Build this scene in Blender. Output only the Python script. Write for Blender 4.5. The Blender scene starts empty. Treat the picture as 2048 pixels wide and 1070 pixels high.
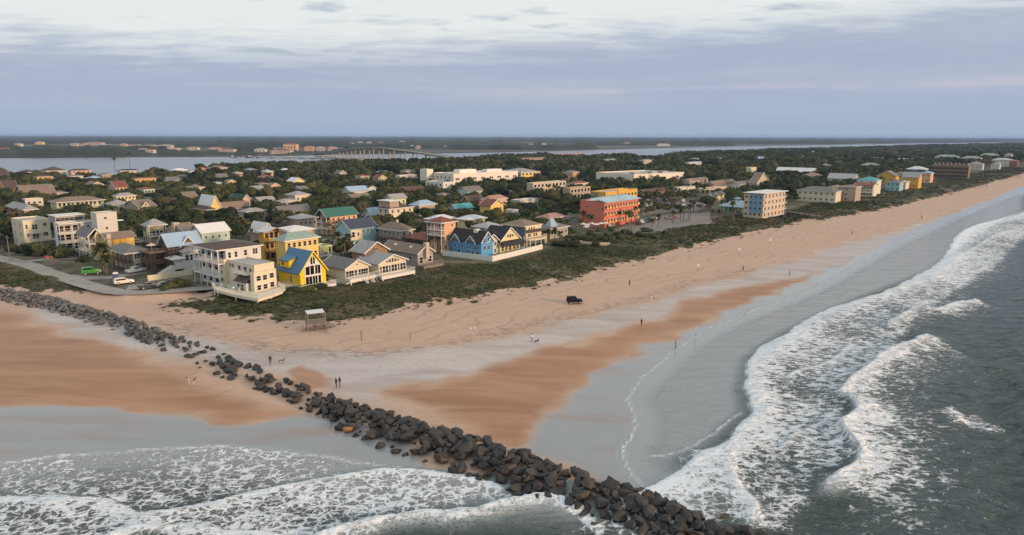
import bpy, bmesh, math, random
import numpy as np
from mathutils import Matrix, Vector
random.seed(7); RNG = np.random.default_rng(7)
SC = bpy.context.scene
COL = SC.collection
R = math.radians
# ------------------------------------------------------------------ camera, world, sun, exposure
F = 1365.0; CAMH = 42.0
PITCH = math.atan((535 - 271.5) / F); ROLL = R(0.14)
cam = bpy.data.cameras.new('camera'); camo = bpy.data.objects.new('camera', cam); COL.objects.link(camo)
cam.sensor_width = 36.0; cam.lens = F / 2048 * 36.0; cam.clip_start = 0.5; cam.clip_end = 90000
CM = Matrix.Rotation(math.pi / 2 - PITCH, 3, 'X') @ Matrix.Rotation(ROLL, 3, 'Z')
camo.matrix_world = Matrix.Translation((0, 0, CAMH)) @ CM.to_4x4()
SC.camera = camo
CMT = CM.transposed()

SUN_AZ = Vector((0.88, -0.47, 0)).normalized()      # direction towards the sun, over the ocean
SUN_EL = R(11)
sd = Vector((SUN_AZ.x * math.cos(SUN_EL), SUN_AZ.y * math.cos(SUN_EL), math.sin(SUN_EL)))
sun = bpy.data.lights.new('sun', 'SUN'); suno = bpy.data.objects.new('sun', sun); COL.objects.link(suno)
sun.energy = 3.7; sun.angle = R(9); sun.color = (1.0, 0.66, 0.40)
suno.rotation_euler = sd.to_track_quat('Z', 'Y').to_euler()

SC.view_settings.view_transform = 'Standard'; SC.view_settings.look = 'None'
SC.view_settings.exposure = 0.0; SC.view_settings.gamma = 1.0
SC.render.engine = 'CYCLES'
SC.cycles.max_bounces = 5; SC.cycles.diffuse_bounces = 2; SC.cycles.glossy_bounces = 2
SC.cycles.transmission_bounces = 2; SC.cycles.volume_bounces = 0; SC.cycles.transparent_max_bounces = 4
SC.cycles.use_denoising = True
SC.cycles.caustics_reflective = False; SC.cycles.caustics_refractive = False

world = bpy.data.worlds.new('World'); SC.world = world; world.use_nodes = True
WN = world.node_tree.nodes; WL = world.node_tree.links; WN.clear()

class NT:
    """small helper to write node graphs"""
    def __init__(s, tree): s.t = tree; s.n = tree.nodes; s.l = tree.links
    def node(s, typ, **kw):
        n = s.n.new(typ)
        for k, v in kw.items(): setattr(n, k, v)
        return n
    def put(s, sock, v):
        if hasattr(v, 'is_output') or isinstance(v, bpy.types.NodeSocket): s.l.new(v, sock)
        elif v is not None: sock.default_value = v
    def math(s, op, a, b=None, c=None, clamp=False):
        n = s.node('ShaderNodeMath', operation=op); n.use_clamp = clamp
        s.put(n.inputs[0], a)
        if b is not None: s.put(n.inputs[1], b)
        if c is not None: s.put(n.inputs[2], c)
        return n.outputs[0]
    def vmath(s, op, a, b=None):
        n = s.node('ShaderNodeVectorMath', operation=op)
        s.put(n.inputs[0], a)
        if b is not None:
            if op == 'SCALE': s.put(n.inputs['Scale'], b)
            else: s.put(n.inputs[1], b)
        return n.outputs[0]
    def mix(s, f, a, b, blend='MIX'):
        n = s.node('ShaderNodeMix', data_type='RGBA', blend_type=blend)
        s.put(n.inputs[0], f)
        for i, v in ((6, a), (7, b)):
            if isinstance(v, (tuple, list)) and len(v) == 3: v = (*v, 1)
            s.put(n.inputs[i], v)
        return n.outputs[2]
    def ss(s, v, a, b, o0=0.0, o1=1.0):
        n = s.node('ShaderNodeMapRange', interpolation_type='SMOOTHSTEP')
        s.put(n.inputs[0], v); s.put(n.inputs[1], a); s.put(n.inputs[2], b); n.inputs[3].default_value = o0; n.inputs[4].default_value = o1
        return n.outputs[0]
    def noise(s, vec, scale, detail=3, rough=0.55, dist=0.0):
        n = s.node('ShaderNodeTexNoise'); s.put(n.inputs['Vector'], vec)
        s.put(n.inputs['Scale'], scale); n.inputs['Detail'].default_value = detail; n.inputs['Roughness'].default_value = rough; n.inputs['Distortion'].default_value = dist
        return n.outputs[0]
    def mapping(s, vec, scale=(1, 1, 1), rot=(0, 0, 0), loc=(0, 0, 0)):
        n = s.node('ShaderNodeMapping'); s.put(n.inputs[0], vec)
        n.inputs[1].default_value = loc; n.inputs[2].default_value = rot; n.inputs[3].default_value = scale
        return n.outputs[0]
    def attr(s, name):
        n = s.node('ShaderNodeAttribute'); n.attribute_name = name; return n
    def sep(s, v):
        n = s.node('ShaderNodeSeparateXYZ'); s.put(n.inputs[0], v); return n.outputs
    def bump(s, h, strength=0.5, dist=0.1):
        n = s.node('ShaderNodeBump'); s.put(n.inputs['Height'], h); s.put(n.inputs['Strength'], strength); s.put(n.inputs['Distance'], dist)
        return n.outputs[0]

def build_world():
    g = NT(world.node_tree)
    sky = g.node('ShaderNodeTexSky', sky_type='NISHITA'); sky.sun_disc = False
    sky.sun_elevation = SUN_EL; sky.sun_rotation = math.atan2(SUN_AZ.x, SUN_AZ.y)
    sky.altitude = 40; sky.air_density = 1.0; sky.dust_density = 1.5
    d = g.node('ShaderNodeTexCoord').outputs['Generated']
    x, y, z = g.sep(d)
    zz = g.math('ADD', g.math('MAXIMUM', z, 0.0), 0.09)
    cx = g.math('DIVIDE', x, zz); cy = g.math('DIVIDE', y, zz)
    cmb = g.node('ShaderNodeCombineXYZ'); g.put(cmb.inputs[0], cx); g.put(cmb.inputs[1], cy)
    q = cmb.outputs[0]
    n1 = g.noise(g.mapping(q, (0.55, 0.75, 1), (0, 0, 0.25)), 1.0, 5, 0.6, 0.4)
    n2 = g.noise(g.mapping(q, (1.6, 3.4, 1), (0, 0, -0.2), (3, 1, 0)), 1.0, 4, 0.6, 0.2)
    n3 = g.noise(g.mapping(d, (3.2, 3.2, 26)), 1.0, 4, 0.55, 0.3)
    # high layer: cream cloud sheet with grey-blue rifts
    hi = g.math('ADD', g.math('MULTIPLY', n1, 0.6), g.math('MULTIPLY', n2, 0.4))
    clear = g.ss(hi, 0.535, 0.66)
    high = g.mix(clear, (7.6, 8.0, 7.9), (4.9, 5.5, 6.8))
    skyc = g.mix(0.35, high, sky.outputs[0]); 
    high = g.mix(clear, high, skyc)
    # low bank of lavender stratus with an uneven upper edge
    edge = g.math('ADD', z, g.math('MULTIPLY', g.math('SUBTRACT', n2, 0.5), 0.085))
    edge = g.math('ADD', edge, g.math('MULTIPLY', g.math('SUBTRACT', n1, 0.5), 0.10))
    edge = g.math('SUBTRACT', edge, g.math('MULTIPLY', x, 0.045))
    bankm = g.ss(edge, 0.098, 0.160)
    low = g.mix(g.ss(z, 0.0, 0.06), (3.45, 4.35, 5.6), (3.85, 4.42, 5.75))
    low = g.mix(g.math('MULTIPLY', g.ss(n3, 0.42, 0.66), g.ss(z, 0.01, 0.07)), low, (4.3, 4.75, 5.9))
    pink = g.math('MULTIPLY', g.ss(g.math('ADD', z, g.math('MULTIPLY', g.math('SUBTRACT', n3, 0.5), 0.03)), 0.058, 0.066), g.ss(g.math('ADD', z, g.math('MULTIPLY', n2, 0.018)), 0.083, 0.068))
    pink = g.math('MULTIPLY', pink, g.ss(n1, 0.38, 0.6))
    low = g.mix(g.math('MULTIPLY', pink, 0.7), low, (5.5, 5.3, 6.1))
    colr = g.mix(bankm, low, high)
    bg = g.node('ShaderNodeBackground'); g.put(bg.inputs[0], colr); bg.inputs[1].default_value = 0.105
    out = g.node('ShaderNodeOutputWorld'); g.l.new(bg.outputs[0], out.inputs[0])
build_world()

# ------------------------------------------------------------------ pixel <-> place
def ray(px, py):
    return CM @ Vector(((px - 1024) / F, -(py - 535) / F, -1.0))
def at(px, py, z=0.0):
    d = ray(px, py); t = (z - CAMH) / d.z
    return Vector((d.x * t, d.y * t, z))
def proj(p):
    c = CMT @ (Vector(p) - Vector((0, 0, CAMH)))
    return 1024 + F * c.x / -c.z, 535 - F * c.y / -c.z, -c.z
def W(pts, z=0.0): return [tuple(at(a, b, z)[:2]) for a, b in pts]

# ------------------------------------------------------------------ objects and materials
def link(o, parent=None):
    COL.objects.link(o)
    if parent is not None: o.parent = parent
    return o
def tag(o, label=None, cat=None, group=None, kind=None):
    if label: o['label'] = label
    if cat: o['category'] = cat
    if group: o['group'] = group
    if kind: o['kind'] = kind
    return o
def empty(name, loc=(0, 0, 0), rz=0.0):
    o = bpy.data.objects.new(name, None); o.empty_display_size = 0.5
    o.location = loc; o.rotation_euler = (0, 0, rz); return link(o)
def mesh_np(name, v, f, mats=(), smooth=False, attrs=None):
    """v (n,3), f (m,k) all faces with k corners"""
    v = np.asarray(v, dtype=np.float32); f = np.asarray(f, dtype=np.int32); k = f.shape[1]
    m = bpy.data.meshes.new(name)
    m.vertices.add(len(v)); m.vertices.foreach_set('co', v.ravel())
    m.loops.add(f.size); m.loops.foreach_set('vertex_index', f.ravel())
    m.polygons.add(len(f)); m.polygons.foreach_set('loop_start', np.arange(0, f.size, k, dtype=np.int32))
    m.polygons.foreach_set('loop_total', np.full(len(f), k, dtype=np.int32))
    if smooth: m.polygons.foreach_set('use_smooth', np.ones(len(f), dtype=bool))
    for nm, a in (attrs or {}).items():
        a = np.asarray(a, dtype=np.float32)
        if a.ndim == 1:
            at_ = m.attributes.new(nm, 'FLOAT', 'POINT'); at_.data.foreach_set('value', a)
        else:
            at_ = m.attributes.new(nm, 'FLOAT_COLOR', 'POINT')
            c = np.ones((len(v), 4), np.float32); c[:, :a.shape[1]] = a; at_.data.foreach_set('color', c.ravel())
    for mm in mats: m.materials.append(mm)
    m.update(calc_edges=True); m.validate()
    return m
class MB:
    """collects boxes and polygons into one mesh"""
    def __init__(s): s.v = []; s.f = []; s.mi = []
    def add(s, v, f, mi=0):
        b = len(s.v); s.v += [tuple(p) for p in v]
        for q in f: s.f.append([b + i for i in q]); s.mi.append(mi)
    def box(s, x0, x1, y0, y1, z0, z1, mi=0):
        s.add([(x0, y0, z0), (x1, y0, z0), (x1, y1, z0), (x0, y1, z0), (x0, y0, z1), (x1, y0, z1), (x1, y1, z1), (x0, y1, z1)],
              [(3, 2, 1, 0), (4, 5, 6, 7), (0, 1, 5, 4), (1, 2, 6, 5), (2, 3, 7, 6), (3, 0, 4, 7)], mi)
    def bar(s, a, b, w, h=None, mi=0):
        a = Vector(a); b = Vector(b); h = h or w; d = (b - a)
        if d.length < 1e-6: return
        d.normalize(); up = Vector((0, 0, 1)) if abs(d.z) < 0.95 else Vector((1, 0, 0))
        sx = d.cross(up).normalized() * w / 2; sz = sx.cross(d).normalized() * h / 2
        vs = [p + i * sx + j * sz for p in (a, b) for i, j in ((-1, -1), (1, -1), (1, 1), (-1, 1))]
        s.add(vs, [(0, 1, 2, 3), (7, 6, 5, 4), (0, 4, 5, 1), (1, 5, 6, 2), (2, 6, 7, 3), (3, 7, 4, 0)], mi)
    def tube(s, a, b, r0, r1, n=8, mi=0):
        a = Vector(a); b = Vector(b); d = (b - a).normalized(); up = Vector((0, 0, 1)) if abs(d.z) < 0.95 else Vector((1, 0, 0))
        sx = d.cross(up).normalized(); sy = sx.cross(d)
        vs = []
        for p, r in ((a, r0), (b, r1)):
            for i in range(n):
                t = 2 * math.pi * i / n; vs.append(p + sx * math.cos(t) * r + sy * math.sin(t) * r)
        fs = [(i, (i + 1) % n, n + (i + 1) % n, n + i) for i in range(n)] + [tuple(range(n - 1, -1, -1)), tuple(range(n, 2 * n))]
        s.add(vs, fs, mi)
    def prism(s, poly, z0, z1, mi=0):
        n = len(poly)
        vs = [(x, y, z0) for x, y in poly] + [(x, y, z1) for x, y in poly]
        s.add(vs, [tuple(range(n - 1, -1, -1)), tuple(range(n, 2 * n))] + [(i, (i + 1) % n, n + (i + 1) % n, n + i) for i in range(n)], mi)
    def mesh(s, name, mats):
        m = bpy.data.meshes.new(name); m.from_pydata(s.v, [], s.f)
        if not isinstance(mats, (list, tuple)): mats = [mats]
        for mm in mats: m.materials.append(mm)
        if len(mats) > 1: m.polygons.foreach_set('material_index', s.mi)
        m.update(); return m
    def build(s, name, mats, parent=None):
        return link(bpy.data.objects.new(name, s.mesh(name, mats)), parent)

def new_mat(name):
    m = bpy.data.materials.new(name); m.use_nodes = True
    g = NT(m.node_tree); b = g.n['Principled BSDF']
    return m, g, b
def lin(c):
    return tuple((x / 255 / 12.92 if x / 255 <= 0.04045 else ((x / 255 + 0.055) / 1.055) ** 2.4) for x in c)
MATS = {}
def paint(c, kind='siding', rough=0.7):
    """painted wall, roof, metal... c linear rgb"""
    key = (tuple(round(x, 3) for x in c), kind, rough)
    if key in MATS: return MATS[key]
    m, g, b = new_mat(kind)
    co = g.node('ShaderNodeTexCoord').outputs['Object']
    n = g.noise(co, 0.55, 4, 0.65); n2 = g.noise(co, 5.0, 2)
    st = g.noise(g.mapping(co, (1.6, 1.6, .22)), 1.0, 3, .6)
    n = g.math('ADD', g.math('MULTIPLY', n, .6), g.math('MULTIPLY', st, .4))
    v = g.math('ADD', g.math('MULTIPLY', n, 0.34), g.math('MULTIPLY', n2, 0.16))
    f = g.ss(v, 0.12, 0.42, 0.0, 1.0)
    amt = {'siding': 0.72, 'stucco': 0.74, 'shingle': 0.55, 'metal': 0.76, 'wood': 0.55, 'plain': 0.82}.get(kind, 0.8)
    col = g.mix(f, tuple(x * amt for x in c), tuple(min(1, x * 1.06) for x in c))
    g.put(b.inputs['Base Color'], col)
    b.inputs['Roughness'].default_value = rough
    X, Y, Z = g.sep(co)
    if kind == 'siding':
        h = g.math('FRACT', g.math('MULTIPLY', Z, 5.0)); g.put(b.inputs['Normal'], g.bump(h, 0.35, 0.03))
    elif kind == 'shingle':
        br = g.noise(g.mapping(co, (2.2, 2.2, 5)), 2.0, 2); g.put(b.inputs['Normal'], g.bump(br, 0.5, 0.06))
    elif kind == 'metal':
        h = g.math('ABSOLUTE', g.math('SUBTRACT', g.math('FRACT', g.math('MULTIPLY', X, 2.2)), 0.5)); g.put(b.inputs['Normal'], g.bump(g.ss(h, 0.40, 0.48), 0.6, 0.05))
    elif kind == 'stucco':
        g.put(b.inputs['Normal'], g.bump(n2, 0.25, 0.03))
    elif kind == 'wood':
        h = g.noise(g.mapping(co, (6, 6, 0.8)), 3.0, 2); g.put(b.inputs['Normal'], g.bump(h, 0.4, 0.03))
    MATS[key] = m; return m
def simple(name, c, rough=0.6, metallic=0.0, spec=None):
    key = (name, c, rough)
    if key in MATS: return MATS[key]
    m, g, b = new_mat(name)
    co = g.node('ShaderNodeTexCoord').outputs['Object']
    n = g.noise(co, 3.0, 3)
    g.put(b.inputs['Base Color'], g.mix(n, tuple(x * 0.82 for x in c), tuple(min(1, x * 1.12) for x in c)))
    b.inputs['Roughness'].default_value = rough; b.inputs['Metallic'].default_value = metallic
    MATS[key] = m; return m
GLASS = simple('window_glass', (0.010, 0.011, 0.014), 0.12); GLASS.node_tree.nodes['Principled BSDF'].inputs['Specular IOR Level'].default_value = 0.28
WHITE = paint((0.72, 0.71, 0.68), 'plain', 0.6)
WOOD = paint((0.20, 0.125, 0.075), 'wood', 0.8)
GREYWOOD = paint((0.26, 0.22, 0.19), 'wood', 0.85)
DARK = simple('dark_void', (0.02, 0.02, 0.022), 0.9)

# ------------------------------------------------------------------ fields: signed distances and noise
def seg_dist(P, poly, closed=True):
    """distance to a polyline; P (n,2)"""
    A = np.asarray(poly, float); n = len(A); best = np.full(len(P), 1e18)
    for i in range(n if closed else n - 1):
        a = A[i]; b = A[(i + 1) % n]; ab = b - a; L = (ab ** 2).sum()
        if L < 1e-12: continue
        t = np.clip(((P - a) @ ab) / L, 0, 1)
        q = P - a - t[:, None] * ab
        best = np.minimum(best, (q ** 2).sum(1))
    return np.sqrt(best)
def inside(P, poly):
    A = np.asarray(poly, float); n = len(A); r = np.zeros(len(P), bool); x, y = P[:, 0], P[:, 1]
    for i in range(n):
        x0, y0 = A[i]; x1, y1 = A[(i + 1) % n]
        if y0 == y1: continue
        c = ((y0 > y) != (y1 > y)) & (x < (x1 - x0) * (y - y0) / (y1 - y0) + x0)
        r ^= c
    return r
def sdf(P, poly):
    """positive inside"""
    return np.where(inside(P, poly), 1, -1) * seg_dist(P, poly)
def line_side(P, pl):
    """distance to an open line, + on its left-hand side; also the position along it 0..1"""
    A = np.asarray(pl, float); best = np.full(len(P), 1e18); sg = np.ones(len(P)); tt = np.zeros(len(P))
    seglen = np.hypot(*(A[1:] - A[:-1]).T); cum = np.concatenate([[0], np.cumsum(seglen)])
    for i in range(len(A) - 1):
        a = A[i]; b = A[i + 1]; ab = b - a; L = (ab ** 2).sum()
        if L < 1e-12: continue
        t = np.clip(((P - a) @ ab) / L, 0, 1); q = P - a - t[:, None] * ab; d = (q ** 2).sum(1)
        m = d < best - 1e-9
        best = np.where(m, d, best); sg = np.where(m, np.sign(ab[0] * (P[:, 1] - a[1]) - ab[1] * (P[:, 0] - a[0])), sg)
        tt = np.where(m, (cum[i] + t * seglen[i]) / cum[-1], tt)
    return np.sqrt(best) * sg, tt
_perm = RNG.random((256, 256))
def vnoise(x, y):
    xi = np.floor(x).astype(int); yi = np.floor(y).astype(int); fx = x - xi; fy = y - yi
    fx = fx * fx * (3 - 2 * fx); fy = fy * fy * (3 - 2 * fy)
    a = _perm[xi & 255, yi & 255]; b = _perm[(xi + 1) & 255, yi & 255]; c = _perm[xi & 255, (yi + 1) & 255]; d = _perm[(xi + 1) & 255, (yi + 1) & 255]
    return (a * (1 - fx) + b * fx) * (1 - fy) + (c * (1 - fx) + d * fx) * fy
def fbm(x, y, s, o=4):
    r = 0; a = 0.5; t = 0
    for i in range(o):
        r = r + a * vnoise(x / s + 17.3 * i, y / s + 9.1 * i); t += a; a *= 0.5; s *= 0.5
    return r / t
def sstep(x, a, b):
    t = np.clip((x - a) / (b - a), 0, 1); return t * t * (3 - 2 * t)
def smooth_line(pts, n=6):
    """Catmull-Rom through world points"""
    P = [np.array(p, float) for p in pts]; P = [2 * P[0] - P[1]] + P + [2 * P[-1] - P[-2]]; out = []
    for i in range(1, len(P) - 2):
        for k in range(n):
            t = k / n; p0, p1, p2, p3 = P[i - 1:i + 3]
            out.append(0.5 * (2 * p1 + (p2 - p0) * t + (2 * p0 - 5 * p1 + 4 * p2 - p3) * t * t + (3 * p1 - p0 - 3 * p2 + p3) * t ** 3))
    out.append(P[-2]); return [tuple(p) for p in out]
# ------------------------------------------------------------------ the lie of the land (photo outlines turned into ground positions)
def lerp_line(pts): return smooth_line(pts, 3)
W1 = [(1290, 975), (1250, 935), (1240, 905), (1262, 870), (1268, 830), (1250, 800), (1270, 770), (1310, 735), (1350, 700), (1405, 665), (1480, 632), (1560, 602), (1640, 568), (1700, 535), (1770, 498), (1850, 462), (1950, 420), (2048, 385), (2200, 350), (2500, 318), (3200, 296)]
L1 = [(-1400, 985), (-700, 960), (-300, 944), (0, 926), (120, 912), (200, 906), (330, 897), (450, 893), (560, 899), (700, 922), (800, 938), (930, 950)]
W1w = lerp_line(W(W1, 0)); L1w = lerp_line(W(L1, 0))
WATER = L1w + W1w + [(6000, 4000), (6000, -400), (-900, -400)]
VEG_EDGE = [(-1200, 560), (-500, 566), (-200, 570), (0, 573), (70, 584), (150, 588), (225, 593), (262, 588), (330, 586), (420, 590), (380, 600), (310, 611), (390, 620), (480, 632), (560, 640), (610, 641), (660, 641), (705, 637), (760, 625), (830, 613), (900, 602), (960, 590), (1030, 576), (1100, 560), (1150, 553), (1200, 536), (1260, 522), (1330, 504), (1405, 488), (1440, 478), (1500, 465), (1560, 453), (1620, 437), (1640, 438), (1700, 429), (1800, 410), (1900, 386), (1960, 370), (2048, 347), (2250, 318), (2700, 292)]
VEGw = W(VEG_EDGE, 2.0)
WEST = [(-1300, 352), (-400, 350), (0, 345), (150, 350), (250, 346), (350, 341), (450, 333), (520, 329), (600, 327), (700, 329), (800, 326), (900, 323), (960, 319), (1020, 316), (1080, 313), (1150, 315), (1220, 314), (1260, 312), (1290, 309), (1340, 303), (1400, 300), (1500, 298), (1560, 295.5), (1700, 292.5), (1800, 289.5), (1900, 287), (2048, 284.5), (2400, 282)]
WESTw = [tuple(at(a, b, 8.0 if a < 1280 else 15.0)[:2]) for a, b in WEST]      # the photo shows the tree tops along this bank
ISLAND = WESTw + [(6500, 5200)] + [p for p in reversed(VEGw)] + [(-700, 200)]   # everything behind the beach
LAND = WESTw + [(6500, 5200), (6500, -400), (-900, -400), (-900, 700)]
INLAND = [(-1200, 500), (0, 505), (25, 525), (130, 560), (255, 590), (330, 585), (424, 572), (516, 600), (575, 580), (660, 571), (752, 556), (825, 543), (885, 527), (985, 526), (1090, 500), (1135, 478), (1240, 466), (1330, 456), (1415, 440), (1480, 426), (1575, 421), (1620, 407), (1700, 394), (1765, 378), (1850, 361), (1945, 346), (2048, 327), (2250, 305), (2700, 287)]
DUNE = VEGw + list(reversed(W(INLAND, 3.0)))
DAMP_R = W([(752, 787), (850, 775), (960, 745), (1040, 715), (1090, 692), (1150, 694), (1190, 680), (1240, 658), (1330, 625), (1420, 590), (1500, 570), (1600, 550), (1650, 540), (1600, 565), (1500, 605), (1400, 650), (1300, 690), (1220, 735), (1160, 785), (1100, 830), (1050, 892), (1000, 888), (930, 852), (860, 833), (800, 812)], .5)
DAMP_L = W([(-1200, 615), (0, 622), (60, 640), (130, 680), (230, 700), (300, 720), (380, 745), (440, 770), (540, 800), (600, 825), (450, 850), (330, 840), (200, 830), (0, 818), (-1200, 800)], .8)
DAMP_J = W([(570, 745), (600, 735), (650, 750), (660, 775), (620, 780), (585, 765)], .9)
FILM_R = W([(1050, 892), (1100, 832), (1160, 787), (1220, 737), (1300, 692), (1400, 652), (1500, 607), (1600, 566), (1650, 545), (1720, 510), (1800, 470), (1900, 430), (2048, 372), (2200, 342), (2600, 310), (2600, 420), (1500, 1000), (1280, 1000)], .3)
FILM_L = W([(-1400, 790), (0, 818), (200, 831), (330, 842), (450, 852), (590, 836), (700, 850), (800, 885), (940, 960), (700, 1000), (-1400, 1000)], .3)
PALE = W([(60, 600), (130, 608), (230, 640), (330, 662), (420, 680), (500, 697), (620, 700), (760, 713), (900, 700), (1050, 668), (1110, 642), (1300, 602), (1400, 572), (1500, 541), (1600, 515), (1700, 480), (1800, 455), (1900, 425), (2048, 372), (1900, 428), (1720, 512), (1640, 548), (1600, 552), (1420, 590), (1240, 660), (1090, 692), (1040, 715), (960, 745), (850, 775), (752, 787), (800, 830), (700, 805), (600, 762), (500, 738), (400, 745), (300, 712), (180, 690), (60, 640)], .9)
WRACK = W([(330, 655), (480, 690), (560, 702), (640, 712), (720, 716), (800, 711), (900, 694), (1000, 670), (1100, 640), (1200, 617), (1300, 592), (1400, 562), (1500, 536)], 1.0)
SANDPATH = [W([(215, 596), (330, 588), (440, 592), (430, 602), (330, 606), (260, 600)], 2.2), W([(1160, 485), (1220, 487), (1222, 491), (1165, 489)], 3), W([(1290, 452), (1420, 440), (1425, 446), (1300, 462)], 3)]

def land_height(P):
    dw = -sdf(P, WATER)                                   # + landward of the waterline
    dv = sdf(P, ISLAND)
    z = np.where(dw > 0, np.minimum(0.036 * dw, 1.1 + 0.012 * dw), 0.07 * dw)
    z = np.clip(z, -2.0, 1.9)
    rise = sstep(dv, -2.0, 11.0)
    bumps = (fbm(P[:, 0], P[:, 1], 14, 3) - 0.5) * 2.2 * sstep(dv, 0, 8) * (1 - sstep(dv, 16, 26))
    z = z + (3.0 - z) * rise + np.clip(bumps, -0.5, 1.2)
    inl = sdf(P, W(INLAND, 3.0) + [(6500, 5200)] + list(reversed(WESTw)) + [(-700, 260)])
    k = sstep(inl, -5, 1.0); z = z * (1 - k) + 3.0 * k
    sw = seg_dist(P, WESTw, False); out = ~inside(P, LAND)
    z = np.where(out, -2.0, np.minimum(z, 0.2 + 0.10 * sw))
    return z, dw, dv
def fan(y0, y1, ny, s0, s1, ns):
    ys = y0 * (y1 / y0) ** (np.arange(ny) / (ny - 1)); ss = np.linspace(s0, s1, ns)
    S, Y = np.meshgrid(ss, ys); X = S * (Y + 6.0)
    P = np.stack([X.ravel(), Y.ravel()], 1)
    i = np.arange(ny - 1)[:, None] * ns + np.arange(ns - 1)[None, :]; i = i.ravel()
    Fq = np.stack([i, i + 1, i + ns + 1, i + ns], 1)
    return P, Fq
def make_ground():
    m, g, b = new_mat('sand_and_soil')
    P = g.node('ShaderNodeNewGeometry').outputs['Position']
    A = g.attr('zoneA'); B = g.attr('zoneB')
    damp, film, veg = g.node('ShaderNodeSeparateColor'), None, None
    g.l.new(A.outputs['Color'], damp.inputs[0]); sa = damp.outputs
    sbn = g.node('ShaderNodeSeparateColor'); g.l.new(B.outputs['Color'], sbn.inputs[0]); sb = sbn.outputs
    streak = g.noise(g.mapping(P, (0.035, 0.16, 1), (0, 0, R(-47))), 1.0, 4, 0.6, 0.5)       # along the shore
    streakL = g.noise(g.mapping(P, (0.03, 0.2, 1), (0, 0, R(4))), 1.0, 4, 0.6, 0.5)
    fine = g.noise(P, 0.9, 5, 0.65); fine2 = g.noise(P, 0.22, 4, 0.6); mid = g.noise(P, 3.5, 2, 0.5)
    dry = g.mix(fine2, (0.42, 0.285, 0.21), (0.53, 0.385, 0.295))
    dry = g.mix(g.math('MULTIPLY', g.ss(fine, 0.44, 0.68), .6), dry, (0.42, 0.285, 0.212))
    # foot and tyre marks: darker dimples on the dry sand
    trk = g.noise(g.mapping(P, (0.10, 0.9, 1), (0, 0, R(-47))), 1.0, 3, 0.7, 1.2)
    dry = g.mix(g.math('MULTIPLY', g.ss(trk, 0.55, 0.68), 0.25), dry, (0.33, 0.21, 0.15))
    ax, ay, az = g.sep(g.mapping(P, (1, 1, 1), (0, 0, R(-47))))
    band = g.math('SINE', g.math('ADD', g.math('MULTIPLY', ay, 1.5), g.math('MULTIPLY', g.noise(g.mapping(P, (0.02, 0.05, 1), (0, 0, R(-47))), 1.0, 3, .6), 26.0)))
    tyre = g.math('MULTIPLY', g.ss(band, .88, .98), g.ss(g.noise(P, .045, 2), .46, .56))
    dry = g.mix(g.math('MULTIPLY', tyre, .42), dry, (0.25, 0.165, 0.125))
    pale = g.mix(g.ss(streak, .3, .7), (0.355, 0.31, 0.295), (0.49, 0.45, 0.435)); pale = g.mix(g.math('MULTIPLY', g.ss(fine, .45, .7), .5), pale, (0.36, 0.31, 0.295))
    def soft(v, n, amt, lo=0.35, hi=0.65): return g.ss(g.math('ADD', v, g.math('MULTIPLY', g.math('SUBTRACT', n, 0.5), amt)), lo, hi)
    pm = soft(sb[2], streak, 1.1, 0.1, 0.9)
    col = g.mix(pm, dry, pale)
    dm = soft(sa[0], streak, 1.3, 0.12, 0.88)
    dampc = g.mix(g.ss(streakL, .3, .7), (0.24, 0.105, 0.05), (0.375, 0.195, 0.105))
    dampc = g.mix(g.math('MULTIPLY', fine, 0.35), dampc, (0.44, 0.26, 0.16))
    col = g.mix(dm, col, dampc)
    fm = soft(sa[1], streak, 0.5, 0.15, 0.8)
    filmc = g.mix(g.ss(streak, 0.46, 0.78), (0.25, 0.27, 0.295), (0.255, 0.21, 0.195))  # wet sand tone with the sky's pale blue sheen mixed into the colour
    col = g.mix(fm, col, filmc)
    # dark line of weed and shell left by the tide
    wr = g.math('MULTIPLY', sb[0], g.ss(g.noise(g.mapping(P, (0.5, 1.6, 1), (0, 0, R(-30))), 1.0, 5, 0.75), 0.47, 0.62))
    col = g.mix(g.math('MULTIPLY', wr, 0.85), col, (0.15, 0.115, 0.10))
    vm = g.ss(g.math('ADD', sa[2], g.math('MULTIPLY', g.math('SUBTRACT', fine, 0.5), 1.1)), 0.35, 0.6)
    soil = g.mix(g.ss(fine2, 0.35, 0.65), (0.032, 0.038, 0.014), (0.085, 0.072, 0.038))
    soil = g.mix(g.ss(fine, 0.58, 0.70), soil, (0.24, 0.18, 0.12))
    col = g.mix(vm, col, soil)
    tm = g.ss(sb[1], 0.3, 0.7)
    town = g.mix(g.ss(fine2, 0.42, 0.6), (0.055, 0.062, 0.026), (0.15, 0.125, 0.09))
    col = g.mix(tm, col, town)
    g.put(b.inputs['Base Color'], col)
    wet = g.math('MULTIPLY', fm, g.math('SUBTRACT', 1.0, vm))
    ro = g.math('SUBTRACT', 0.85, g.math('MULTIPLY', dm, 0.33))
    ro = g.math('SUBTRACT', ro, g.math('MULTIPLY', pm, 0.18))
    ro = g.math('MAXIMUM', g.math('SUBTRACT', ro, g.math('MULTIPLY', wet, 0.75)), 0.13)
    g.put(b.inputs['Roughness'], ro); b.inputs['IOR'].default_value = 1.36
    rip = g.noise(g.mapping(P, (0.35, 2.2, 1), (0, 0, R(-60))), 1.0, 3, 0.5, 0.6)
    hgt = g.math('ADD', g.math('MULTIPLY', fine, 0.6), g.math('MULTIPLY', mid, 0.25))
    hgt = g.math('ADD', hgt, g.math('MULTIPLY', g.math('SUBTRACT', 0.0, g.ss(trk, 0.56, 0.64)), 0.3))
    st = g.math('ADD', 0.07, g.math('MULTIPLY', g.math('SUBTRACT', 1.0, g.math('MAXIMUM', g.math('MAXIMUM', wet, dm), pm)), 0.28))
    hgt = g.math('ADD', hgt, g.math('MULTIPLY', g.math('MULTIPLY', rip, wet), 0.8))
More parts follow.
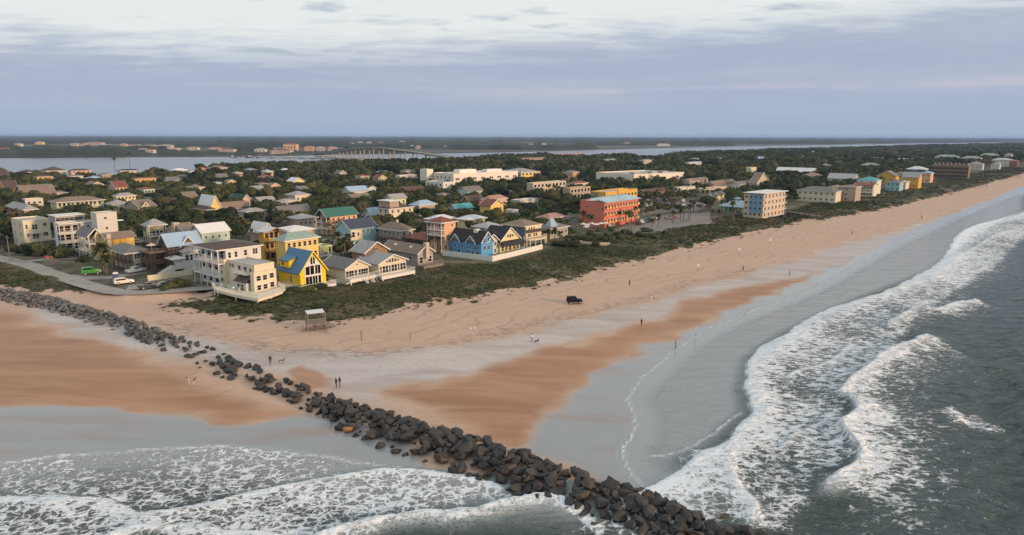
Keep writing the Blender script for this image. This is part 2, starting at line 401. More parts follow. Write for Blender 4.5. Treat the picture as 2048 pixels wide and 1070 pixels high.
    g.put(b.inputs['Normal'], g.bump(hgt, st, 0.22))
    P2, Fq = fan(44, 7000, 520, -1.35, 1.45, 540)
    z, dw, dv = land_height(P2)
    keep = z > -1.6
    Fq = Fq[keep[Fq].any(1)]
    jx = (fbm(P2[:, 0], P2[:, 1], 9, 4) - 0.5) * 7; jy = (fbm(P2[:, 0] + 200, P2[:, 1], 9, 4) - 0.5) * 7
    Q = P2 + np.stack([jx, jy], 1)
    damp = np.maximum.reduce([sstep(sdf(Q, DAMP_R), -3.5, 6), sstep(sdf(Q, DAMP_L), -5, 7) * .95, 0.9 * sstep(sdf(Q, DAMP_J), -1.2, 1.2)])
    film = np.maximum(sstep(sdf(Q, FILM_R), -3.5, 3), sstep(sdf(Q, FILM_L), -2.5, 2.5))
    veg = sstep(dv + (fbm(P2[:, 0], P2[:, 1], 5, 3) - 0.5) * 9, -0.5, 2.0)
    for sp in SANDPATH: veg = veg * (1 - sstep(sdf(Q, sp), -0.6, 0.8))
    town = sstep(-sdf(P2, DUNE), 0.0, 2.0) * (dv > 3)
    wr = np.exp(-(np.abs(line_side(Q, WRACK)[0]) / 2.6) ** 2)
    pale = sstep(sdf(Q, PALE), -4.0, 6.0)
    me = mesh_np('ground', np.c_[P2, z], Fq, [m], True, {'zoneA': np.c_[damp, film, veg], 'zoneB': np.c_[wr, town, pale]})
    o = link(bpy.data.objects.new('ground', me)); tag(o, kind='structure')
    return o
make_ground()
def ground_z(x, y): return float(land_height(np.array([[x, y]]))[0][0])

# ------------------------------------------------------------------ the sea with its surf
BORES = [  # line in the photo (water side on the left walking along it), height m, decay behind m, front foam width m, foam behind
    (W1, .04, .5, .17, .30, 5.0),
    ([(1253, 912), (1310, 908), (1354, 903), (1398, 885), (1446, 846), (1490, 822)], .05, .6, .2, .25, 2.0),
    ([(1297, 982), (1345, 956), (1376, 934), (1411, 907), (1455, 885), (1481, 850), (1510, 832), (1500, 811), (1492, 776), (1494, 745), (1507, 718), (1534, 692), (1578, 666), (1613, 642), (1665, 618), (1718, 600), (1760, 588), (1800, 572), (1830, 556), (1862, 540), (1890, 515), (1905, 490), (1915, 472), (1952, 451), (2044, 428), (2200, 385), (2500, 340)], .38, 4.0, .9, .95, 16.0),
    ([(1459, 900), (1463, 934), (1481, 973), (1507, 1000), (1518, 1025), (1500, 1060)], .45, 4.0, 1.0, .9, 9.0),
    ([(1516, 828), (1560, 812), (1613, 802), (1650, 800)], .2, 2.5, .35, .5, 4.0),
    ([(1620, 996), (1640, 978), (1657, 966), (1692, 947), (1712, 925), (1716, 905), (1700, 888), (1684, 866), (1687, 846), (1712, 824), (1706, 806), (1680, 795), (1687, 778), (1714, 754), (1749, 730), (1771, 708), (1797, 696), (1823, 690), (1859, 679), (1900, 681)], 1.2, 3.4, 1.2, .78, 14.0),
    ([(1770, 656), (1790, 645), (1806, 635), (1832, 618), (1872, 622), (1911, 607), (1965, 603)], 1.0, 3.2, 1.1, .7, 9.0),
    ([(1850, 560), (1900, 548), (1940, 543), (1985, 540)], .6, 3.0, 1.2, .7, 8.0),
    ([(1560, 760), (1600, 742), (1650, 728), (1700, 690)], .22, 2.0, .5, .75, 5.0),
    ([(1560, 900), (1590, 870), (1640, 850), (1665, 820)], .25, 2.0, .5, .7, 4.0),
    ([(1890, 520), (1950, 495), (1990, 470), (2048, 455)], .5, 3.0, 1.3, .7, 9.0),
    (L1, .06, .8, .28, .55, 7.0),
    ([(-900, 1010), (-300, 1002), (0, 998), (100, 997), (200, 1001), (250, 1014), (275, 1023), (310, 1022), (400, 1014), (500, 988), (570, 972), (640, 960), (710, 950), (780, 944), (860, 946), (950, 960), (1000, 975)], .30, 3.0, .5, .8, 9.0),
    ([(190, 1080), (240, 1062), (290, 1052), (380, 1056), (460, 1062), (560, 1075)], .35, 2.5, .6, .85, 5.0),
    ([(600, 1085), (660, 1066), (760, 1046), (860, 1034), (960, 1022), (1020, 1005), (1070, 996), (1110, 1000), (1150, 1012), (1180, 1030)], .75, 2.6, 1.3, .9, 3.0),
    ([(450, 935), (330, 920), (280, 928)], .08, .8, .2, .3, 2.0),
]
FOAM_ZONES = [  # areas, density, soft edge m
    (W([(1297, 985), (1376, 934), (1455, 885), (1516, 828), (1492, 776), (1507, 718), (1578, 666), (1718, 600), (1830, 556), (1900, 500), (1960, 445), (2100, 405), (2300, 365), (2300, 395), (2060, 470), (1990, 540), (1920, 585), (1850, 640), (1800, 700), (1720, 760), (1700, 850), (1720, 905), (1650, 970), (1600, 1080), (1500, 1090), (1400, 1020)], 0), .60, 3.0),
    (W([(1700, 800), (1780, 740), (1850, 690), (1900, 740), (1880, 830), (1930, 920), (1900, 990), (1960, 1090), (1600, 1090), (1640, 990), (1720, 905)], 0), .57, 12.0),
    (W([(1860, 820), (1900, 812), (1960, 830), (2030, 858), (1990, 866), (1900, 845)], 0), .58, 1.5),
    (W([(-1400, 980), (0, 926), (200, 906), (450, 893), (560, 899), (700, 922), (930, 950), (1000, 975), (700, 950), (570, 972), (400, 1014), (275, 1023), (200, 1001), (0, 998), (-1400, 1020)], 0), .52, 1.2),
    (W([(-1400, 1030), (0, 998), (200, 1001), (275, 1023), (400, 1014), (570, 972), (780, 944), (950, 960), (1080, 995), (860, 1034), (660, 1066), (600, 1200), (-1400, 1400)], 0), .58, 1.5),
    (W([(560, 975), (700, 952), (860, 950), (960, 965), (1060, 992), (900, 1025), (700, 1050), (600, 1040)], 0), .70, 2.0),
    (W([(1080, 985), (1130, 1010), (1190, 1035), (1215, 1070), (1190, 1080), (1150, 1040), (1090, 1010)], 0), .75, 0.8),
    (W([(1330, 985), (1400, 1020), (1500, 1060), (1560, 1075), (1540, 1030), (1420, 960)], 0), .55, 1.5),
]
def make_sea():
    m, g, b = new_mat('sea_water')
    P = g.node('ShaderNodeNewGeometry').outputs['Position']
    A = g.attr('foam'); dens = A.outputs['Fac']; thin = g.attr('thin').outputs['Fac']; crest = g.attr('crest').outputs['Fac']
    # lacy foam: ragged bands that follow the walls of two sizes of cells
    wob = g.node('ShaderNodeTexNoise'); g.put(wob.inputs['Vector'], P); wob.inputs['Scale'].default_value = 0.9; wob.inputs['Detail'].default_value = 3
    off = g.vmath('SCALE', g.vmath('SUBTRACT', wob.outputs[1], (0.5, 0.5, 0.5)), 1.9)
    PP = g.vmath('ADD', P, off)
    PP = g.mapping(PP, (1, 1, 0.0))
    def cells(sc, sq=(1, 1, 1), rot=0):
        v = g.node('ShaderNodeTexVoronoi', feature='DISTANCE_TO_EDGE'); g.put(v.inputs['Vector'], g.mapping(PP, sq, (0, 0, rot))); v.inputs['Scale'].default_value = sc
        return v.outputs['Distance']
    c1 = cells(0.75, (1, 1.35, 1), 0.4); c2 = cells(1.9, (1, 1.2, 1), 0.1)
    c1r = cells(0.8, (0.42, 1.45, 1), R(32)); c2r = cells(2.0, (0.45, 1.3, 1), R(36))
    rt = g.ss(g.sep(P)[0], 25.0, 45.0)
    c1 = g.math('ADD', g.math('MULTIPLY', c1, g.math('SUBTRACT', 1.0, rt)), g.math('MULTIPLY', c1r, rt)); c2 = g.math('ADD', g.math('MULTIPLY', c2, g.math('SUBTRACT', 1.0, rt)), g.math('MULTIPLY', c2r, rt))
    nz = g.noise(P, 0.55, 5, 0.7, 0.3); nf = g.noise(P, 2.6, 4, 0.7)
    lace = g.math('MINIMUM', g.math('MULTIPLY', c1, 1.5), g.math('ADD', g.math('MULTIPLY', c2, 1.75), 0.10))
    pat = g.math('ADD', g.math('MULTIPLY', lace, 0.95), g.math('MULTIPLY', g.math('SUBTRACT', nz, 0.5), 0.85))
    pat = g.math('ADD', pat, g.math('MULTIPLY', g.math('SUBTRACT', nf, 0.5), 0.42))
    thr = g.math('MULTIPLY', g.math('SUBTRACT', dens, 0.43), 0.9)
    fo = g.ss(g.math('SUBTRACT', thr, pat), -0.13, 0.10)
    fo = g.math('MULTIPLY', fo, g.ss(dens, 0.02, 0.22))
    fo = g.math('MAXIMUM', fo, g.math('MULTIPLY', crest, g.ss(nf, 0.30, 0.55)))
    body = g.mix(g.ss(nz, 0.3, 0.7), (0.021, 0.042, 0.042), (0.040, 0.064, 0.060))
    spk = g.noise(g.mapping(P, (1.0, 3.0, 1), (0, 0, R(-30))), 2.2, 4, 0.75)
    body = g.mix(thin, body, g.mix(g.ss(spk, .42, .68), (0.25, 0.275, 0.29), (0.33, 0.355, 0.375)))  # shallows: the reflected sky's pale blue gloss is put into the base colour
    # water stirred with air under the foam is paler
    body = g.mix(g.math('MULTIPLY', g.ss(dens, 0.1, 0.9), 0.30), body, (0.13, 0.165, 0.165))
    fcol = g.mix(nf, (0.56, 0.61, 0.67), (0.84, 0.87, 0.91))
    g.put(b.inputs['Base Color'], g.mix(fo, body, fcol))
    g.put(b.inputs['Roughness'], g.math('ADD', g.math('SUBTRACT', 0.14, g.math('MULTIPLY', thin, 0.07)), g.math('MULTIPLY', fo, 0.6))); b.inputs['IOR'].default_value = 1.333
    w1 = g.noise(g.mapping(P, (0.45, 1.0, 1), (0, 0, R(-52))), 1.1, 4, 0.62, 0.5)
    w2 = g.noise(P, 3.2, 3, 0.6)
    w0 = g.noise(g.mapping(P, (0.10, 0.34, 1), (0, 0, R(-58))), 1.0, 3, 0.55, 0.8)
    w1 = g.math('ADD', w1, g.math('MULTIPLY', w0, 2.6))
    h = g.math('ADD', g.math('MULTIPLY', w1, g.math('SUBTRACT', 1.0, g.math('MULTIPLY', thin, 0.965))), g.math('ADD', g.math('MULTIPLY', w2, g.math('SUBTRACT', 0.16, g.math('MULTIPLY', thin, 0.14))), g.math('MULTIPLY', g.math('MULTIPLY', spk, thin), 0.03)))
    h = g.math('ADD', h, g.math('MULTIPLY', fo, 0.22))
    g.put(b.inputs['Normal'], g.bump(h, 1.0, 0.75))
    P2, Fq = fan(40, 2600, 640, -1.45, 1.65, 760)
    dwat = sdf(P2, WATER)
    near = dwat > -1.5
    Fq = Fq[near[Fq].any(1)]
    used = np.unique(Fq); mp = np.full(len(P2), -1); mp[used] = np.arange(len(used)); Fq = mp[Fq]; P2 = P2[used]; dwat = dwat[used]
    x, y = P2[:, 0], P2[:, 1]
    deep = sstep(dwat, 22, 55) * sstep(P2 @ np.array([0.80, -0.60]), -30, 10)
    z = np.full(len(P2), 0.015)
    # swell towards the shore plus wind chop
    u = x * 0.80 - y * 0.60; v = x * 0.60 + y * 0.80
    wq = (fbm(x, y, 26, 2) - 0.5) * 16
    amp = deep * np.exp(-np.maximum(y - 200, 0) / 900)
    for A_, L_, ph, tw in ((.42, 21, 0.3, .12), (.26, 11.5, 1.9, -.22), (.15, 6.3, 4.0, .35), (.09, 3.7, 2.2, -.5)):
        t = 2 * math.pi / L_ * (u + tw * v + wq * (0.6 if L_ > 8 else .35)) + ph
        z += amp * A_ * (np.sin(t) + 0.25 * np.sin(2 * t + 1)) * (0.5 + fbm(x + 50, y, 18, 2))
    z += amp * (fbm(x, y, 5.5, 3) - 0.5) * 1.0
    foam = np.zeros(len(P2)); crest = np.zeros(len(P2))
    jx = (fbm(x, y, 5, 4) - 0.5) * 1.8; jy = (fbm(x + 90, y, 5, 4) - 0.5) * 1.8
    Q = P2 + np.stack([jx, jy], 1)
    for poly, dn, ed in FOAM_ZONES:
        f = dn * sstep(sdf(Q, poly), -ed, ed)
        foam = np.maximum(foam, f)
    for k, (ln, A_, dec, fw, fd, fdec) in enumerate(BORES):
        lw = smooth_line(W(ln, 0), 3)
        bb = np.asarray(lw); sel = (x > bb[:, 0].min() - 30) & (x < bb[:, 0].max() + 30) & (y > bb[:, 1].min() - 30) & (y < bb[:, 1].max() + 30)
        ix = np.nonzero(sel)[0]
        d, t = line_side(Q[ix], lw); d = -d                         # + seaward
        endt = sstep(t, 0.0, 0.06) * (1 - sstep(t, 0.94, 1.0))
        if ln is W1 or ln is L1 or len(ln) > 15 and ln[0][0] != 1620: endt = np.ones_like(t)
        wob = 0.65 + 0.7 * fbm(x[ix], y[ix], 4, 2)
        prof = np.where(d > 0, np.exp(-d / dec), np.exp(d / (0.28 + 0.25 * A_)))
        z[ix] += A_ * prof * endt * wob
        cr = np.where(d > 0, np.exp(-(d / (fw * 1.5)) ** 2), np.exp(-(d / (fw * 0.45)) ** 2)) * endt
        brk = np.clip((.35 if A_ > .2 else .62) + 1.3 * fbm(x[ix] + 31, y[ix], 3.0, 3), 0, 1)
        crest[ix] = np.maximum(crest[ix], cr * brk * (1.0 if A_ > .2 else .8))
        foam[ix] = np.maximum(foam[ix], np.where(d > -0.2, fd * np.exp(-np.maximum(d, 0) / fdec), 0) * endt)
    foam *= 0.72 + 0.56 * fbm(x, y, 12, 3)
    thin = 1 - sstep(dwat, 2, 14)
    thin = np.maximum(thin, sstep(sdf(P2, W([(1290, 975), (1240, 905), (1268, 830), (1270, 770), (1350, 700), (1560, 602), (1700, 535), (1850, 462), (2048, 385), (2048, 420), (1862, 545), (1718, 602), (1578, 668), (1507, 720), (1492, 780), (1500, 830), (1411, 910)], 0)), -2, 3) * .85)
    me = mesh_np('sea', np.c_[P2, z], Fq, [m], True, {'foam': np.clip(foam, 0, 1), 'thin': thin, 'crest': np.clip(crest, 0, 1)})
    o = link(bpy.data.objects.new('sea', me)); tag(o, kind='structure')
make_sea()

# river behind the island, mainland beyond it
def flat_sheet(name, pts, z, mat):
    m = MB(); m.add([(x, y, z) for x, y in pts], [tuple(range(len(pts)))]); o = m.build(name, mat); tag(o, kind='structure'); return o
def river_mat():
    m, g, b = new_mat('river_water'); P = g.node('ShaderNodeNewGeometry').outputs['Position']
    n = g.noise(g.mapping(P, (0.004, 0.012, 1)), 1.0, 4); w = g.noise(g.mapping(P, (0.15, 0.3, 1)), 1.0, 3)
    g.put(b.inputs['Base Color'], g.mix(n, (0.06, 0.075, 0.085), (0.10, 0.115, 0.12))); b.inputs['Roughness'].default_value = 0.2; b.inputs['IOR'].default_value = 1.333
    g.put(b.inputs['Normal'], g.bump(w, 0.25, 0.4)); return m
FAR = [(-1500, 318), (-400, 316.5), (0, 315), (200, 313.5), (450, 312), (600, 310), (700, 307), (850, 306), (1000, 303.5), (1150, 300), (1300, 296), (1500, 291.5), (1700, 288.5), (1850, 286), (1950, 285), (2100, 283.2), (2500, 281)]
FARw = W(FAR, 0.8)
rv = [(x, y - 60) for x, y in WESTw] 
flat_sheet('river', rv + [(x * 1.05, y * 1.05) for x, y in reversed(FARw)], -0.25, river_mat())
def mainland_mat():
    m, g, b = new_mat('marsh_and_wood_floor'); P = g.node('ShaderNodeNewGeometry').outputs['Position']
    n = g.noise(g.mapping(P, (0.0012, 0.004, 1)), 1.0, 5, 0.6); n2 = g.noise(P, 0.02, 4, 0.6)
    c = g.mix(g.ss(n, 0.4, 0.62), (0.075, 0.062, 0.045), (0.035, 0.045, 0.025)); c = g.mix(g.ss(n2, 0.5, 0.7), c, (0.11, 0.085, 0.06))
    g.put(b.inputs['Base Color'], c); b.inputs['Roughness'].default_value = 0.95; return m
HOR = 21000.0
flat_sheet('mainland', FARw + [(30000, 9000), (30000, HOR), (-26000, HOR), (-26000, 2500)], 0.8, mainland_mat())
# ------------------------------------------------------------------ boulders of the jetty
def rock_mat():
    m, g, b = new_mat('boulder_stone')
    co = g.node('ShaderNodeTexCoord').outputs['Object']; P = g.node('ShaderNodeNewGeometry').outputs['Position']
    rnd = g.attr('tint').outputs['Fac']
    oi = g.node('ShaderNodeObjectInfo').outputs['Random']
    t = g.math('FRACT', g.math('ADD', rnd, oi))
    n = g.noise(P, 1.1, 5, 0.7); n2 = g.noise(P, 5.0, 4, 0.7)
    X, Y, Z = g.sep(P)
    base = g.mix(t, (0.013, 0.0128, 0.0128), (0.043, 0.039, 0.036))
    brown = g.mix(n, (0.032, 0.021, 0.013), (0.085, 0.047, 0.022))
    c = g.mix(g.ss(g.math('ADD', t, g.math('MULTIPLY', n, 0.5)), 0.98, 1.35), base, brown)
    up = g.ss(X, -45.0, -100.0)                                   # the inner end stays dry and pale grey
    c = g.mix(up, c, g.mix(t, (0.065, 0.063, 0.062), (0.165, 0.158, 0.15)))
    c = g.mix(g.math('MULTIPLY', g.ss(n2, 0.52, 0.72), 0.45), c, (0.12, 0.105, 0.09))
    c = g.mix(g.math('MULTIPLY', g.ss(n2, 0.45, 0.30), 0.6), c, (0.014, 0.013, 0.013))
    g.put(b.inputs['Base Color'], c); b.inputs['Roughness'].default_value = 0.62
    g.put(b.inputs['Normal'], g.bump(g.math('ADD', n, g.math('MULTIPLY', n2, 0.6)), 0.7, 0.16))
    return m
ROCK = rock_mat()
def rock_shape(seed):
    rr = random.Random(seed); bm = bmesh.new()
    e = (1.0, rr.uniform(.6, .92), rr.uniform(.42, .68))
    for _ in range(17):
        v = Vector((rr.gauss(0, 1), rr.gauss(0, 1), rr.gauss(0, 1))).normalized()
        # push towards a box so that the boulder gets flat quarry faces
        k = 1 / max(abs(v.x), abs(v.y), abs(v.z)); v = v * (0.35 + 0.65 * min(k, 1.45)) * rr.uniform(.80, 1.0)
        bm.verts.new((v.x * e[0], v.y * e[1], v.z * e[2]))
    bmesh.ops.convex_hull(bm, input=bm.verts[:])
    bmesh.ops.delete(bm, geom=[v for v in bm.verts if not v.link_faces], context='VERTS')
    bmesh.ops.bevel(bm, geom=bm.edges[:], offset=0.03, segments=1, affect='EDGES', profile=0.6)
    bmesh.ops.triangulate(bm, faces=bm.faces[:])
    bmesh.ops.subdivide_edges(bm, edges=[e for e in bm.edges if e.calc_length() > .45], cuts=1)
    for v in bm.verts: v.co += Vector((rr.gauss(0, .022), rr.gauss(0, .022), rr.gauss(0, .022)))
    bmesh.ops.triangulate(bm, faces=bm.faces[:])
    m = bpy.data.meshes.new('boulder'); bm.to_mesh(m); bm.free(); m.materials.append(ROCK)
    return m
ROCKS = [rock_shape(100 + i) for i in range(12)]
# centre line of the jetty: position in the photo, half width m, crest height m, how closely it is packed
JET = [(-260, 545, 5.0, 1.7, 1.0), (-60, 588, 4.6, 1.6, 1.0), (60, 608, 4.2, 1.6, 1.0), (160, 634, 3.6, 1.4, 1.0), (250, 660, 3.2, 1.2, .9), (330, 690, 3.4, .6, .40), (400, 715, 3.8, .3, .17), (450, 738, 3.6, .3, .14), (520, 762, 3.2, .7, .34), (600, 790, 3.2, .8, .42), (680, 820, 3.5, 1.0, .6), (760, 850, 4.0, 1.3, 1.0), (860, 880, 4.5, 1.5, 1.1), (980, 915, 4.6, 1.7, 1.15), (1100, 955, 4.7, 1.9, 1.2), (1220, 997, 4.7, 2.0, 1.2), (1340, 1034, 4.6, 1.9, 1.2), (1450, 1060, 4.4, 1.7, 1.15), (1560, 1082, 4.0, 1.4, 1.1), (1660, 1110, 3.4, 1.0, 1.0)]
def make_jetty():
    rr = random.Random(3)
    pts = [(*at(a, b, .8)[:2], w * .80, h * .82, d) for a, b, w, h, d in JET]
    rocks = []
    for i in range(len(pts) - 1):
        a, b = np.array(pts[i]), np.array(pts[i + 1]); L = math.hypot(b[0] - a[0], b[1] - a[1])
        nx, ny = -(b[1] - a[1]) / L, (b[0] - a[0]) / L
        n = int(L * (a[2] + b[2]) * 1.75 * (a[4] + b[4]) / 2)
        for k in range(n):
            t = rr.random(); c = a + (b - a) * t
            u = max(-1.2, min(1.2, rr.gauss(0, .6))) if c[4] > .7 else rr.uniform(-1.1, 1.1)
            x = c[0] + nx * u * c[2]; y = c[1] + ny * u * c[2]
            size = rr.uniform(.62, 1.12) * (1.0 if c[0] > -60 else .78) * (1.1 if c[0] > -20 else 1)
            if rr.random() < .42: size *= rr.uniform(.4, .65)
            rocks.append([x, y, size, c[3] * .85 * max(0, 1 - u * u * .8), c[0]])
    P = np.array([[r[0], r[1]] for r in rocks]); gz = land_height(P)[0]
    out = []
    for r, g_ in zip(rocks, gz):
        z = max(g_, -0.9) + r[3] * rr.uniform(.55, 1.05) + r[2] * .18
        out.append((r[0], r[1], z, r[2]))
    # thin out rocks that would sit inside one another
    out.sort(key=lambda r: -r[3]); kept = []
    for r in out:
        if all((r[0] - q[0]) ** 2 + (r[1] - q[1]) ** 2 + (1.3 * (r[2] - q[2])) ** 2 > (0.47 * (r[3] + q[3])) ** 2 for q in kept): kept.append(r)
    def big(r): return -r[3] / proj(r[:3])[2] if 0 < proj(r[:3])[0] < 2048 and proj(r[:3])[1] < 1085 else 0
    kept.sort(key=big)
    V = []; Fc = []; T = []; nb = 0
    for k, (x, y, z, s) in enumerate(kept):
        me = ROCKS[rr.randrange(len(ROCKS))]
        M = Matrix.Translation((x, y, z)) @ Matrix.Rotation(rr.uniform(0, 6.28), 4, 'Z') @ Matrix.Rotation(rr.gauss(0, .35), 4, 'X') @ Matrix.Rotation(rr.gauss(0, .3), 4, 'Y') @ Matrix.Scale(s, 4)
        if k < 296:
            o = bpy.data.objects.new('boulder', me); o.matrix_world = M; link(o)
            if x < -62: lab, gr = 'pale grey boulder in the dry inner end of the jetty by the dune grass', 'grey boulders of the inner jetty'
            elif x < -22: lab, gr = 'dark boulder in the sparse, half buried middle of the jetty', 'boulders of the half buried middle of the jetty'
            else:
                dj = line_side(np.array([[x, y]]), [q[:2] for q in pts])[0][0]
                if dj > 1.6: lab, gr = 'dark boulder on the ocean beach side of the thick outer jetty', 'boulders on the beach side of the outer jetty'
                elif dj < -1.6: lab, gr = 'dark brown boulder on the inlet side of the thick outer jetty', 'boulders on the inlet side of the outer jetty'
                else: lab, gr = 'dark boulder along the crest of the thick outer jetty', 'boulders on the crest of the outer jetty'
            tag(o, lab, 'boulder', gr)
        else:
            co = np.array([M @ v.co for v in me.vertices]); fc = np.array([p.vertices[:] for p in me.polygons])
            V.append(co); Fc.append(fc + nb); nb += len(co); T.append(np.full(len(co), rr.random()))
    if V:
        me = mesh_np('jetty_rubble', np.concatenate(V), np.concatenate(Fc), [ROCK], False, {'tint': np.concatenate(T)})
        o = link(bpy.data.objects.new('jetty_rubble', me)); tag(o, 'smaller stones filling the gaps of the rock jetty', 'rocks', kind='stuff')
    p = at(697, 861, .5); o = bpy.data.objects.new('boulder', ROCKS[2].copy()); o.location = (p.x, p.y, .75); o.scale = (.85, .7, .8); link(o)
    m = simple('orange_stone', (0.30, 0.145, 0.035), .7); o.data.materials[0] = m
    tag(o, 'small orange boulder lying alone on wet sand beside the jetty', 'boulder')
    print('rocks', len(kept))
make_jetty()

# ------------------------------------------------------------------ roads, drives and car parks
def asphalt_mat(name, c):
    m, g, b = new_mat(name); P = g.node('ShaderNodeNewGeometry').outputs['Position']
    n = g.noise(P, 0.25, 5, 0.65); n2 = g.noise(P, 6, 2)
    g.put(b.inputs['Base Color'], g.mix(g.ss(g.math('ADD', n, g.math('MULTIPLY', n2, .2)), .35, .8), tuple(x * .75 for x in c), tuple(x * 1.2 for x in c)))
    b.inputs['Roughness'].default_value = .85; return m
ASPH = asphalt_mat('worn_asphalt', (.27, .25, .235)); CONC = asphalt_mat('concrete', (.33, .30, .27)); LOT = asphalt_mat('car_park_asphalt', (.19, .17, .16))
def strip(name, pts, width, z, mat):
    P = smooth_line(pts, 4); P = [np.array(p) for p in P]; l = []; r = []
    for i, p in enumerate(P):
        d = P[min(i + 1, len(P) - 1)] - P[max(i - 1, 0)]; d /= np.hypot(*d); n = np.array([-d[1], d[0]]) * width / 2
        l.append(p + n); r.append(p - n)
    m = MB(); n = len(P)
    m.add([(*p, z) for p in l] + [(*p, z) for p in r], [(n + i, n + i + 1, i + 1, i) for i in range(n - 1)])
    o = m.build(name, mat); tag(o, kind='structure'); return o
ROADS = []
def road(name, px, width, z, mat, zz=3.0):
    p = W(px, zz); ROADS.append((p, width)); return strip(name, p, width, zz + z, mat)
road('road', [(-400, 470), (-150, 492), (30, 523), (110, 549), (190, 574), (250, 585), (330, 582), (440, 574)], 5.2, .03, ASPH)
road('driveway', [(120, 552), (200, 556), (255, 549), (320, 536)], 4.0, .026, ASPH)
road('driveway', [(40, 524), (110, 517), (170, 515)], 4.0, .022, CONC)
flat_sheet('car_park', W([(1222, 462), (1262, 468), (1330, 464), (1420, 445), (1420, 425), (1340, 428), (1285, 437)], 3.0), 3.03, LOT)
flat_sheet('car_park', W([(1290, 405), (1360, 402), (1420, 404), (1400, 420), (1340, 424), (1285, 430)], 3.0), 3.024, LOT)
LOTS = [W([(1222, 462), (1262, 468), (1330, 464), (1420, 445), (1420, 425), (1340, 428), (1285, 437)], 3.0), W([(1290, 405), (1360, 402), (1420, 404), (1400, 420), (1340, 424), (1285, 430)], 3.0)]
road('street', [(640, 500), (700, 470), (740, 440)], 4.5, .026, ASPH)
road('street', [(560, 520), (555, 480), (600, 455)], 4.5, .03, ASPH)
road('sand_drive', [(255, 575), (305, 571), (345, 566)], 6.0, .022, CONC)
flat_sheet('patio', W([(985, 518), (1030, 506), (1075, 496), (1050, 492), (1010, 500), (968, 510)], 3.0), 3.05, CONC)
# ------------------------------------------------------------------ houses
C = dict(white=(.70, .69, .66), offwhite=(.62, .60, .55), cream=(.72, .64, .48), yellow=(.80, .58, .17), bright=(.86, .60, .012), pale=(.76, .66, .36), gold=(.68, .40, .06), aqua=(.30, .52, .54), mint=(.50, .62, .55), blue=(.085, .32, .60), sky=(.22, .42, .60), peach=(.72, .44, .27), coral=(.62, .185, .115), orange=(.70, .30, .05), tan=(.42, .34, .26), beige=(.54, .46, .38), brown=(.15, .095, .065), dkbrown=(.075, .05, .038), slate=(.13, .155, .21), lime=(.62, .68, .38), pink=(.62, .42, .36), brick=(.30, .12, .08), greywall=(.36, .35, .34), green=(.12, .36, .26), timber=(.25, .17, .11))
RC = dict(grey=(.20, .19, .19), lgrey=(.38, .375, .38), metal=(.66, .67, .70), brown=(.105, .068, .052), tan=(.27, .20, .155), red=(.25, .085, .055), redlit=(.42, .12, .09), navy=(.055, .07, .12), green=(.03, .145, .115), foam=(.30, .41, .37), blue=(.055, .17, .30), black=(.028, .028, .032), teal=(.06, .33, .35), skym=(.33, .46, .62), white=(.74, .74, .74), pink=(.45, .26, .21), olive=(.16, .17, .10), dkgreen=(.04, .10, .065))
GZ = 3.0
HOUSES = []          # (x, y, radius, screen box, depth) for placing the trees
def frame_mesh(name, mat, mull=True):
    m = MB(); b = .065; d = .09
    m.box(-.5, .5, -d, 0, -.5, -.5 + b); m.box(-.5, .5, -d, 0, .5 - b, .5); m.box(-.5, -.5 + b, -d, 0, -.5 + b, .5 - b); m.box(.5 - b, .5, -d, 0, -.5 + b, .5 - b)
    if mull: m.box(-.5 + b, .5 - b, -d * .85, -.01, -.02, .02)
    return m.mesh(name, mat)
_fm = {}
def win_meshes(trim):
    k = tuple(trim)
    if k not in _fm:
        tm = paint(trim, 'plain', .6); p = MB(); p.box(-.445, .445, -.045, -.005, -.445, .445)
        both = MB(); b = .065
        both.box(-.5, .5, -.08, 0, -.5, -.5 + b); both.box(-.5, .5, -.08, 0, .5 - b, .5); both.box(-.5, -.5 + b, -.08, 0, -.5 + b, .5 - b); both.box(.5 - b, .5, -.08, 0, -.5 + b, .5 - b)
        both.box(-.44, .44, -.045, -.005, -.44, .44, 1)
        _fm[k] = (frame_mesh('window', tm), p.mesh('pane', GLASS), both.mesh('window', [tm, GLASS]))
    return _fm[k]
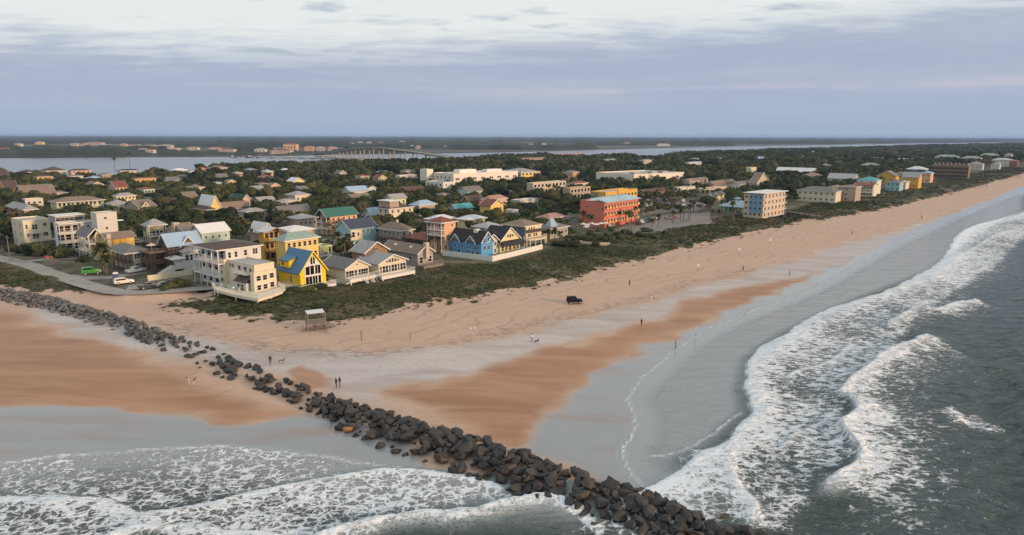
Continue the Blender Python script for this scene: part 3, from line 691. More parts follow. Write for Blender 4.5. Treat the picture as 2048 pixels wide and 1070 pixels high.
class House:
    def __init__(s, name, label, cat, N, rot, L, Wd, h, g=GZ, group=None):
        s.root = empty(name, (N[0], N[1], g), rot); tag(s.root, label, cat, group)
        s.L = L; s.W = Wd; s.h = h; s.rot = rot; s.N = Vector((N[0], N[1], g)); s.trim = C['white']; s.near = True
        s.Mi = Matrix.Rotation(-rot, 3, 'Z')
    def loc(s, p): return s.Mi @ (Vector(p) - s.N)
    def locpx(s, px, py, zw): return s.loc(at(px, py, zw))
    def box(s, name, b, mat, parent=None):
        m = MB(); m.box(*b); return m.build(name, mat, parent or s.root)
    def window(s, face, t, z, w, h, off=0.0, parent=None, name=None):
        fr, pn, both = win_meshes(s.trim)
        o = bpy.data.objects.new(name or 'window', fr if s.near else both)
        link(o, parent or s.root)
        e = {'R': ((t, off - .004, z), 0), 'L': ((off - .004, t, z), -math.pi / 2), 'B': ((t, s.W + .004, z), math.pi), 'E': ((s.L + .004, t, z), math.pi / 2)}[face]
        o.location = e[0]; o.rotation_euler = (0, 0, e[1]); o.scale = (w, 1, h)
        if s.near and parent is None: link(bpy.data.objects.new('pane', pn), o)
        return o
    def grid(s, face, spec, off, a0, a1, z0, z1):
        rows, cols = spec[:2]; w = spec[2] if len(spec) > 2 else 1.1; hh = spec[3] if len(spec) > 3 else 1.35
        for r in range(rows):
            z = z0 + (z1 - z0) * (r + .55) / rows
            for c in range(cols):
                t = a0 + (a1 - a0) * (c + .5) / cols
                s.window(face, t, z, min(w, (a1 - a0) / cols * .8), min(hh, (z1 - z0) / rows * .7), off)
    def railing(s, a, b, z, mat=None, hgt=1.0):
        m = MB(); a = Vector((*a, 0)); b = Vector((*b, 0)); L = (b - a).length; up = Vector((0, 0, 1))
        m.bar(a + up * (z + hgt), b + up * (z + hgt), .09, .07); m.bar(a + up * (z + .15), b + up * (z + .15), .06, .06)
        n = max(1, int(L / (.34 if s.near else .9)))
        for i in range(n + 1):
            p = a + (b - a) * i / n; m.bar(p + up * (z + .05), p + up * (z + hgt), .05)
        return m.build('railing', mat or paint(s.trim, 'plain', .6), s.root)
    def balconies(s, face, depth, levels, a0, a1, ztop, mat, zlo=0.0, posts=None):
        n = posts or max(2, int((a1 - a0) / 3.2) + 1)
        for i in range(n):
            t = a0 + .12 + (a1 - a0 - .24) * i / (n - 1)
            b = (.03, .23, t - .1, t + .1, zlo, ztop) if face == 'L' else (t - .1, t + .1, .03, .23, zlo, ztop)
            s.box('post', b, mat)
        for z in levels:
            if face == 'L':
                s.box('balcony_floor', (.0, depth, a0, a1, z - .22, z), mat); s.railing((.13, a0), (.13, a1), z, mat)
                s.railing((.13, a0 + .05), (depth, a0 + .05), z, mat)
            else:
                s.box('balcony_floor', (a0, a1, .0, depth, z - .22, z), mat); s.railing((a0, .13), (a1, .13), z, mat)
                s.railing((a0 + .05, .13), (a0 + .05, depth), z, mat)
    def deck(s, pts, z, mat, rail=None, skirt=0.0, posts=True):
        """deck outline in local xy"""
        poly = [tuple(p) for p in pts]
        ar = sum(poly[i][0] * poly[(i + 1) % len(poly)][1] - poly[(i + 1) % len(poly)][0] * poly[i][1] for i in range(len(poly)))
        if ar < 0: poly.reverse()
        m = MB(); m.prism(poly, z - .25 - skirt, z); m.build('deck', mat, s.root)
        n = len(pts)
        for i in range(n - 1): s.railing(pts[i], pts[i + 1], z, rail)
        if posts:
            for i in range(n):
                x, y = pts[i]; cx = sum(p[0] for p in pts) / n; cy = sum(p[1] for p in pts) / n
                x += (cx - x) * .06; y += (cy - y) * .06; s.box('post', (x - .13, x + .13, y - .13, y + .13, -1.0, z - .25), mat)
    def gable_prism(s, axis, x0, x1, y0, y1, z0, rise, ov, mat, trim, parent=None, thick=.2, name='roof'):
        """two roof slopes over a rectangle, ridge along axis"""
        m = MB()
        if axis == 'x':
            c = (y0 + y1) / 2; hw = (y1 - y0) / 2; k = rise / hw; e = ov * k
            A = [(x0 - ov, y0 - ov, z0 - e), (x1 + ov, y0 - ov, z0 - e), (x1 + ov, c, z0 + rise), (x0 - ov, c, z0 + rise), (x0 - ov, y1 + ov, z0 - e), (x1 + ov, y1 + ov, z0 - e)]
        else:
            c = (x0 + x1) / 2; hw = (x1 - x0) / 2; k = rise / hw; e = ov * k
            A = [(x0 - ov, y1 + ov, z0 - e), (x0 - ov, y0 - ov, z0 - e), (c, y0 - ov, z0 + rise), (c, y1 + ov, z0 + rise), (x1 + ov, y1 + ov, z0 - e), (x1 + ov, y0 - ov, z0 - e)]
        up = [(x, y, z + thick) for x, y, z in A]
        v = A + up
        f = [(6, 7, 8, 9), (9, 8, 11, 10), (3, 2, 1, 0), (4, 5, 2, 3), (0, 1, 7, 6), (5, 4, 10, 11), (1, 2, 8, 7), (2, 5, 11, 8), (3, 0, 6, 9), (4, 3, 9, 10)]
        m.add(v, f); ro = m.build(name, mat, parent or s.root)
        # rake boards on the gable ends
        d = .05; tz = Vector((0, 0, thick * .45))
        for a, b_, c_ in ((1, 2, 5), (0, 3, 4)):
            q = (Vector(A[a]) - Vector(A[0 if a == 1 else 1])).normalized() * d
            if parent is None:
                t = MB(); t.bar(Vector(A[a]) + q + tz, Vector(A[b_]) + q + tz, .07, .30); t.bar(Vector(A[c_]) + q + tz, Vector(A[b_]) + q + tz, .07, .30); t.build('fascia', trim, ro)
        return ro
    def walls(s, name, x0, x1, y0, y1, z0, z1, mat, gable=None, rise=0.0):
        m = MB()
        if not gable: m.box(x0, x1, y0, y1, z0, z1)
        elif gable == 'y':
            c = (x0 + x1) / 2
            v = [(x0, y0, z0), (x1, y0, z0), (x1, y0, z1), (c, y0, z1 + rise), (x0, y0, z1), (x0, y1, z0), (x1, y1, z0), (x1, y1, z1), (c, y1, z1 + rise), (x0, y1, z1)]
            m.add(v, [(0, 1, 2, 3, 4), (9, 8, 7, 6, 5), (1, 6, 7, 2), (5, 0, 4, 9), (5, 6, 1, 0)])
        else:
            c = (y0 + y1) / 2
            v = [(x0, y1, z0), (x0, y0, z0), (x0, y0, z1), (x0, c, z1 + rise), (x0, y1, z1), (x1, y1, z0), (x1, y0, z0), (x1, y0, z1), (x1, c, z1 + rise), (x1, y1, z1)]
            m.add(v, [(0, 1, 2, 3, 4), (9, 8, 7, 6, 5), (1, 6, 7, 2), (5, 0, 4, 9), (5, 6, 1, 0)])
        return m.build(name, mat, s.root)
    def hip(s, x0, x1, y0, y1, z, rise, ov, mat, trim, name='roof', parent=None, flat=0.0):
        x0 -= ov; x1 += ov; y0 -= ov; y1 += ov; lx, ly = x1 - x0, y1 - y0; m = MB()
        k = min(lx, ly) / 2 * (1 - flat)
        a = [(x0, y0), (x1, y0), (x1, y1), (x0, y1)]
        t = [(x0 + k, y0 + k), (x1 - k, y0 + k), (x1 - k, y1 - k), (x0 + k, y1 - k)]
        if flat == 0.0:
            if lx >= ly: t = [(x0 + k, y0 + k), (x1 - k + .01, y0 + k), (x1 - k + .01, y0 + k + .01), (x0 + k, y0 + k + .01)]
            else: t = [(x0 + k, y0 + k), (x0 + k + .01, y0 + k), (x0 + k + .01, y1 - k + .01), (x0 + k, y1 - k + .01)]
        v = [(*p, z) for p in a] + [(*p, z + .1) for p in a] + [(*p, z + rise) for p in t]
        m.add(v, [(3, 2, 1, 0)] + [(i, (i + 1) % 4, 4 + (i + 1) % 4, 4 + i) for i in range(4)] + [(4 + i, 4 + (i + 1) % 4, 8 + (i + 1) % 4, 8 + i) for i in range(4)] + [(8, 9, 10, 11)])
        ro = m.build(name, mat, parent or s.root)
        if parent is None:
            t = MB(); w = .05
            t.box(x0 - w, x1 + w, y0 - w, y0 - .002, z - .18, z + .12); t.box(x0 - w, x1 + w, y1 + .002, y1 + w, z - .18, z + .12); t.box(x0 - w, x0 - .002, y0 - .002, y1 + .002, z - .18, z + .12); t.box(x1 + .002, x1 + w, y0 - .002, y1 + .002, z - .18, z + .12)
            t.build('fascia', trim, ro)
        return ro
    def flat(s, x0, x1, y0, y1, z, mat, trim, par=.5):
        ro = s.box('roof', (x0 + .2, x1 - .2, y0 + .2, y1 - .2, z - .05, z + .06), mat)
        t = MB(); w = .22
        for b in ((x0 - .04, x1 + .04, y0 - .04, y0 + w), (x0 - .04, x1 + .04, y1 - w, y1 + .04), (x0 - .04, x0 + w, y0 + w, y1 - w), (x1 - w, x1 + .04, y0 + w, y1 - w)): t.box(*b, z - .003, z + par)
        t.build('parapet', trim, ro); return ro

def solve_size(N, d, px):
    a = CMT @ (Vector(N) - Vector((0, 0, CAMH))); u = CMT @ Vector(d); k = (px - 1024) / F
    return (-k * a.z - a.x) / (u.x + k * u.z)
STATS = []
def house(label, pxL, pxN, pxR, py, h, roof, wall, rcol, name='house', cat='house', group=None, rot=50, rise=None, ov=.55, wr=None, wl=None, bl=None, br=None, stilt=0.0, ch=None, wk='siding', rk='shingle', trim=None, g=GZ, par=.5, rlo=0.0, bdep=1.8, maxw=26, flatk=0.0, near=None, post=None):
    if pxN > 1556: pxN, pxL, rot, maxw, bl = pxL, -9999, -40, min(maxw, 13), None      # seen along the shore: the inlet-side front faces us
    N = at(pxN, py, g + h); r = R(rot)
    u = Vector((math.cos(r), math.sin(r), 0)); v = Vector((-math.sin(r), math.cos(r), 0))
    L = solve_size(N, u, pxR); Wd = solve_size(N, v, pxL) if pxL > -9000 else maxw
    STATS.append((label, round(L, 1), round(Wd, 1), round(N.y)))
    L = max(4.0, min(L, 75)); Wd = max(5.0, min(Wd if Wd > 0 else maxw, maxw))
    H = House(name, label, cat, N, r, L, Wd, h, g, group)
    H.trim = C[trim] if trim else C['white']; H.near = (N.y < 300) if near is None else near
    wm = paint(C[wall] if isinstance(wall, str) else wall, wk, .75); rm = paint(RC[rcol] if isinstance(rcol, str) else rcol, rk, .55 if rk == 'metal' else .85); tm = paint(H.trim, 'plain', .6)
    x0 = bdep if bl else 0.0; y0 = bdep if br else 0.0
    H.x0, H.y0, H.wm, H.rm, H.tm = x0, y0, wm, rm, tm
    if rise is None: rise = {'hip': min(L, Wd) * .22, 'gx': Wd * .28, 'gy': L * .28}.get(roof, .5)
    H.rise = rise
    gab = {'gx': 'x', 'gy': 'y'}.get(roof)
    H.wall = H.walls('wall', x0, L, y0, Wd, stilt, h, wm, gab, rise - .02)
    if roof == 'hip': H.roof = H.hip(0, L, 0, Wd, h, rise, ov, rm, tm, flat=flatk)
    elif roof == 'gx': H.roof = H.gable_prism('x', 0, L, 0, Wd, h, rise, ov, rm, tm)
    elif roof == 'gy': H.roof = H.gable_prism('y', 0, L, 0, Wd, h, rise, ov, rm, tm)
    else: H.roof = H.flat(0, L, 0, Wd, h, rm, wm if trim is None else tm, par)
    if stilt > 0:
        nx = max(2, int(L / 4) + 1); ny = max(2, int(Wd / 4) + 1)
        for i in range(nx):
            for j in range(ny):
                if 0 < i < nx - 1 and 0 < j < ny - 1: continue
                px_, py_ = x0 + .2 + (L - x0 - .4) * i / (nx - 1), y0 + .2 + (Wd - y0 - .4) * j / (ny - 1)
                H.box('pile', (px_ - .16, px_ + .16, py_ - .16, py_ + .16, 0, stilt), tm)
        H.box('garage_wall', (x0 + 3.0, L - .6, y0 + 2.0, Wd - .6, 0, stilt), paint(C['brown'], 'siding', .8))
    if wr: H.grid('R', wr, y0, x0 + .3, L - .3, max(stilt, rlo), h)
    if wl: H.grid('L', wl, x0, y0 + .3, Wd - .3, max(stilt, rlo), h)
    if bl: H.balconies('L', bdep, bl, 0, Wd, h - .15, post or tm)
    if br: H.balconies('R', bdep, br, 0, L, h - .15, post or tm)
    if ch:
        cx, cy, cw, cz = ch; H.box('chimney', (cx * L - cw / 2, cx * L + cw / 2, cy * Wd - cw / 2, cy * Wd + cw / 2, h * .6, h + cz), paint(C['beige'], 'stucco', .8), H.roof)
    cx = N + u * L / 2 + v * Wd / 2
    q = [proj(N + u * a + v * b + Vector((0, 0, dz))) for a in (0, L) for b in (0, Wd) for dz in (-h, rise)]
    HOUSES.append((cx.x, cx.y, math.hypot(L, Wd) / 2, (min(p[0] for p in q), max(p[0] for p in q), min(p[1] for p in q), max(p[1] for p in q)), proj(cx)[2], N, u, v, L, Wd))
    return H
def gable_bay(H, face, t, w, z, rise, depth, mat, roofmat, trim, out=0.25):
    """cross gable: a small wall gable with its own roof; t centre along the face"""
    if face == 'L':
        b = H.walls('gable_wall', -out, depth, t - w / 2, t + w / 2, z, z + .02, mat, 'x', rise)
        H.gable_prism('x', -out, depth, t - w / 2, t + w / 2, z + .02, rise + .03, .3, roofmat, trim, None, .14, 'gable_roof')
    else:
        b = H.walls('gable_wall', t - w / 2, t + w / 2, -out, depth, z, z + .02, mat, 'y', rise)
        H.gable_prism('y', t - w / 2, t + w / 2, -out, depth, z + .02, rise + .03, .3, roofmat, trim, None, .14, 'gable_roof')
    return b
def tri_pane(H, pts, face_off, parent=None, name='window'):
    """dark pane of any outline on the right-hand face; pts (x,z)"""
    m = MB(); n = len(pts)
    v = [(x, face_off - .05, z) for x, z in pts] + [(x, face_off - .005, z) for x, z in pts]
    m.add(v, [tuple(range(n)), tuple(range(2 * n - 1, n - 1, -1))] + [((i + 1) % n, i, n + i, n + (i + 1) % n) for i in range(n)])
    return m.build(name, GLASS, parent or H.root)
# ---- front row
# brown-roofed white house with three tiers of porches
H = house('tall white beach house with flat brown roof and three tiers of porches', 383, 434, 521, 501, 10.2, 'hip', 'white', 'brown', rise=.9, ov=.5, wr=(1, 1), wl=(3, 4, 2.2, 2.3), bl=[3.2, 6.6], bdep=2.2)
for fx, z, w in ((.10, 8.6, .8), (.28, 8.6, .8), (.55, 8.7, .9), (.8, 8.8, .8), (.86, 8.8, .8), (.80, 6.2, .7), (.88, 6.2, .7), (.97, 6.2, .6)): H.window('R', H.x0 + fx * (H.L - H.x0), z, w, 1.6 if z > 7 else .9)
H.box('garage_shade', (H.x0 - .06, H.x0 - .01, .8, H.W * .45, .1, 2.7), DARK)  # black sheet standing in for the shade inside the open garage
# cream modern house on the point with its wrap-round deck
H = house('cream stepped modern house on the point with white railed wrap-around deck', 437, 508, 548, 533, 7.2, 'flat', 'cream', 'lgrey', rot=52, wk='stucco', rk='plain', par=.35)
for t, z, w, hh in ((.94, 7.9, 1.0, 1.3), (.94, 5.2, 1.0, 1.2), (.94, 2.6, 1.0, 1.3), (.82, 2.4, .9, 1.5), (.66, 7.8, .9, 1.1), (.58, 7.8, .9, 1.1), (.50, 5.4, 1.0, 1.0), (.40, 7.4, 1.4, 1.7), (.24, 7.3, 1.4, 1.8), (.10, 7.3, 1.2, 1.4), (.12, 2.4, 1.5, 1.7), (.26, 2.4, 1.2, 1.9)): H.window('L', t * H.W, z * .8 + .1, w, hh * .85)
H.box('bay_wall', (-1.0, 0.01, H.W * .74, H.W * .88, .5, 7.7), H.wm); H.window('L', H.W * .81, 6.3, .9, 1.1, -1.0); H.window('L', H.W * .81, 4.2, .9, 1.0, -1.0); H.window('L', H.W * .81, 2.2, .9, 1.0, -1.0)
m = MB(); a, b_ = H.W * .02, H.W * .36
m.add([(-2.4, a, 3.3), (-2.4, b_, 3.3), (0, b_ + .6, 4.7), (0, a, 4.7)], [(3, 2, 1, 0)]); m.add([(-2.4, a, 3.25), (-2.4, b_, 3.25), (0, b_ + .6, 3.25), (0, a, 3.25)], [(0, 1, 2, 3)])
m.build('porch_roof', paint(RC['brown'], 'shingle', .85), H.root)
H.box('porch_wall', (-2.1, 0, a + .3, b_ - .2, .5, 3.2), paint(C['offwhite'], 'siding', .7)); H.window('L', (a + b_) / 2 - .9, 1.9, 1.2, 1.9, -2.1); H.window('L', (a + b_) / 2 + .8, 1.9, 1.2, 1.9, -2.1)
H.box('balcony_floor', (-1.3, 0, H.W * .10, H.W * .50, 4.8, 5.0), H.tm); H.railing((-1.25, H.W * .10), (-1.25, H.W * .50), 5.0)
e = H.L
for k, (xa, xb, zt, yo) in enumerate(((-1.2, e * .52, 5.7, -1.6), (e * .52, e * 1.0, 5.6, -.7))):
    H.box('wing_wall', (xa, xb - .01, yo, .01 if k else .02, .4, zt), H.wm); H.box('parapet', (xa - .06, xb + .04, yo - .06, yo + .25, zt, zt + .3), H.wm)
    for z in (2.1, 4.4):
        for f in ((.3, .72) if k == 0 else (.5,)): H.window('R', xa + (xb - xa) * f, z, 1.25, 1.35, yo)
H.box('parapet', (-1.2, -.95, -1.6, .02, 5.7, 6.02), H.wm)
dk = [H.locpx(424, 571, 4.2), H.locpx(432, 580, 4.2), H.locpx(470, 590, 4.2), H.locpx(516, 599, 4.2), H.locpx(545, 590, 4.2), H.locpx(571, 580, 4.2)]
dk = [(p.x, p.y) for p in dk]; H.deck(dk + [(H.L + 1.0, .5), (0.2, H.W + .3)], 1.2, paint(C['cream'], 'plain', .7), None, .35)
for i in range(6): H.box('deck_chair', (-3.2 - .3 * (i % 2), -2.7 - .3 * (i % 2), 2.5 + i * 1.9, 3.1 + i * 1.9, 1.2, 2.0), paint(C[('greywall', 'white', 'aqua')[i % 3]], 'plain', .7))
# bright yellow house with blue roof
H = house('bright yellow gabled house with blue roof and tall triangular window wall', 557, 600, 651, 545, 4.6, 'gy', 'bright', 'blue', rise=4.9, ov=.5, rk='metal', trim='white')
m = paint((.80, .60, .05), 'plain', .6)
for f in H.roof.children: f.data.materials[0] = paint((.84, .62, .04), 'plain', .6)
L = H.L; r_ = H.rise / (L / 2)
wx0, wx1 = L * .17, L * .83
tm = H.tm
m = MB(); m.add([(wx0, -.10, .7), (wx1, -.10, .7), (wx1, -.10, 4.6 + (L - wx1) * r_ - .55), (L / 2, -.10, 4.6 + H.rise - .9), (wx0, -.10, 4.6 + wx0 * r_ - .55)] + [(wx0, .05, .7), (wx1, .05, .7), (wx1, .05, 4.6 + (L - wx1) * r_ - .55), (L / 2, .05, 4.6 + H.rise - .9), (wx0, .05, 4.6 + wx0 * r_ - .55)], [(0, 1, 2, 3, 4), (1, 0, 5, 6), (2, 1, 6, 7), (3, 2, 7, 8), (4, 3, 8, 9), (0, 4, 9, 5)])
wall_f = m.build('window', tm, H.root); wall_f['label'] = 'tall white framed triangular window wall'
for f0, f1 in ((.20, .31), (.33, .44), (.47, .55), (.57, .65), (.69, .79)): tri_pane(H, [(L * f0, .9), (L * f1, .9), (L * f1, 3.1), (L * f0, 3.1)], -.10, wall_f, 'pane')
zt = lambda x: 4.6 + min(x, L - x) * r_ - 1.0
for f0, f1 in ((.21, .36), (.39, .53), (.58, .66), (.68, .78)): tri_pane(H, [(L * f0, 3.6), (L * f1, 3.6), (L * f1, min(5.9, zt(L * f1))), (L * f0, min(5.9, max(3.75, zt(L * f0))))], -.10, wall_f, 'pane')
for f0, f1 in ((.41, .485), (.515, .58)): tri_pane(H, [(L * f0, 6.3), (L * f1, 6.3), (L * f1, zt(L * f1)), (L * f0, max(6.4, zt(L * f0)))], -.10, wall_f, 'pane')
H.window('L', H.W * .42, 2.4, .8, 1.7)
zd = 4.6 + .6
m = MB(); y0_, y1_ = H.W * .48, H.W * .90; xr = 3.0
m.add([(-.1, y0_, zd), (xr, y0_, zd), (xr, y0_, zd + 2.9), (-.1, y0_, zd + 1.9), (-.1, y1_, zd), (xr, y1_, zd), (xr, y1_, zd + 2.9), (-.1, y1_, zd + 1.9)], [(0, 1, 2, 3), (7, 6, 5, 4), (4, 0, 3, 7), (1, 5, 6, 2)])
dm_ = m.build('dormer', H.wm, H.roof); m = MB(); m.add([(-.5, y0_ - .3, zd + 1.85), (xr + .8, y0_ - .3, zd + 3.2), (xr + .8, y1_ + .3, zd + 3.2), (-.5, y1_ + .3, zd + 1.85)], [(0, 1, 2, 3)]); m.add([(-.5, y0_ - .3, zd + 1.70), (xr + .8, y0_ - .3, zd + 3.05), (xr + .8, y1_ + .3, zd + 3.05), (-.5, y1_ + .3, zd + 1.70)], [(3, 2, 1, 0)]); m.build('dormer_roof', H.rm, dm_)
m = MB(); m.box(-.16, -.1, y1_ - 1.7, y1_ - 1.1, zd + .4, zd + 1.5); m.build('dormer_window', GLASS, dm_)
H.deck([(-1.6, H.W * .8), (-1.6, -2.2), (L + 1.6, -2.2), (L + 1.6, 3.0), (L, 3.0), (L, .1), (0, .1), (0, H.W * .8)], .55, H.tm, None, .3, False)
# pale yellow house behind it
H = house('pale yellow three-storey house with seafoam hip roof behind the blue-roofed house', 563, 570, 636, 482, 9.6, 'hip', 'yellow', 'foam', rise=2.0, wr=(3, 6, 1.0, 1.5), maxw=9)
H.box('balcony_floor', (H.L * .2, H.L * .66, -1.3, 0, 6.2, 6.4), H.tm); H.railing((H.L * .2, -1.25), (H.L * .66, -1.25), 6.4)
house('pale green two-storey wing house just right of the seafoam-roofed house', 634, 640, 664, 496, 5.4, 'flat', 'lime', 'foam', wr=(1, 2), br=[2.8], maxw=7)
# cottages along the dune
H = house('small cream cottage with grey gable roof and white stairs down to the dune', 643, 690, 737, 538, 4.2, 'gy', 'cream', 'grey', rise=1.9, ov=.5)
for f in (.08, .20, .30, .44, .60, .71, .81, .91): H.window('R', f * H.L, 2.6, .85, 1.9)
H.window('R', H.L * .5, 4.9, .4, .5)
H.deck([(0, 0), (0, -2.0), (H.L + 2.6, -2.0), (H.L + 2.6, 2.2), (H.L, 2.2), (H.L, 0)], 1.5, H.tm, None, .5)
for k in range(2):
    x = H.L * .55 + k * 2.1; st = MB()
    for i in range(7): st.box(x, x + 1.1, -2.0 - .32 * (i + 1), -2.0 - .32 * i, 1.3 - .28 * (i + 1), 1.42 - .28 * (i + 1))
    st.bar((x, -2.0, 2.3), (x, -4.3, .3), .08); st.bar((x + 1.1, -2.0, 2.3), (x + 1.1, -4.3, .3), .08); st.build('stairs', H.tm, H.root)
H = house('brown shingled two-storey house with grey gable roof and lit orange gable end', 704, 729, 775, 505, 6.4, 'gy', (.30, .175, .095), 'lgrey', rise=2.5, ov=.6)
for f, z in ((.1, 4.4), (.28, 4.0), (.42, 4.6), (.52, 4.6), (.66, 4.8), (.66, 3.4), (.80, 4.2), (.90, 3.6)): H.window('R', f * H.L, z, .8, 1.1)
H.window('R', H.L * .42, 6.9, 1.0, .8); H.window('R', H.L * .54, 6.9, .7, .9); H.window('L', H.W * .45, 4.2, 1.9, 1.8)
H = house('white sunroom cottage with low grey roof and a long row of tall windows', 716, 757, 812, 528, 4.4, 'gy', 'cream', 'lgrey', rise=2.0, ov=.6)
for i in range(9): H.window('R', H.L * (.07 + .107 * i), 2.6, .95 if i % 3 else .6, 2.1)
for i, hh in enumerate((.5, .9, 1.2, .9, .5)): H.window('R', H.L * (.3 + .1 * i), 4.5 + hh * .3, .75, hh)
H.deck([(0, 0), (-.8, -2.2), (H.L + 1.4, -2.2), (H.L + 1.4, .2), (H.L, .2)], 1.2, H.tm, None, .6)
H = house('long grey house with brown roof, skylights and peach brick chimney on its sea end', 766, 835, 866, 507, 4.4, 'gy', 'greywall', 'tan', rise=2.0, ov=.6, ch=(.5, -.03, 1.3, 3.0))
for f in (.22, .78): H.window('R', f * H.L, 2.2, 1.5, 2.0)
for f in (.2, .5, .8): H.window('L', f * H.W, 2.6, 1.2, 1.2)
for f in (.3, .75):
    m = MB(); m.box(-.4, .4, -.5, .5, 0, .12); o = m.build('skylight', paint(C['white'], 'plain', .4), H.roof); o.location = (H.L * .27, H.W * f, 4.4 + H.rise * .54 + .22); o.rotation_euler = (0, -math.atan(H.rise / (H.L / 2)), 0)
H.deck([(-.3, 0), (-.3, -3.0), (H.L + 1.5, -3.0), (H.L + 4.0, 2.0), (H.L, 2.0), (H.L, 0)], .8, GREYWOOD, GREYWOOD, .5, False)
# the blue house and its neighbours inside the white wall
H = house('bright blue shingled house with dark roof and two white-trimmed gables facing left', 900, 962, 986, 485, 4.9, 'gy', 'blue', 'black', rise=3.2, ov=.4, near=True)
for t in (.30, .80): gable_bay(H, 'L', t * H.W, H.W * .30, 4.3, 2.3, 3.5, H.wm, H.rm, H.tm)
for t in (.22, .30, .38, .72, .80, .88): H.window('L', t * H.W, 4.9, .8, 1.2, -.25)
for t, w in ((.12, .9), (.19, .9), (.34, .8), (.42, .8), (.58, .8), (.82, .9)): H.window('L', t * H.W, 2.9, w, 1.2)
for t in (.1, .26, .42, .7): H.window('L', t * H.W, 1.2, 1.2, 1.2)
for f, z in ((.3, 5.3), (.6, 5.5), (.3, 2.9), (.65, 2.9)): H.window('R', f * H.L, z, 1.0, 1.4)
H.box('cupola', (H.L * .5 - .8, H.L * .5 + .8, H.W * .32 - .8, H.W * .32 + .8, 7.4, 8.6), H.tm, H.roof)
H = house('cream steep-gabled house with dark roof next to the bright blue house', 962, 1000, 1040, 483, 4.2, 'gy', 'pale', 'black', rise=4.2, ov=.4, near=True)
for f in (.38, .5, .62): H.window('R', f * H.L, 5.6, .9, 1.3 if f == .5 else .9)
m = MB(); m.add([(-.3, -2.8, 2.9), (H.L + .3, -2.8, 2.9), (H.L + .3, 0, 4.1), (-.3, 0, 4.1), (-.3, -2.8, 2.7), (H.L + .3, -2.8, 2.7), (H.L + .3, 0, 3.9), (-.3, 0, 3.9)], [(0, 1, 2, 3), (7, 6, 5, 4), (0, 4, 5, 1), (0, 3, 7, 4), (1, 5, 6, 2)]); m.build('porch_roof', H.rm, H.root)
for i in range(5): H.box('porch_post', (H.L * i / 4 - .1, H.L * i / 4 + .1, -2.7, -2.5, 0, 2.8), WOOD)
for i in range(5): H.window('R', H.L * (.12 + .19 * i), 1.6, 1.2, 1.7)
house('white two-gable link house between the blue house and the cream gabled house', 968, 974, 996, 484, 4.6, 'gy', 'offwhite', 'black', rise=2.2, wr=(2, 2, .9, 1.3), maxw=7)
H = house('slate blue house with brown hip roof, oval window and curved cream porch', 1006, 1049, 1081, 453, 7.0, 'hip', 'slate', 'tan', rise=2.0, ov=.6, trim='cream')
H.window('L', H.W * .42, 5.0, 1.2, 2.3); H.window('L', H.W * .2, 2.6, .9, 1.4); H.window('L', H.W * .88, 6.6, 1.2, .7)
H.box('bay_wall', (.2, H.L - .2, -.6, .01, 2.6, 6.8), paint(C['cream'], 'siding', .7))
for f in (.2, .35, .5): H.window('R', H.L * f, 6.0, .85, 1.0, -.6)
for f in (.16, .26, .52, .66): H.window('R', H.L * f, 3.6, .85, 1.2, -.6)
m = MB(); m.add([(-.3, -2.6, 5.0), (H.L + .3, -2.6, 5.0), (H.L + .3, -.5, 5.7), (-.3, -.5, 5.7)], [(0, 1, 2, 3)]); m.add([(-.3, -2.6, 4.85), (H.L + .3, -2.6, 4.85), (H.L + .3, -.5, 5.5), (-.3, -.5, 5.5)], [(3, 2, 1, 0)]); m.build('porch_roof', paint(RC['brown'], 'shingle', .85), H.root)
arc = [(-.5, 0)] + [(H.L * .5 - H.L * .62 * math.cos(a), -1.6 - 2.4 * math.sin(a)) for a in np.linspace(0, math.pi, 7)] + [(H.L + .5, 0)]
H.deck(arc, 2.6, paint(C['cream'], 'plain', .7), None, .2)
# left part of the front
H = house('cream and white cubic house with rounded bay at the left edge', 22, 45, 99, 444, 9.2, 'flat', 'cream', 'lgrey', wk='stucco', rk='plain', par=.5, wl=(3, 2, .8, 1.3))
for f, z, w, hh in ((.12, 7.4, .7, 1.6), (.36, 7.2, .8, 1.9), (.46, 7.2, .8, 1.9), (.80, 7.8, 1.1, 1.1), (.74, 4.4, .5, 1.4), (.80, 4.4, .5, 1.4), (.86, 4.4, .5, 1.4), (.36, 3.9, .9, 2.0), (.48, 3.9, .9, 2.0), (.14, 4.4, .6, 1.3)): H.window('R', f * H.L, z, w, hh)
m = MB(); m.tube((H.L * .41, .3, 4.9), (H.L * .41, .3, 5.2), 2.0, 2.0, 14); m.build('balcony_floor', H.wm, H.root); H.railing((H.L * .41 - 1.5, -1.3), (H.L * .41 + 1.5, -1.3), 5.2)
H.deck([(0, 0), (0, -1.6), (H.L + 1.8, -1.6), (H.L + 1.8, .2)], 2.6, H.wm, None, .3)
H = house('wide white modern house with columned balconies and a tall square tower', 110, 117, 196, 450, 9.3, 'flat', 'white', 'lgrey', wk='stucco', rk='plain', par=.4, maxw=13, br=[3.0, 6.1], bdep=2.0)
for i in range(3):
    for z in (1.6, 4.6, 7.6): H.window('R', H.L * (.09 + .17 * i), z, 2.5, 2.4, 2.0)
H.box('wall_panel', (H.L * .56, H.L + .01, .4, 2.02, 0, 9.3), H.wm); H.window('R', H.L * .66, 7.8, 1.2, 1.2, .4); H.window('R', H.L * .74, 7.8, 1.0, 1.2, .4)
H.box('penthouse', (H.L * .06, H.L * .8, 5.0, 12.0, 9.3, 11.6), paint(C['greywall'], 'stucco', .7)); H.box('penthouse_roof', (H.L * .04, H.L * .82, 4.6, 12.4, 11.6, 11.85), H.wm)
for i in range(6): H.window('R', H.L * (.12 + .115 * i), 10.5, 1.5, 1.2, 5.0)
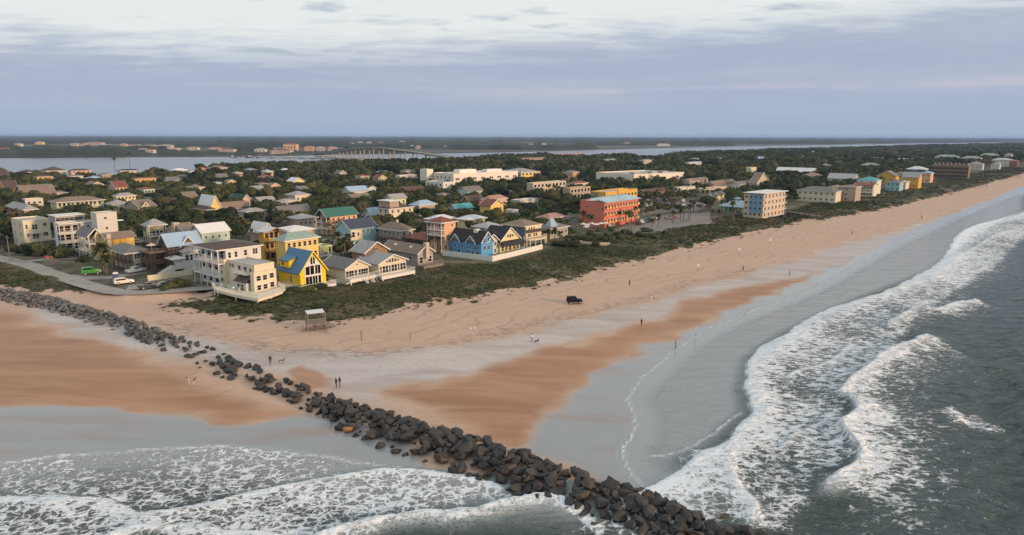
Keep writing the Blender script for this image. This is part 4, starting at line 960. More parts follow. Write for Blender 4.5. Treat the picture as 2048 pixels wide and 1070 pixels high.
H = house('tall pink-white square tower block beside the columned balconies', 186, 192, 233, 428, 12.8, 'flat', 'offwhite', 'lgrey', wk='stucco', rk='plain', par=.3, maxw=8)
for f, z in ((.42, 11.2), (.44, 7.8)): H.window('R', f * H.L, z, .9, .8)
H.box('ledge', (H.L, H.L + 2.0, 0.2, 2.0, 9.8, 10.1), H.tm)
H = house('golden yellow house with brown low roof and rounded yellow bays', 196, 214, 268, 478, 7.2, 'gx', 'yellow', 'tan', rise=1.4, ov=.5, maxw=12, ch=(.06, .03, 1.2, 1.5), wl=(1, 3, .9, 1.6))
for f in (.30, .55): m = MB(); m.tube((H.L * f, .1, 0), (H.L * f, .1, 6.9), 1.25, 1.25, 12); m.build('bay', paint(C['gold'], 'siding', .7), H.root)
H = house('pale yellow house with grey gable roof left of the rounded yellow bays', 153, 176, 200, 472, 8.0, 'gy', 'pale', 'grey', rise=2.0, ov=.5, bl=[2.8, 5.4], wl=(3, 2, 1.3, 1.7), maxw=12)
H.window('R', H.L * .35, 6.6, .8, 1.4); H.window('R', H.L * .35, 3.6, .8, 1.3)
H = house('low tan two-storey house with grey hip roof behind the green truck', 215, 252, 300, 507, 5.4, 'hip', 'beige', 'grey', rise=1.8, ov=.8, wr=(2, 6, 1.0, 1.5), wl=(1, 4, 1.0, 1.5), bl=[2.6], post=WOOD)
H = house('dark brown timber house with pale blue metal roof and stacked wooden decks', 322, 338, 396, 488, 8.2, 'gx', 'brown', 'skym', rise=2.6, ov=.9, rk='metal', wr=(2, 5, 1.1, 2.0), br=[2.8, 5.4], post=WOOD, maxw=13)
gable_bay(H, 'R', H.L * .62, H.L * .5, 7.2, 2.6, 5, H.wm, H.rm, H.tm)
H = house('weathered wooden deck house with stacked brown terraces and parasol', 280, 300, 332, 508, 5.6, 'flat', 'timber', 'brown', wk='wood', wr=(2, 4, 1.1, 1.8), br=[2.6], bl=[2.6], post=WOOD, maxw=9, trim='timber')
H.railing((0, .1), (H.L, .1), 5.7, WOOD); m = MB(); m.tube((H.L * .4, 3, 5.6), (H.L * .4, 3, 8.0), .05, .05); m.tube((H.L * .4, 3, 7.6), (H.L * .4, 3, 8.3), 1.5, .05, 10); m.build('parasol', paint(C['pink'], 'plain', .8), H.root)
H = house('white cottage with grey hip roof, sloping porch roof and white front stairs', 350, 366, 398, 503, 5.8, 'hip', 'white', 'lgrey', rise=1.5, ov=.5, wr=(1, 3, 1.0, 1.8), wl=(2, 3, 1.0, 1.6), rlo=1.5, maxw=9)
H.hip(-3.2, 0, -.5, H.W * .8, 3.9, .9, .3, H.tm, H.tm, 'porch_roof'); H.box('porch_wall', (-2.6, 0, 0, H.W * .7, .8, 3.8), H.wm)
for i in range(4): H.window('L', H.W * (.1 + .17 * i), 2.4, .9, 1.7, -2.6)
st = MB()
for i in range(10): st.box(-3.0 - .42 * i, -2.6 - .42 * i, .2, 2.2, 0, 2.0 - .2 * i)
st.build('stairs', H.tm, H.root)
# ---- second row
H = house('grey shingled house with broad grey hip roof and brown balcony', 757, 801, 826, 462, 5.8, 'hip', 'greywall', 'tan', rise=2.4, ov=.6, wl=(2, 5, 1.0, 1.3), wr=(2, 2), ch=(.62, .5, .8, 3.2))
H.box('balcony_floor', (-1.6, 0, 0, H.W, 2.7, 2.9), WOOD); H.railing((-1.55, 0), (-1.55, H.W), 2.9, WOOD)
for i in range(4): H.box('post', (-1.55, -1.35, H.W * i / 3 - .1 * i / 3, H.W * i / 3 + .1, 0, 2.7), WOOD)
H = house('peach tower house with red-brown hip roof and balconies', 853, 882, 911, 446, 10.4, 'hip', 'peach', 'red', rise=1.7, ov=.6, wk='stucco', wl=(3, 2, 1.2, 1.8), bl=[6.0, 8.0 - .2], bdep=1.5)
H.window('R', H.L * .45, 5.2, .8, 1.6); H.window('R', H.L * .75, 9.2, .8, .8); H.window('R', H.L * .28, 2.0, .8, 1.2)
house('low brown-roofed house with open porch in front of the peach tower house', 812, 852, 884, 480, 3.6, 'hip', 'brown', 'red', rise=2.0, ov=1.0, wr=(1, 4), wl=(1, 5), trim='brown')
H = house('aqua two-storey house with navy gable roof and cream corner porch', 672, 699, 752, 457, 6.6, 'gx', 'aqua', 'navy', rise=2.6, ov=.4, maxw=12)
for f in (.5, .68, .8): H.window('R', f * H.L, 5.2, .7, 1.1)
H.box('porch_wall', (-.03, H.L * .42, -.8, .5, 2.4, 6.0), paint(C['cream'], 'siding', .7)); H.window('R', H.L * .08, 4.4, 1.4, 2.0, -.8); H.window('R', H.L * .26, 4.4, .8, 1.2, -.8)
H.box('balcony_floor', (-2.4, 0, -.8, H.W * .6, 2.5, 2.7), H.tm); H.railing((-2.35, -.8), (-2.35, H.W * .6), 2.7)
for i in range(3): H.box('post', (-2.35, -2.15, -.7 + i * H.W * .29, -.5 + i * H.W * .29, 0, 2.6), H.tm)
H = house('long cream house with dark green roof and white upstairs porch', 632, 652, 714, 433, 7.6, 'gx', 'peach', 'green', rise=2.6, ov=.5, maxw=12, bl=[2.6, 4.9], wl=(2, 3, 1.1, 1.7), wr=(2, 5, .9, 1.2), rlo=1.5, rk='metal')
H.box('porch', (H.L * .84, H.L + .1, -.2, .02, 4.6, 4.9), H.tm)
H = house('timber-framed house with open wooden balconies under a white roof', 525, 535, 566, 464, 9.6, 'gy', 'gold', 'white', rise=1.0, ov=.8, br=[3.2, 6.2], wr=(3, 3, 1.2, 1.9), post=WOOD, wk='wood', trim='timber', maxw=10, bdep=2.4)
house('house with long white metal roof right of the timber balconies', 548, 580, 630, 463, 5.4, 'hip', 'beige', 'white', rise=1.4, ov=.7, rk='metal', wr=(1, 4))
house('house with steep white roof sloping to the left', 500, 526, 540, 464, 4.6, 'gy', 'pink', 'white', rise=3.0, ov=.5, rk='metal', wr=(1, 2))
H = house('mint green house with white gable roof and two small chimneys', 380, 403, 459, 466, 7.2, 'gx', 'mint', 'white', rise=2.4, ov=.4, rk='metal', maxw=12, wr=(2, 4, .7, .9), wl=(2, 2, .8, 1.0), ch=(.02, .75, .9, 2.6))
H = house('tan gabled house with broad chimney beside the mint green house', 324, 372, 398, 467, 5.4, 'gx', 'beige', 'tan', rise=2.8, ov=.3, ch=(-.01, .5, 2.0, 3.2), maxw=15)
for t, z in ((.8, 4.8), (.27, 5.6), (.1, 3.6)): H.window('L', t * H.W, z, .8, 1.2)
house('white house with grey hip roof and pale yellow sunlit upper storey', 285, 297, 331, 452, 6.8, 'hip', 'cream', 'lgrey', rise=2.2, ov=.6, wl=(2, 2), maxw=13, br=[2.8], wr=(1, 4, 1.2, 1.8))
H = house('brown-roofed house with white two-storey front porch and gable window', 249, 278, 312, 414, 6.0, 'gx', 'tan', 'tan', rise=2.6, ov=.5, br=[2.8], wr=(2, 4, 1.2, 1.8), bdep=2.0, wl=(1, 3))
gable_bay(H, 'R', H.L * .38, H.L * .42, 6.0, 2.0, 4.5, paint(C['pale'], 'siding', .7), H.rm, H.tm); H.window('R', H.L * .38, 6.9, .7, .8, -.25)
house('dark grey-roofed wing house left of the white double porch', 240, 262, 284, 416, 4.6, 'hip', 'brick', 'grey', rise=2.0, wl=(1, 3), wr=(1, 3))
house('cream house with grey hip roof standing above the trees', 228, 233, 271, 393, 6.6, 'hip', 'pale', 'lgrey', rise=1.6, wr=(2, 5, .8, 1.3), rlo=2, maxw=10)
H = house('long yellow-green house with low brown hip roof and full-length balcony', 100, 115, 207, 405, 7.6, 'hip', 'lime', 'tan', rise=2.0, ov=.8, maxw=16, br=[2.6, 5.0 - .2], wr=(2, 10, 1.2, 1.7), rlo=1.0)
house('tan two-storey house with grey hip roof behind a date palm', -20, 48, 74, 420, 6.8, 'hip', 'tan', 'lgrey', rise=2.2, wl=(2, 3, 1.1, 1.2), wr=(2, 1, 1.4, 1.3))
house('small white flat-topped house above the tan house', 46, 50, 86, 400, 6.6, 'flat', 'offwhite', 'lgrey', wr=(2, 3, 1.2, 1.0), maxw=9, wk='stucco', rk='plain')
house('small house with pale hip roof beside the yellow-green house', 212, 224, 256, 409, 5.8, 'hip', 'white', 'lgrey', rise=2.0, wl=(2, 2), wr=(1, 3))
H = house('yellow gabled house with steep white metal roof among dark trees', 391, 422, 441, 414, 5.0, 'gy', 'yellow', 'white', rise=5.2, ov=.4, rk='metal', maxw=13, near=False)
house('low dark brick house with ochre end below the steep white roof', 385, 414, 428, 420, 4.0, 'hip', 'gold', 'brown', rise=1.6, wl=(1, 3))
house('dark green-roofed house with red lean-to roof', 455, 486, 500, 398, 4.6, 'gy', 'pink', 'dkgreen', rise=2.2, wr=(1, 2), maxw=14)
house('house with tan gable roof and white side wall among trees', 442, 448, 497, 415, 4.2, 'gx', 'greywall', 'tan', rise=2.2, maxw=9, wr=(1, 4))
house('low house with pale cream roof in the middle of the trees', 478, 492, 532, 424, 3.8, 'hip', 'beige', 'lgrey', rise=1.4, wr=(1, 4))
house('grey-roofed gable house left of the pale blue roof', 546, 566, 622, 425, 4.6, 'gx', 'pink', 'grey', rise=2.4, wr=(1, 5), maxw=10)
house('house with pale blue hip roof in front of the grey gable', 574, 596, 634, 438, 4.4, 'hip', 'beige', 'lgrey', rise=1.6, wr=(1, 4), rk='metal')
H = house('tall white and ochre house with stepped brown roofs and white stilts', 755, 778, 826, 418, 8.2, 'hip', 'cream', 'brown', rise=1.2, stilt=2.6, wl=(2, 2), wr=(2, 4), maxw=12)
H.box('upper_wall', (1.0, H.L * .45, .6, 8, 8.2, 11.2), paint(C['tan'], 'siding', .7)); H.box('upper_roof', (.4, H.L * .5, 0, 8.6, 11.2, 11.5), H.tm)
house('white gabled house with pale blue roof left of the ochre house', 728, 744, 764, 431, 4.6, 'gx', 'white', 'skym', rise=3.0, wl=(2, 1), maxw=11, rk='metal')
H = house('pale lime house with grey roof peeking above the ochre house', 770, 784, 812, 397, 8.6, 'gx', 'lime', 'lgrey', rise=1.8, wr=(2, 3), maxw=10)
house('bungalow with pale blue metal roof right of the lime house', 822, 838, 870, 411, 5.4, 'hip', 'beige', 'skym', rise=2.2, rk='metal', wr=(1, 3), ov=.9)
house('house with white and blue roof and two square windows among dark trees', 684, 700, 736, 382, 5.2, 'gx', 'offwhite', 'skym', rise=2.4, rk='metal', wr=(1, 4))
house('small white gable house right of the blue and white roof', 730, 736, 752, 377, 4.8, 'gy', 'white', 'brown', rise=1.4, wr=(1, 2), maxw=8)
H = house('yellow house with red roof and arched door', 960, 981, 1007, 412, 7.0, 'gy', 'yellow', 'red', rise=2.6, wr=(2, 2), maxw=11)
house('house with pale red tiled roof above the yellow house', 964, 978, 1014, 400, 6.8, 'hip', 'pink', 'pink', rise=2.0, wr=(1, 4))
house('low house with broad white hip roof left of the dormer roof', 851, 872, 908, 440, 4.0, 'hip', 'beige', 'metal', rise=1.6, rk='metal', wr=(1, 3), ov=.8)
house('low house with broad white hip roof and yellow wall', 914, 936, 970, 440, 4.0, 'hip', 'pale', 'metal', rise=1.6, rk='metal', wr=(1, 3), ov=.8)
house('bungalow with pale grey roof directly behind the blue house', 945, 975, 1006, 456, 4.0, 'hip', 'greywall', 'lgrey', rise=1.7, rk='metal', wr=(1, 3))
house('brick house with dark red-brown roof amid trees', 925, 938, 966, 402, 4.8, 'gx', 'brick', 'brown', rise=2.4, wr=(1, 3))
house('house with teal metal roof amid trees', 898, 914, 946, 418, 4.4, 'gx', 'offwhite', 'teal', rise=2.0, rk='metal', wr=(1, 3))
house('house with flat white roof in front of the tan hotel', 1022, 1040, 1077, 402, 4.2, 'flat', 'offwhite', 'white', wr=(1, 4), rk='plain')
house('low house with dull red hip roof left of the coral hotel', 1074, 1098, 1131, 437, 3.8, 'hip', 'offwhite', 'pink', rise=1.7, wr=(1, 4), ov=.8)
house('little white box house between the trees right of the yellow house', 1020, 1026, 1037, 422, 4.0, 'flat', 'white', 'white', wr=(1, 1), rk='plain', maxw=5)
H = house('restaurant with slate hip roof and pale blue turret by the palms', 1072, 1100, 1136, 458, 4.0, 'hip', 'greywall', 'grey', rise=1.6, name='restaurant', cat='restaurant', wr=(1, 5))
H.hip(H.L * .1, H.L * .5, .5, H.W * .5, 4.6, 3.2, 0, paint((.30, .42, .48), 'metal', .5), H.tm, 'turret_roof', H.roof)
STREET_ROOFS = [  # more roofs among the trees: label, L, N, R, y, h, roof, wall, roof colour
    ('house with green hip roof and small skylight amid the left trees', 68, 80, 114, 374, 4.6, 'hip', 'greywall', 'dkgreen'),
    ('orange-roofed house at the left edge with white gable', -5, 12, 38, 379, 5.0, 'gx', 'orange', 'brown'),
    ('orange gabled house right of the white gable', 36, 52, 70, 379, 5.0, 'gy', 'orange', 'brown'),
    ('long low house with dull tan roof at left', 30, 48, 112, 389, 4.0, 'gx', 'tan', 'tan'),
    ('pink house with grey roof at the end of the long tan roof', 105, 114, 134, 386, 4.2, 'hip', 'pink', 'tan'),
    ('golden two-storey house with red roof near the river', 265, 270, 312, 358, 6.6, 'hip', 'gold', 'red'),
    ('white house with black hip roof beside two tall palms', 234, 240, 280, 342, 6.6, 'hip', 'offwhite', 'navy'),
    ('yellow house with brown hip roof left of centre by the river', 68, 74, 105, 354, 5.6, 'hip', 'gold', 'brown'),
    ('riverside house with broad brown roof and white gable', 80, 92, 134, 342, 5.4, 'hip', 'offwhite', 'brown'),
    ('riverside house with brown roof and white chimney', 136, 142, 182, 342, 5.6, 'hip', 'pink', 'brown'),
    ('pale green house below the riverside brown roof', 134, 138, 166, 353, 4.8, 'hip', 'lime', 'tan'),
    ('house with silver blue roof right of the pale green house', 172, 182, 206, 357, 3.8, 'hip', 'beige', 'skym'),
    ('house with pinkish tan roof behind the silver blue roof', 194, 204, 224, 350, 4.6, 'hip', 'tan', 'tan'),
    ('round-roofed pink house at the river on the far left', 36, 48, 74, 345, 5.0, 'hip', 'pink', 'brown'),
    ('house with brick red roof at the far left edge', -10, 4, 20, 354, 4.6, 'gx', 'brick', 'brown'),
    ('house with bright white hip roof on the river bank', 340, 348, 376, 341, 5.0, 'hip', 'white', 'white'),
    ('house with pale silver roof below the red riverside roof', 374, 382, 406, 345, 4.4, 'hip', 'offwhite', 'metal'),
    ('house with brick red hip roof on the river bank', 391, 398, 416, 338, 6.0, 'hip', 'brick', 'redlit'),
    ('beige house with brown roof where the river disappears behind trees', 415, 424, 455, 336, 7.0, 'hip', 'beige', 'tan'),
    ('two-part grey roofed white house in the left woods', 328, 338, 360, 361, 6.0, 'gx', 'white', 'grey'),
    ('house with slate roof behind the two-part grey roof', 354, 362, 374, 352, 5.0, 'hip', 'greywall', 'grey'),
    ('small dark teal house in the left woods', 428, 432, 442, 365, 5.0, 'hip', 'aqua', 'grey'),
    ('yellow-tan gabled house in the woods', 450, 456, 471, 364, 4.6, 'gy', 'yellow', 'tan'),
    ('house with crimson roof in the woods', 516, 528, 546, 354, 4.6, 'hip', 'offwhite', 'redlit'),
    ('house with dull brown roof below the crimson roof', 508, 518, 538, 368, 4.4, 'hip', 'brown', 'brown'),
    ('peach gabled house in the middle woods', 536, 542, 560, 372, 4.8, 'gy', 'peach', 'tan'),
    ('grey metal roofed house left of the peach gable', 498, 508, 528, 378, 4.0, 'gx', 'offwhite', 'lgrey'),
    ('white mobile home in the middle woods', 514, 518, 548, 400, 3.4, 'gx', 'white', 'lgrey'),
    ('grey hip-roofed cream house in the middle woods', 570, 590, 620, 391, 4.6, 'hip', 'cream', 'lgrey'),
    ('teal grey roofed house in the middle woods', 592, 598, 616, 377, 4.2, 'gx', 'aqua', 'grey'),
    ('white trailer below the grey hip roof', 556, 562, 594, 403, 3.4, 'hip', 'white', 'lgrey'),
    ('long low house with pale brown roof hidden in trees', 696, 704, 738, 394, 3.6, 'gx', 'beige', 'tan'),
    ('white stepped roof house in the trees left of the white hotel', 790, 800, 834, 352, 5.0, 'flat', 'white', 'white'),
    ('small brown roofed house below the white hotel', 806, 812, 846, 378, 4.0, 'gx', 'brick', 'brown'),
    ('small ochre roofed house in front of the white hotel', 880, 886, 900, 389, 3.8, 'hip', 'gold', 'tan'),
    ('pinkish riverside terrace with dark palms, left one', 1040, 1046, 1092, 318, 8.5, 'gx', 'pink', 'tan'),
    ('pinkish riverside terrace with red roof, right one', 1112, 1118, 1176, 310, 8.5, 'gx', 'pink', 'pink'),
    ('white house with mint roof in the trees beyond the tan hotel', 1204, 1210, 1234, 320, 7.5, 'hip', 'white', 'foam'),
    ('yellow house by the river', 1226, 1230, 1242, 308, 8.0, 'hip', 'yellow', 'tan'),
    ('pale round-cornered three-storey house alone in the trees', 1283, 1288, 1303, 321, 11.0, 'hip', 'beige', 'lgrey'),
    ('long white beach house with blue roof in the trees', 1372, 1378, 1404, 326, 8.0, 'hip', 'white', 'skym'),
    ('white house above the long white house', 1382, 1386, 1398, 318, 8.0, 'hip', 'white', 'lgrey'),
    ('small white house left of the long white house', 1344, 1348, 1356, 321, 6.5, 'hip', 'offwhite', 'lgrey'),
    ('grey tall house in the right woods', 1434, 1438, 1448, 317, 8.5, 'hip', 'greywall', 'tan'),
    ('white house right of the grey tall house', 1452, 1458, 1470, 322, 7.0, 'hip', 'white', 'metal'),
    ('cream house right of the white house in the woods', 1472, 1476, 1490, 317, 7.0, 'hip', 'cream', 'olive'),
    ('tan three-storey house on a rise in the right woods', 1496, 1502, 1513, 336, 9.0, 'flat', 'cream', 'lgrey'),
    ('long building with red and white striped roof', 1552, 1564, 1626, 342, 5.0, 'gx', 'brick', 'white'),
    ('house with pink hip roof below the striped roof', 1604, 1616, 1636, 351, 5.0, 'hip', 'pink', 'pink'),
    ('house with silver hip roof in the right woods', 1636, 1644, 1660, 332, 5.0, 'hip', 'greywall', 'lgrey'),
    ('white house with broad pale roof in the right woods', 1720, 1728, 1756, 330, 5.5, 'hip', 'offwhite', 'lgrey'),
    ('long white trailer in the right woods', 1796, 1800, 1824, 322, 4.0, 'gx', 'white', 'white'),
    ('cream house with tan roof in the right woods', 1660, 1668, 1686, 327, 5.0, 'hip', 'cream', 'tan'),
    ('small house with white roof beyond the right woods', 1644, 1650, 1668, 309, 5.5, 'gx', 'white', 'white'),
    ('motel wing with grey roof and arches, left one', 1371, 1378, 1416, 362, 5.5, 'gx', 'beige', 'tan'),
    ('motel wing with teal grey roof and pink gable', 1412, 1428, 1470, 368, 5.5, 'gx', 'pink', 'tan'),
    ('long motel wing with tan front below the pink gable', 1400, 1408, 1474, 379, 4.0, 'flat', 'beige', 'tan'),
    ('motel wing with dark roof and row of square windows', 1470, 1478, 1512, 368, 6.0, 'gx', 'offwhite', 'grey'),
    ('beige gabled motel wing right of the row of square windows', 1506, 1512, 1538, 367, 6.0, 'gy', 'beige', 'tan'),
    ('low building with slate blue roof left of the pavilion', 1406, 1424, 1450, 392, 4.0, 'gx', 'cream', 'grey'),
]
for row in STREET_ROOFS:
    lab, a, n, b, y, h, rf, wl_, rc_ = row
    house(lab, a, n, b, y, h, rf, wl_, rc_, near=False, wr=(2 if h > 5.4 else 1, max(2, int((b - n) / 9)), 1.2, 1.3), wl=(1, 2), rk='metal' if rc_ in ('white', 'metal', 'skym') else 'shingle', rise=None if rf != 'flat' else .5)
# ---- hotels and other big buildings
EXTRA_WALLS = [('cream', 'cream'), ('white', 'white'), ('peach', 'peach'), ('pink', 'pink'), ('pale green', 'mint'), ('tan', 'beige'), ('yellow', 'pale')]
EXTRA_ROOFS = [('white', 'white'), ('grey', 'lgrey'), ('tan', 'tan'), ('pale blue', 'skym'), ('red-brown', 'red'), ('dark', 'grey')]

H = house('long white three-storey hotel with paired dark windows', 846, 907, 1036, 350, 10.5, 'flat', (.80, .74, .64), 'white', name='hotel', cat='hotel', wk='stucco', rk='plain', par=.9, maxw=24, rot=44)
for r in range(2):
    for i in range(8):
        for k in (-1, 1): H.window('R', H.L * (.055 + .127 * i) + k * 1.05, 4.0 + r * 3.3, 1.7, 1.8)
for i in range(4): H.window('L', H.W * (.2 + .2 * i), 8.4, 1.6, 1.5); H.window('L', H.W * (.2 + .2 * i), 5.0, 1.6, 1.5)
H.box('stair_tower', (-6, -.01, H.W + .5, H.W + 9, 0, 14), H.wm); H.box('stair_tower', (H.L * .2, H.L * .45, 9, 16, 10.5, 13.6), H.wm); H.box('plant_room', (H.L * .62, H.L * .86, 9, 15, 10.5, 13), paint(C['white'], 'stucco', .7))
H = house('lower bluish white wing at the left end of the long white hotel', 850, 886, 910, 366, 7.0, 'flat', 'white', 'lgrey', name='hotel_wing', cat='hotel', wk='stucco', rk='plain', rot=44, wl=(2, 4, 1.6, 1.6), wr=(2, 2), maxw=20)
H = house('yellow and green hotel with pale gabled roof behind the white hotel', 1000, 1042, 1080, 345, 10.0, 'hip', 'yellow', 'lgrey', name='hotel', cat='hotel', rise=3, rot=44, wr=(2, 5, 2.2, 1.7), rlo=3, wl=(2, 2), maxw=30)
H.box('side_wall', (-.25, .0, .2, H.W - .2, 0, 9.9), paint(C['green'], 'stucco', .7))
H = house('tan three-storey hotel with rows of dark balconies behind palms', 1061, 1066, 1132, 368, 9.5, 'flat', 'beige', 'white', name='hotel', cat='hotel', wk='stucco', rk='plain', wr=(3, 9, 2.2, 1.9), maxw=18)
H = house('tan balconied hotel wing left of the orange hotel', 1134, 1140, 1181, 378, 9.0, 'flat', 'tan', 'lgrey', name='hotel_wing', cat='hotel', wk='stucco', rk='plain', wr=(3, 6, 2.2, 1.9), maxw=18)
H = house('yellow orange hotel with olive end wall behind the coral hotel', 1182, 1211, 1275, 386, 9.5, 'flat', 'gold', 'lgrey', name='hotel', cat='hotel', wk='stucco', rk='plain', maxw=20)
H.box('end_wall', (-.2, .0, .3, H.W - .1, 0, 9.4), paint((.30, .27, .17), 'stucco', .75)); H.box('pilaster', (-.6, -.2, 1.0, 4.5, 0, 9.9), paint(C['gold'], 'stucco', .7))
for i in range(9): H.window('R', H.L * (.06 + .11 * i), 7.4, 1.9, 1.6); H.window('R', H.L * (.06 + .11 * i), 4.2, 1.9, 1.6)
H.box('entablature', (H.L * .36, H.L * .66, -.4, .02, 8.6, 10.8), H.wm)
H = house('coral red four-storey hotel with pale blue curved roof edge facing the car park', 1161, 1209, 1277, 405, 11.0, 'flat', 'coral', 'white', name='hotel', cat='hotel', wk='stucco', rk='plain', par=.35, maxw=26)
for r in range(3):
    for i in range(12): H.window('R', H.L * (.045 + .083 * i), 2.4 + r * 3.1 + .4, 1.5, 1.6)
    H.box('balcony_floor', (0, H.L, -1.1, 0, 2.0 + r * 3.1, 2.2 + r * 3.1), paint(C['peach'], 'stucco', .7))
    for i in range(12): H.box('balcony_panel', (H.L * (.012 + .083 * i), H.L * (.06 + .083 * i), -1.15, -1.05, 2.2 + r * 3.1, 3.1 + r * 3.1), paint(C['peach'] if i % 2 else C['orange'], 'stucco', .7))
for z in (5.2, 8.6): H.window('L', H.W * .7, z, .9, .9)
H.window('L', H.W * .08, 8.2, 1.0, 1.2)
m = MB(); xs = np.linspace(-.6, H.L + .6, 13)
v = []
for x in xs: v += [(x, -1.6, 10.9), (x, 3.0, 12.2 + .5 * math.sin(x * .35)), (x, 8.0, 12.3)]
m.add(v, [(3 * i + k, 3 * i + 3 + k, 3 * i + 4 + k, 3 * i + 1 + k) for i in range(12) for k in (0, 1)])
m.build('canopy', paint((.36, .52, .60), 'metal', .5), H.roof)
H = house('long flat white commercial building behind a row of palms', 1192, 1268, 1368, 351, 9.0, 'flat', (.78, .72, .62), 'lgrey', name='commercial_building', cat='building', wk='stucco', rk='plain', rot=38, par=.9, maxw=60, wr=(1, 9, 1.6, 2.2))
for a in (.15, .5, .72): H.box('roof_unit', (H.L * a, H.L * a + 6, 8, 13, 9.0, 10.8), paint(C['greywall'], 'plain', .6))
H = house('four-storey hotel with bright blue side and cream balconied front', 1489, 1528, 1571, 391, 11.2, 'flat', (.64, .50, .37), 'white', name='hotel', cat='hotel', wk='stucco', rk='plain', rot=46, par=.3, maxw=22)
H.box('blue_wall', (-.25, 0, .4, H.W * .72, 2.6, 11.4), paint((.17, .33, .48), 'stucco', .7))
for r in range(4):
    for i in range(6): H.window('R', H.L * (.09 + .165 * i), 1.7 + r * 2.9, 1.5, 1.6)
    for t in (.15, .4, .62, .86): H.window('L', H.W * t, 1.9 + r * 2.8, 1.1, 1.2, -.25)
    H.box('balcony_floor', (0, H.L, -1.0, 0, .3 + r * 2.9, .5 + r * 2.9), H.tm); H.railing((0, -.95), (H.L, -.95), .5 + r * 2.9)
H.box('roof_slab', (-.8, H.L + .8, -1.3, H.W + .6, 11.95, 12.2), paint(C['white'], 'plain', .6), H.roof)
# motel red block and shops behind the car park
house('low maroon-roofed shop behind the palm-lined car park', 1278, 1290, 1330, 385, 4.2, 'gx', 'brick', 'brown', name='shop', cat='shop', rise=1.6, wr=(1, 4))
house('white-fronted shop with flat roof by the far car park', 1352, 1360, 1392, 377, 4.0, 'flat', 'offwhite', 'lgrey', name='shop', cat='shop', wr=(1, 4), rk='plain')
# ---- right-hand shore houses
RIGHT = [
    ('long cream beachfront block with dark slate roof', 1594, 1604, 1672, 380, 6.6, 'hip', 'cream', 'grey', dict(rise=2.5, wr=(2, 7, 1.1, 1.2))),
    ('pale gabled end house of the dark slate block', 1640, 1646, 1684, 379, 6.0, 'gy', 'beige', 'tan', dict(rise=2.4, wr=(1, 2))),
    ('yellow-cornered white beach house with red umbrella terrace', 1664, 1670, 1688, 377, 7.5, 'flat', 'yellow', 'lgrey', dict(wr=(2, 2))),
    ('grey and ochre three-storey beach house', 1676, 1698, 1712, 373, 9.0, 'hip', 'tan', 'tan', dict(rise=1.0, wl=(3, 3), wr=(3, 1))),
    ('pale pink terrace of beach flats with long balcony', 1708, 1712, 1746, 370, 7.5, 'gx', 'cream', 'red', dict(rise=1.4, wr=(2, 6), br=[2.8, 5.2])),
    ('white three-storey beach house with teal roof', 1714, 1738, 1754, 360, 9.5, 'hip', 'white', 'teal', dict(rise=2.5, rk='metal', wr=(3, 2), wl=(2, 3))),
    ('house with long silver roof behind the teal roof', 1656, 1664, 1708, 356, 6.0, 'gx', 'mint', 'lgrey', dict(rk='metal', wr=(1, 5))),
    ('aqua beach house with white stairs right of the teal roof', 1772, 1780, 1800, 364, 6.5, 'hip', 'aqua', 'grey', dict(wr=(2, 3))),
    ('low cream beach cottage by the aqua house', 1796, 1800, 1812, 364, 5.5, 'hip', 'cream', 'lgrey', dict(wr=(1, 2))),
    ('grey-roofed house with orange gable behind the aqua house', 1754, 1776, 1792, 351, 7.0, 'gy', 'gold', 'grey', dict(wr=(1, 2), maxw=18)),
    ('teal grey house behind the aqua house', 1784, 1794, 1808, 348, 8.0, 'hip', 'aqua', 'grey', dict(wr=(2, 2))),
    ('golden beach house with white corner posts', 1806, 1822, 1838, 354, 8.5, 'gx', 'gold', 'lgrey', dict(wr=(2, 2), wl=(2, 2))),
    ('peach beach house at the end of the row before the timber flats', 1842, 1848, 1862, 346, 8.5, 'hip', 'peach', 'skym', dict(wr=(2, 2))),
    ('pale silver roofed block behind the golden beach house', 1812, 1820, 1852, 338, 8.0, 'hip', 'greywall', 'metal', dict(rk='metal', wr=(2, 4))),
    ('cream apartment block with striped pale roof behind the timber flats', 1870, 1876, 1916, 313, 11.0, 'hip', 'cream', 'foam', dict(rise=3, wr=(2, 5))),
    ('long pale house right of the striped pale roof', 1922, 1930, 1962, 316, 10.0, 'hip', 'offwhite', 'lgrey', dict(rise=3, wr=(2, 4))),
    ('cream rounded house right of the long pale house', 1960, 1966, 1996, 310, 11.0, 'hip', 'cream', 'foam', dict(rise=3, wr=(2, 3))),
    ('low pale house right of the timber flats', 1936, 1942, 1966, 328, 7.0, 'hip', 'offwhite', 'lgrey', dict(wr=(1, 4))),
    ('long white seaside house at the far right', 1984, 1990, 2024, 319, 9.0, 'hip', 'white', 'metal', dict(rise=2, wr=(2, 5))),
    ('tall white narrow house at the far right edge', 2010, 2014, 2024, 309, 13.0, 'hip', 'white', 'lgrey', dict(wr=(3, 2))),
    ('red-trimmed house beside the long white seaside house', 2020, 2024, 2036, 322, 8.0, 'hip', 'brick', 'redlit', dict(wr=(1, 2))),
    ('low white house below the long white seaside house', 1982, 1986, 2000, 328, 6.5, 'hip', 'white', 'lgrey', dict(wr=(1, 2))),
]
for lab, a, n, b, y, h, rf, wl_, rc_, o in RIGHT: house(lab, a, n, b, y, h, rf, wl_, rc_, near=False, **o)
H = house('dark brown timber flats in a long row with arched openings', 1864, 1872, 1938, 331, 11.5, 'flat', 'timber', 'brown', name='apartment_building', cat='building', wk='wood', maxw=26, near=False, trim='timber')
for i in range(9): H.hip(H.L * i / 9 + .5, H.L * (i + 1) / 9 - .5, .5, 9, 11.5, 3.0, .3, paint(RC['tan'], 'shingle', .85), H.tm, 'gable_roof')
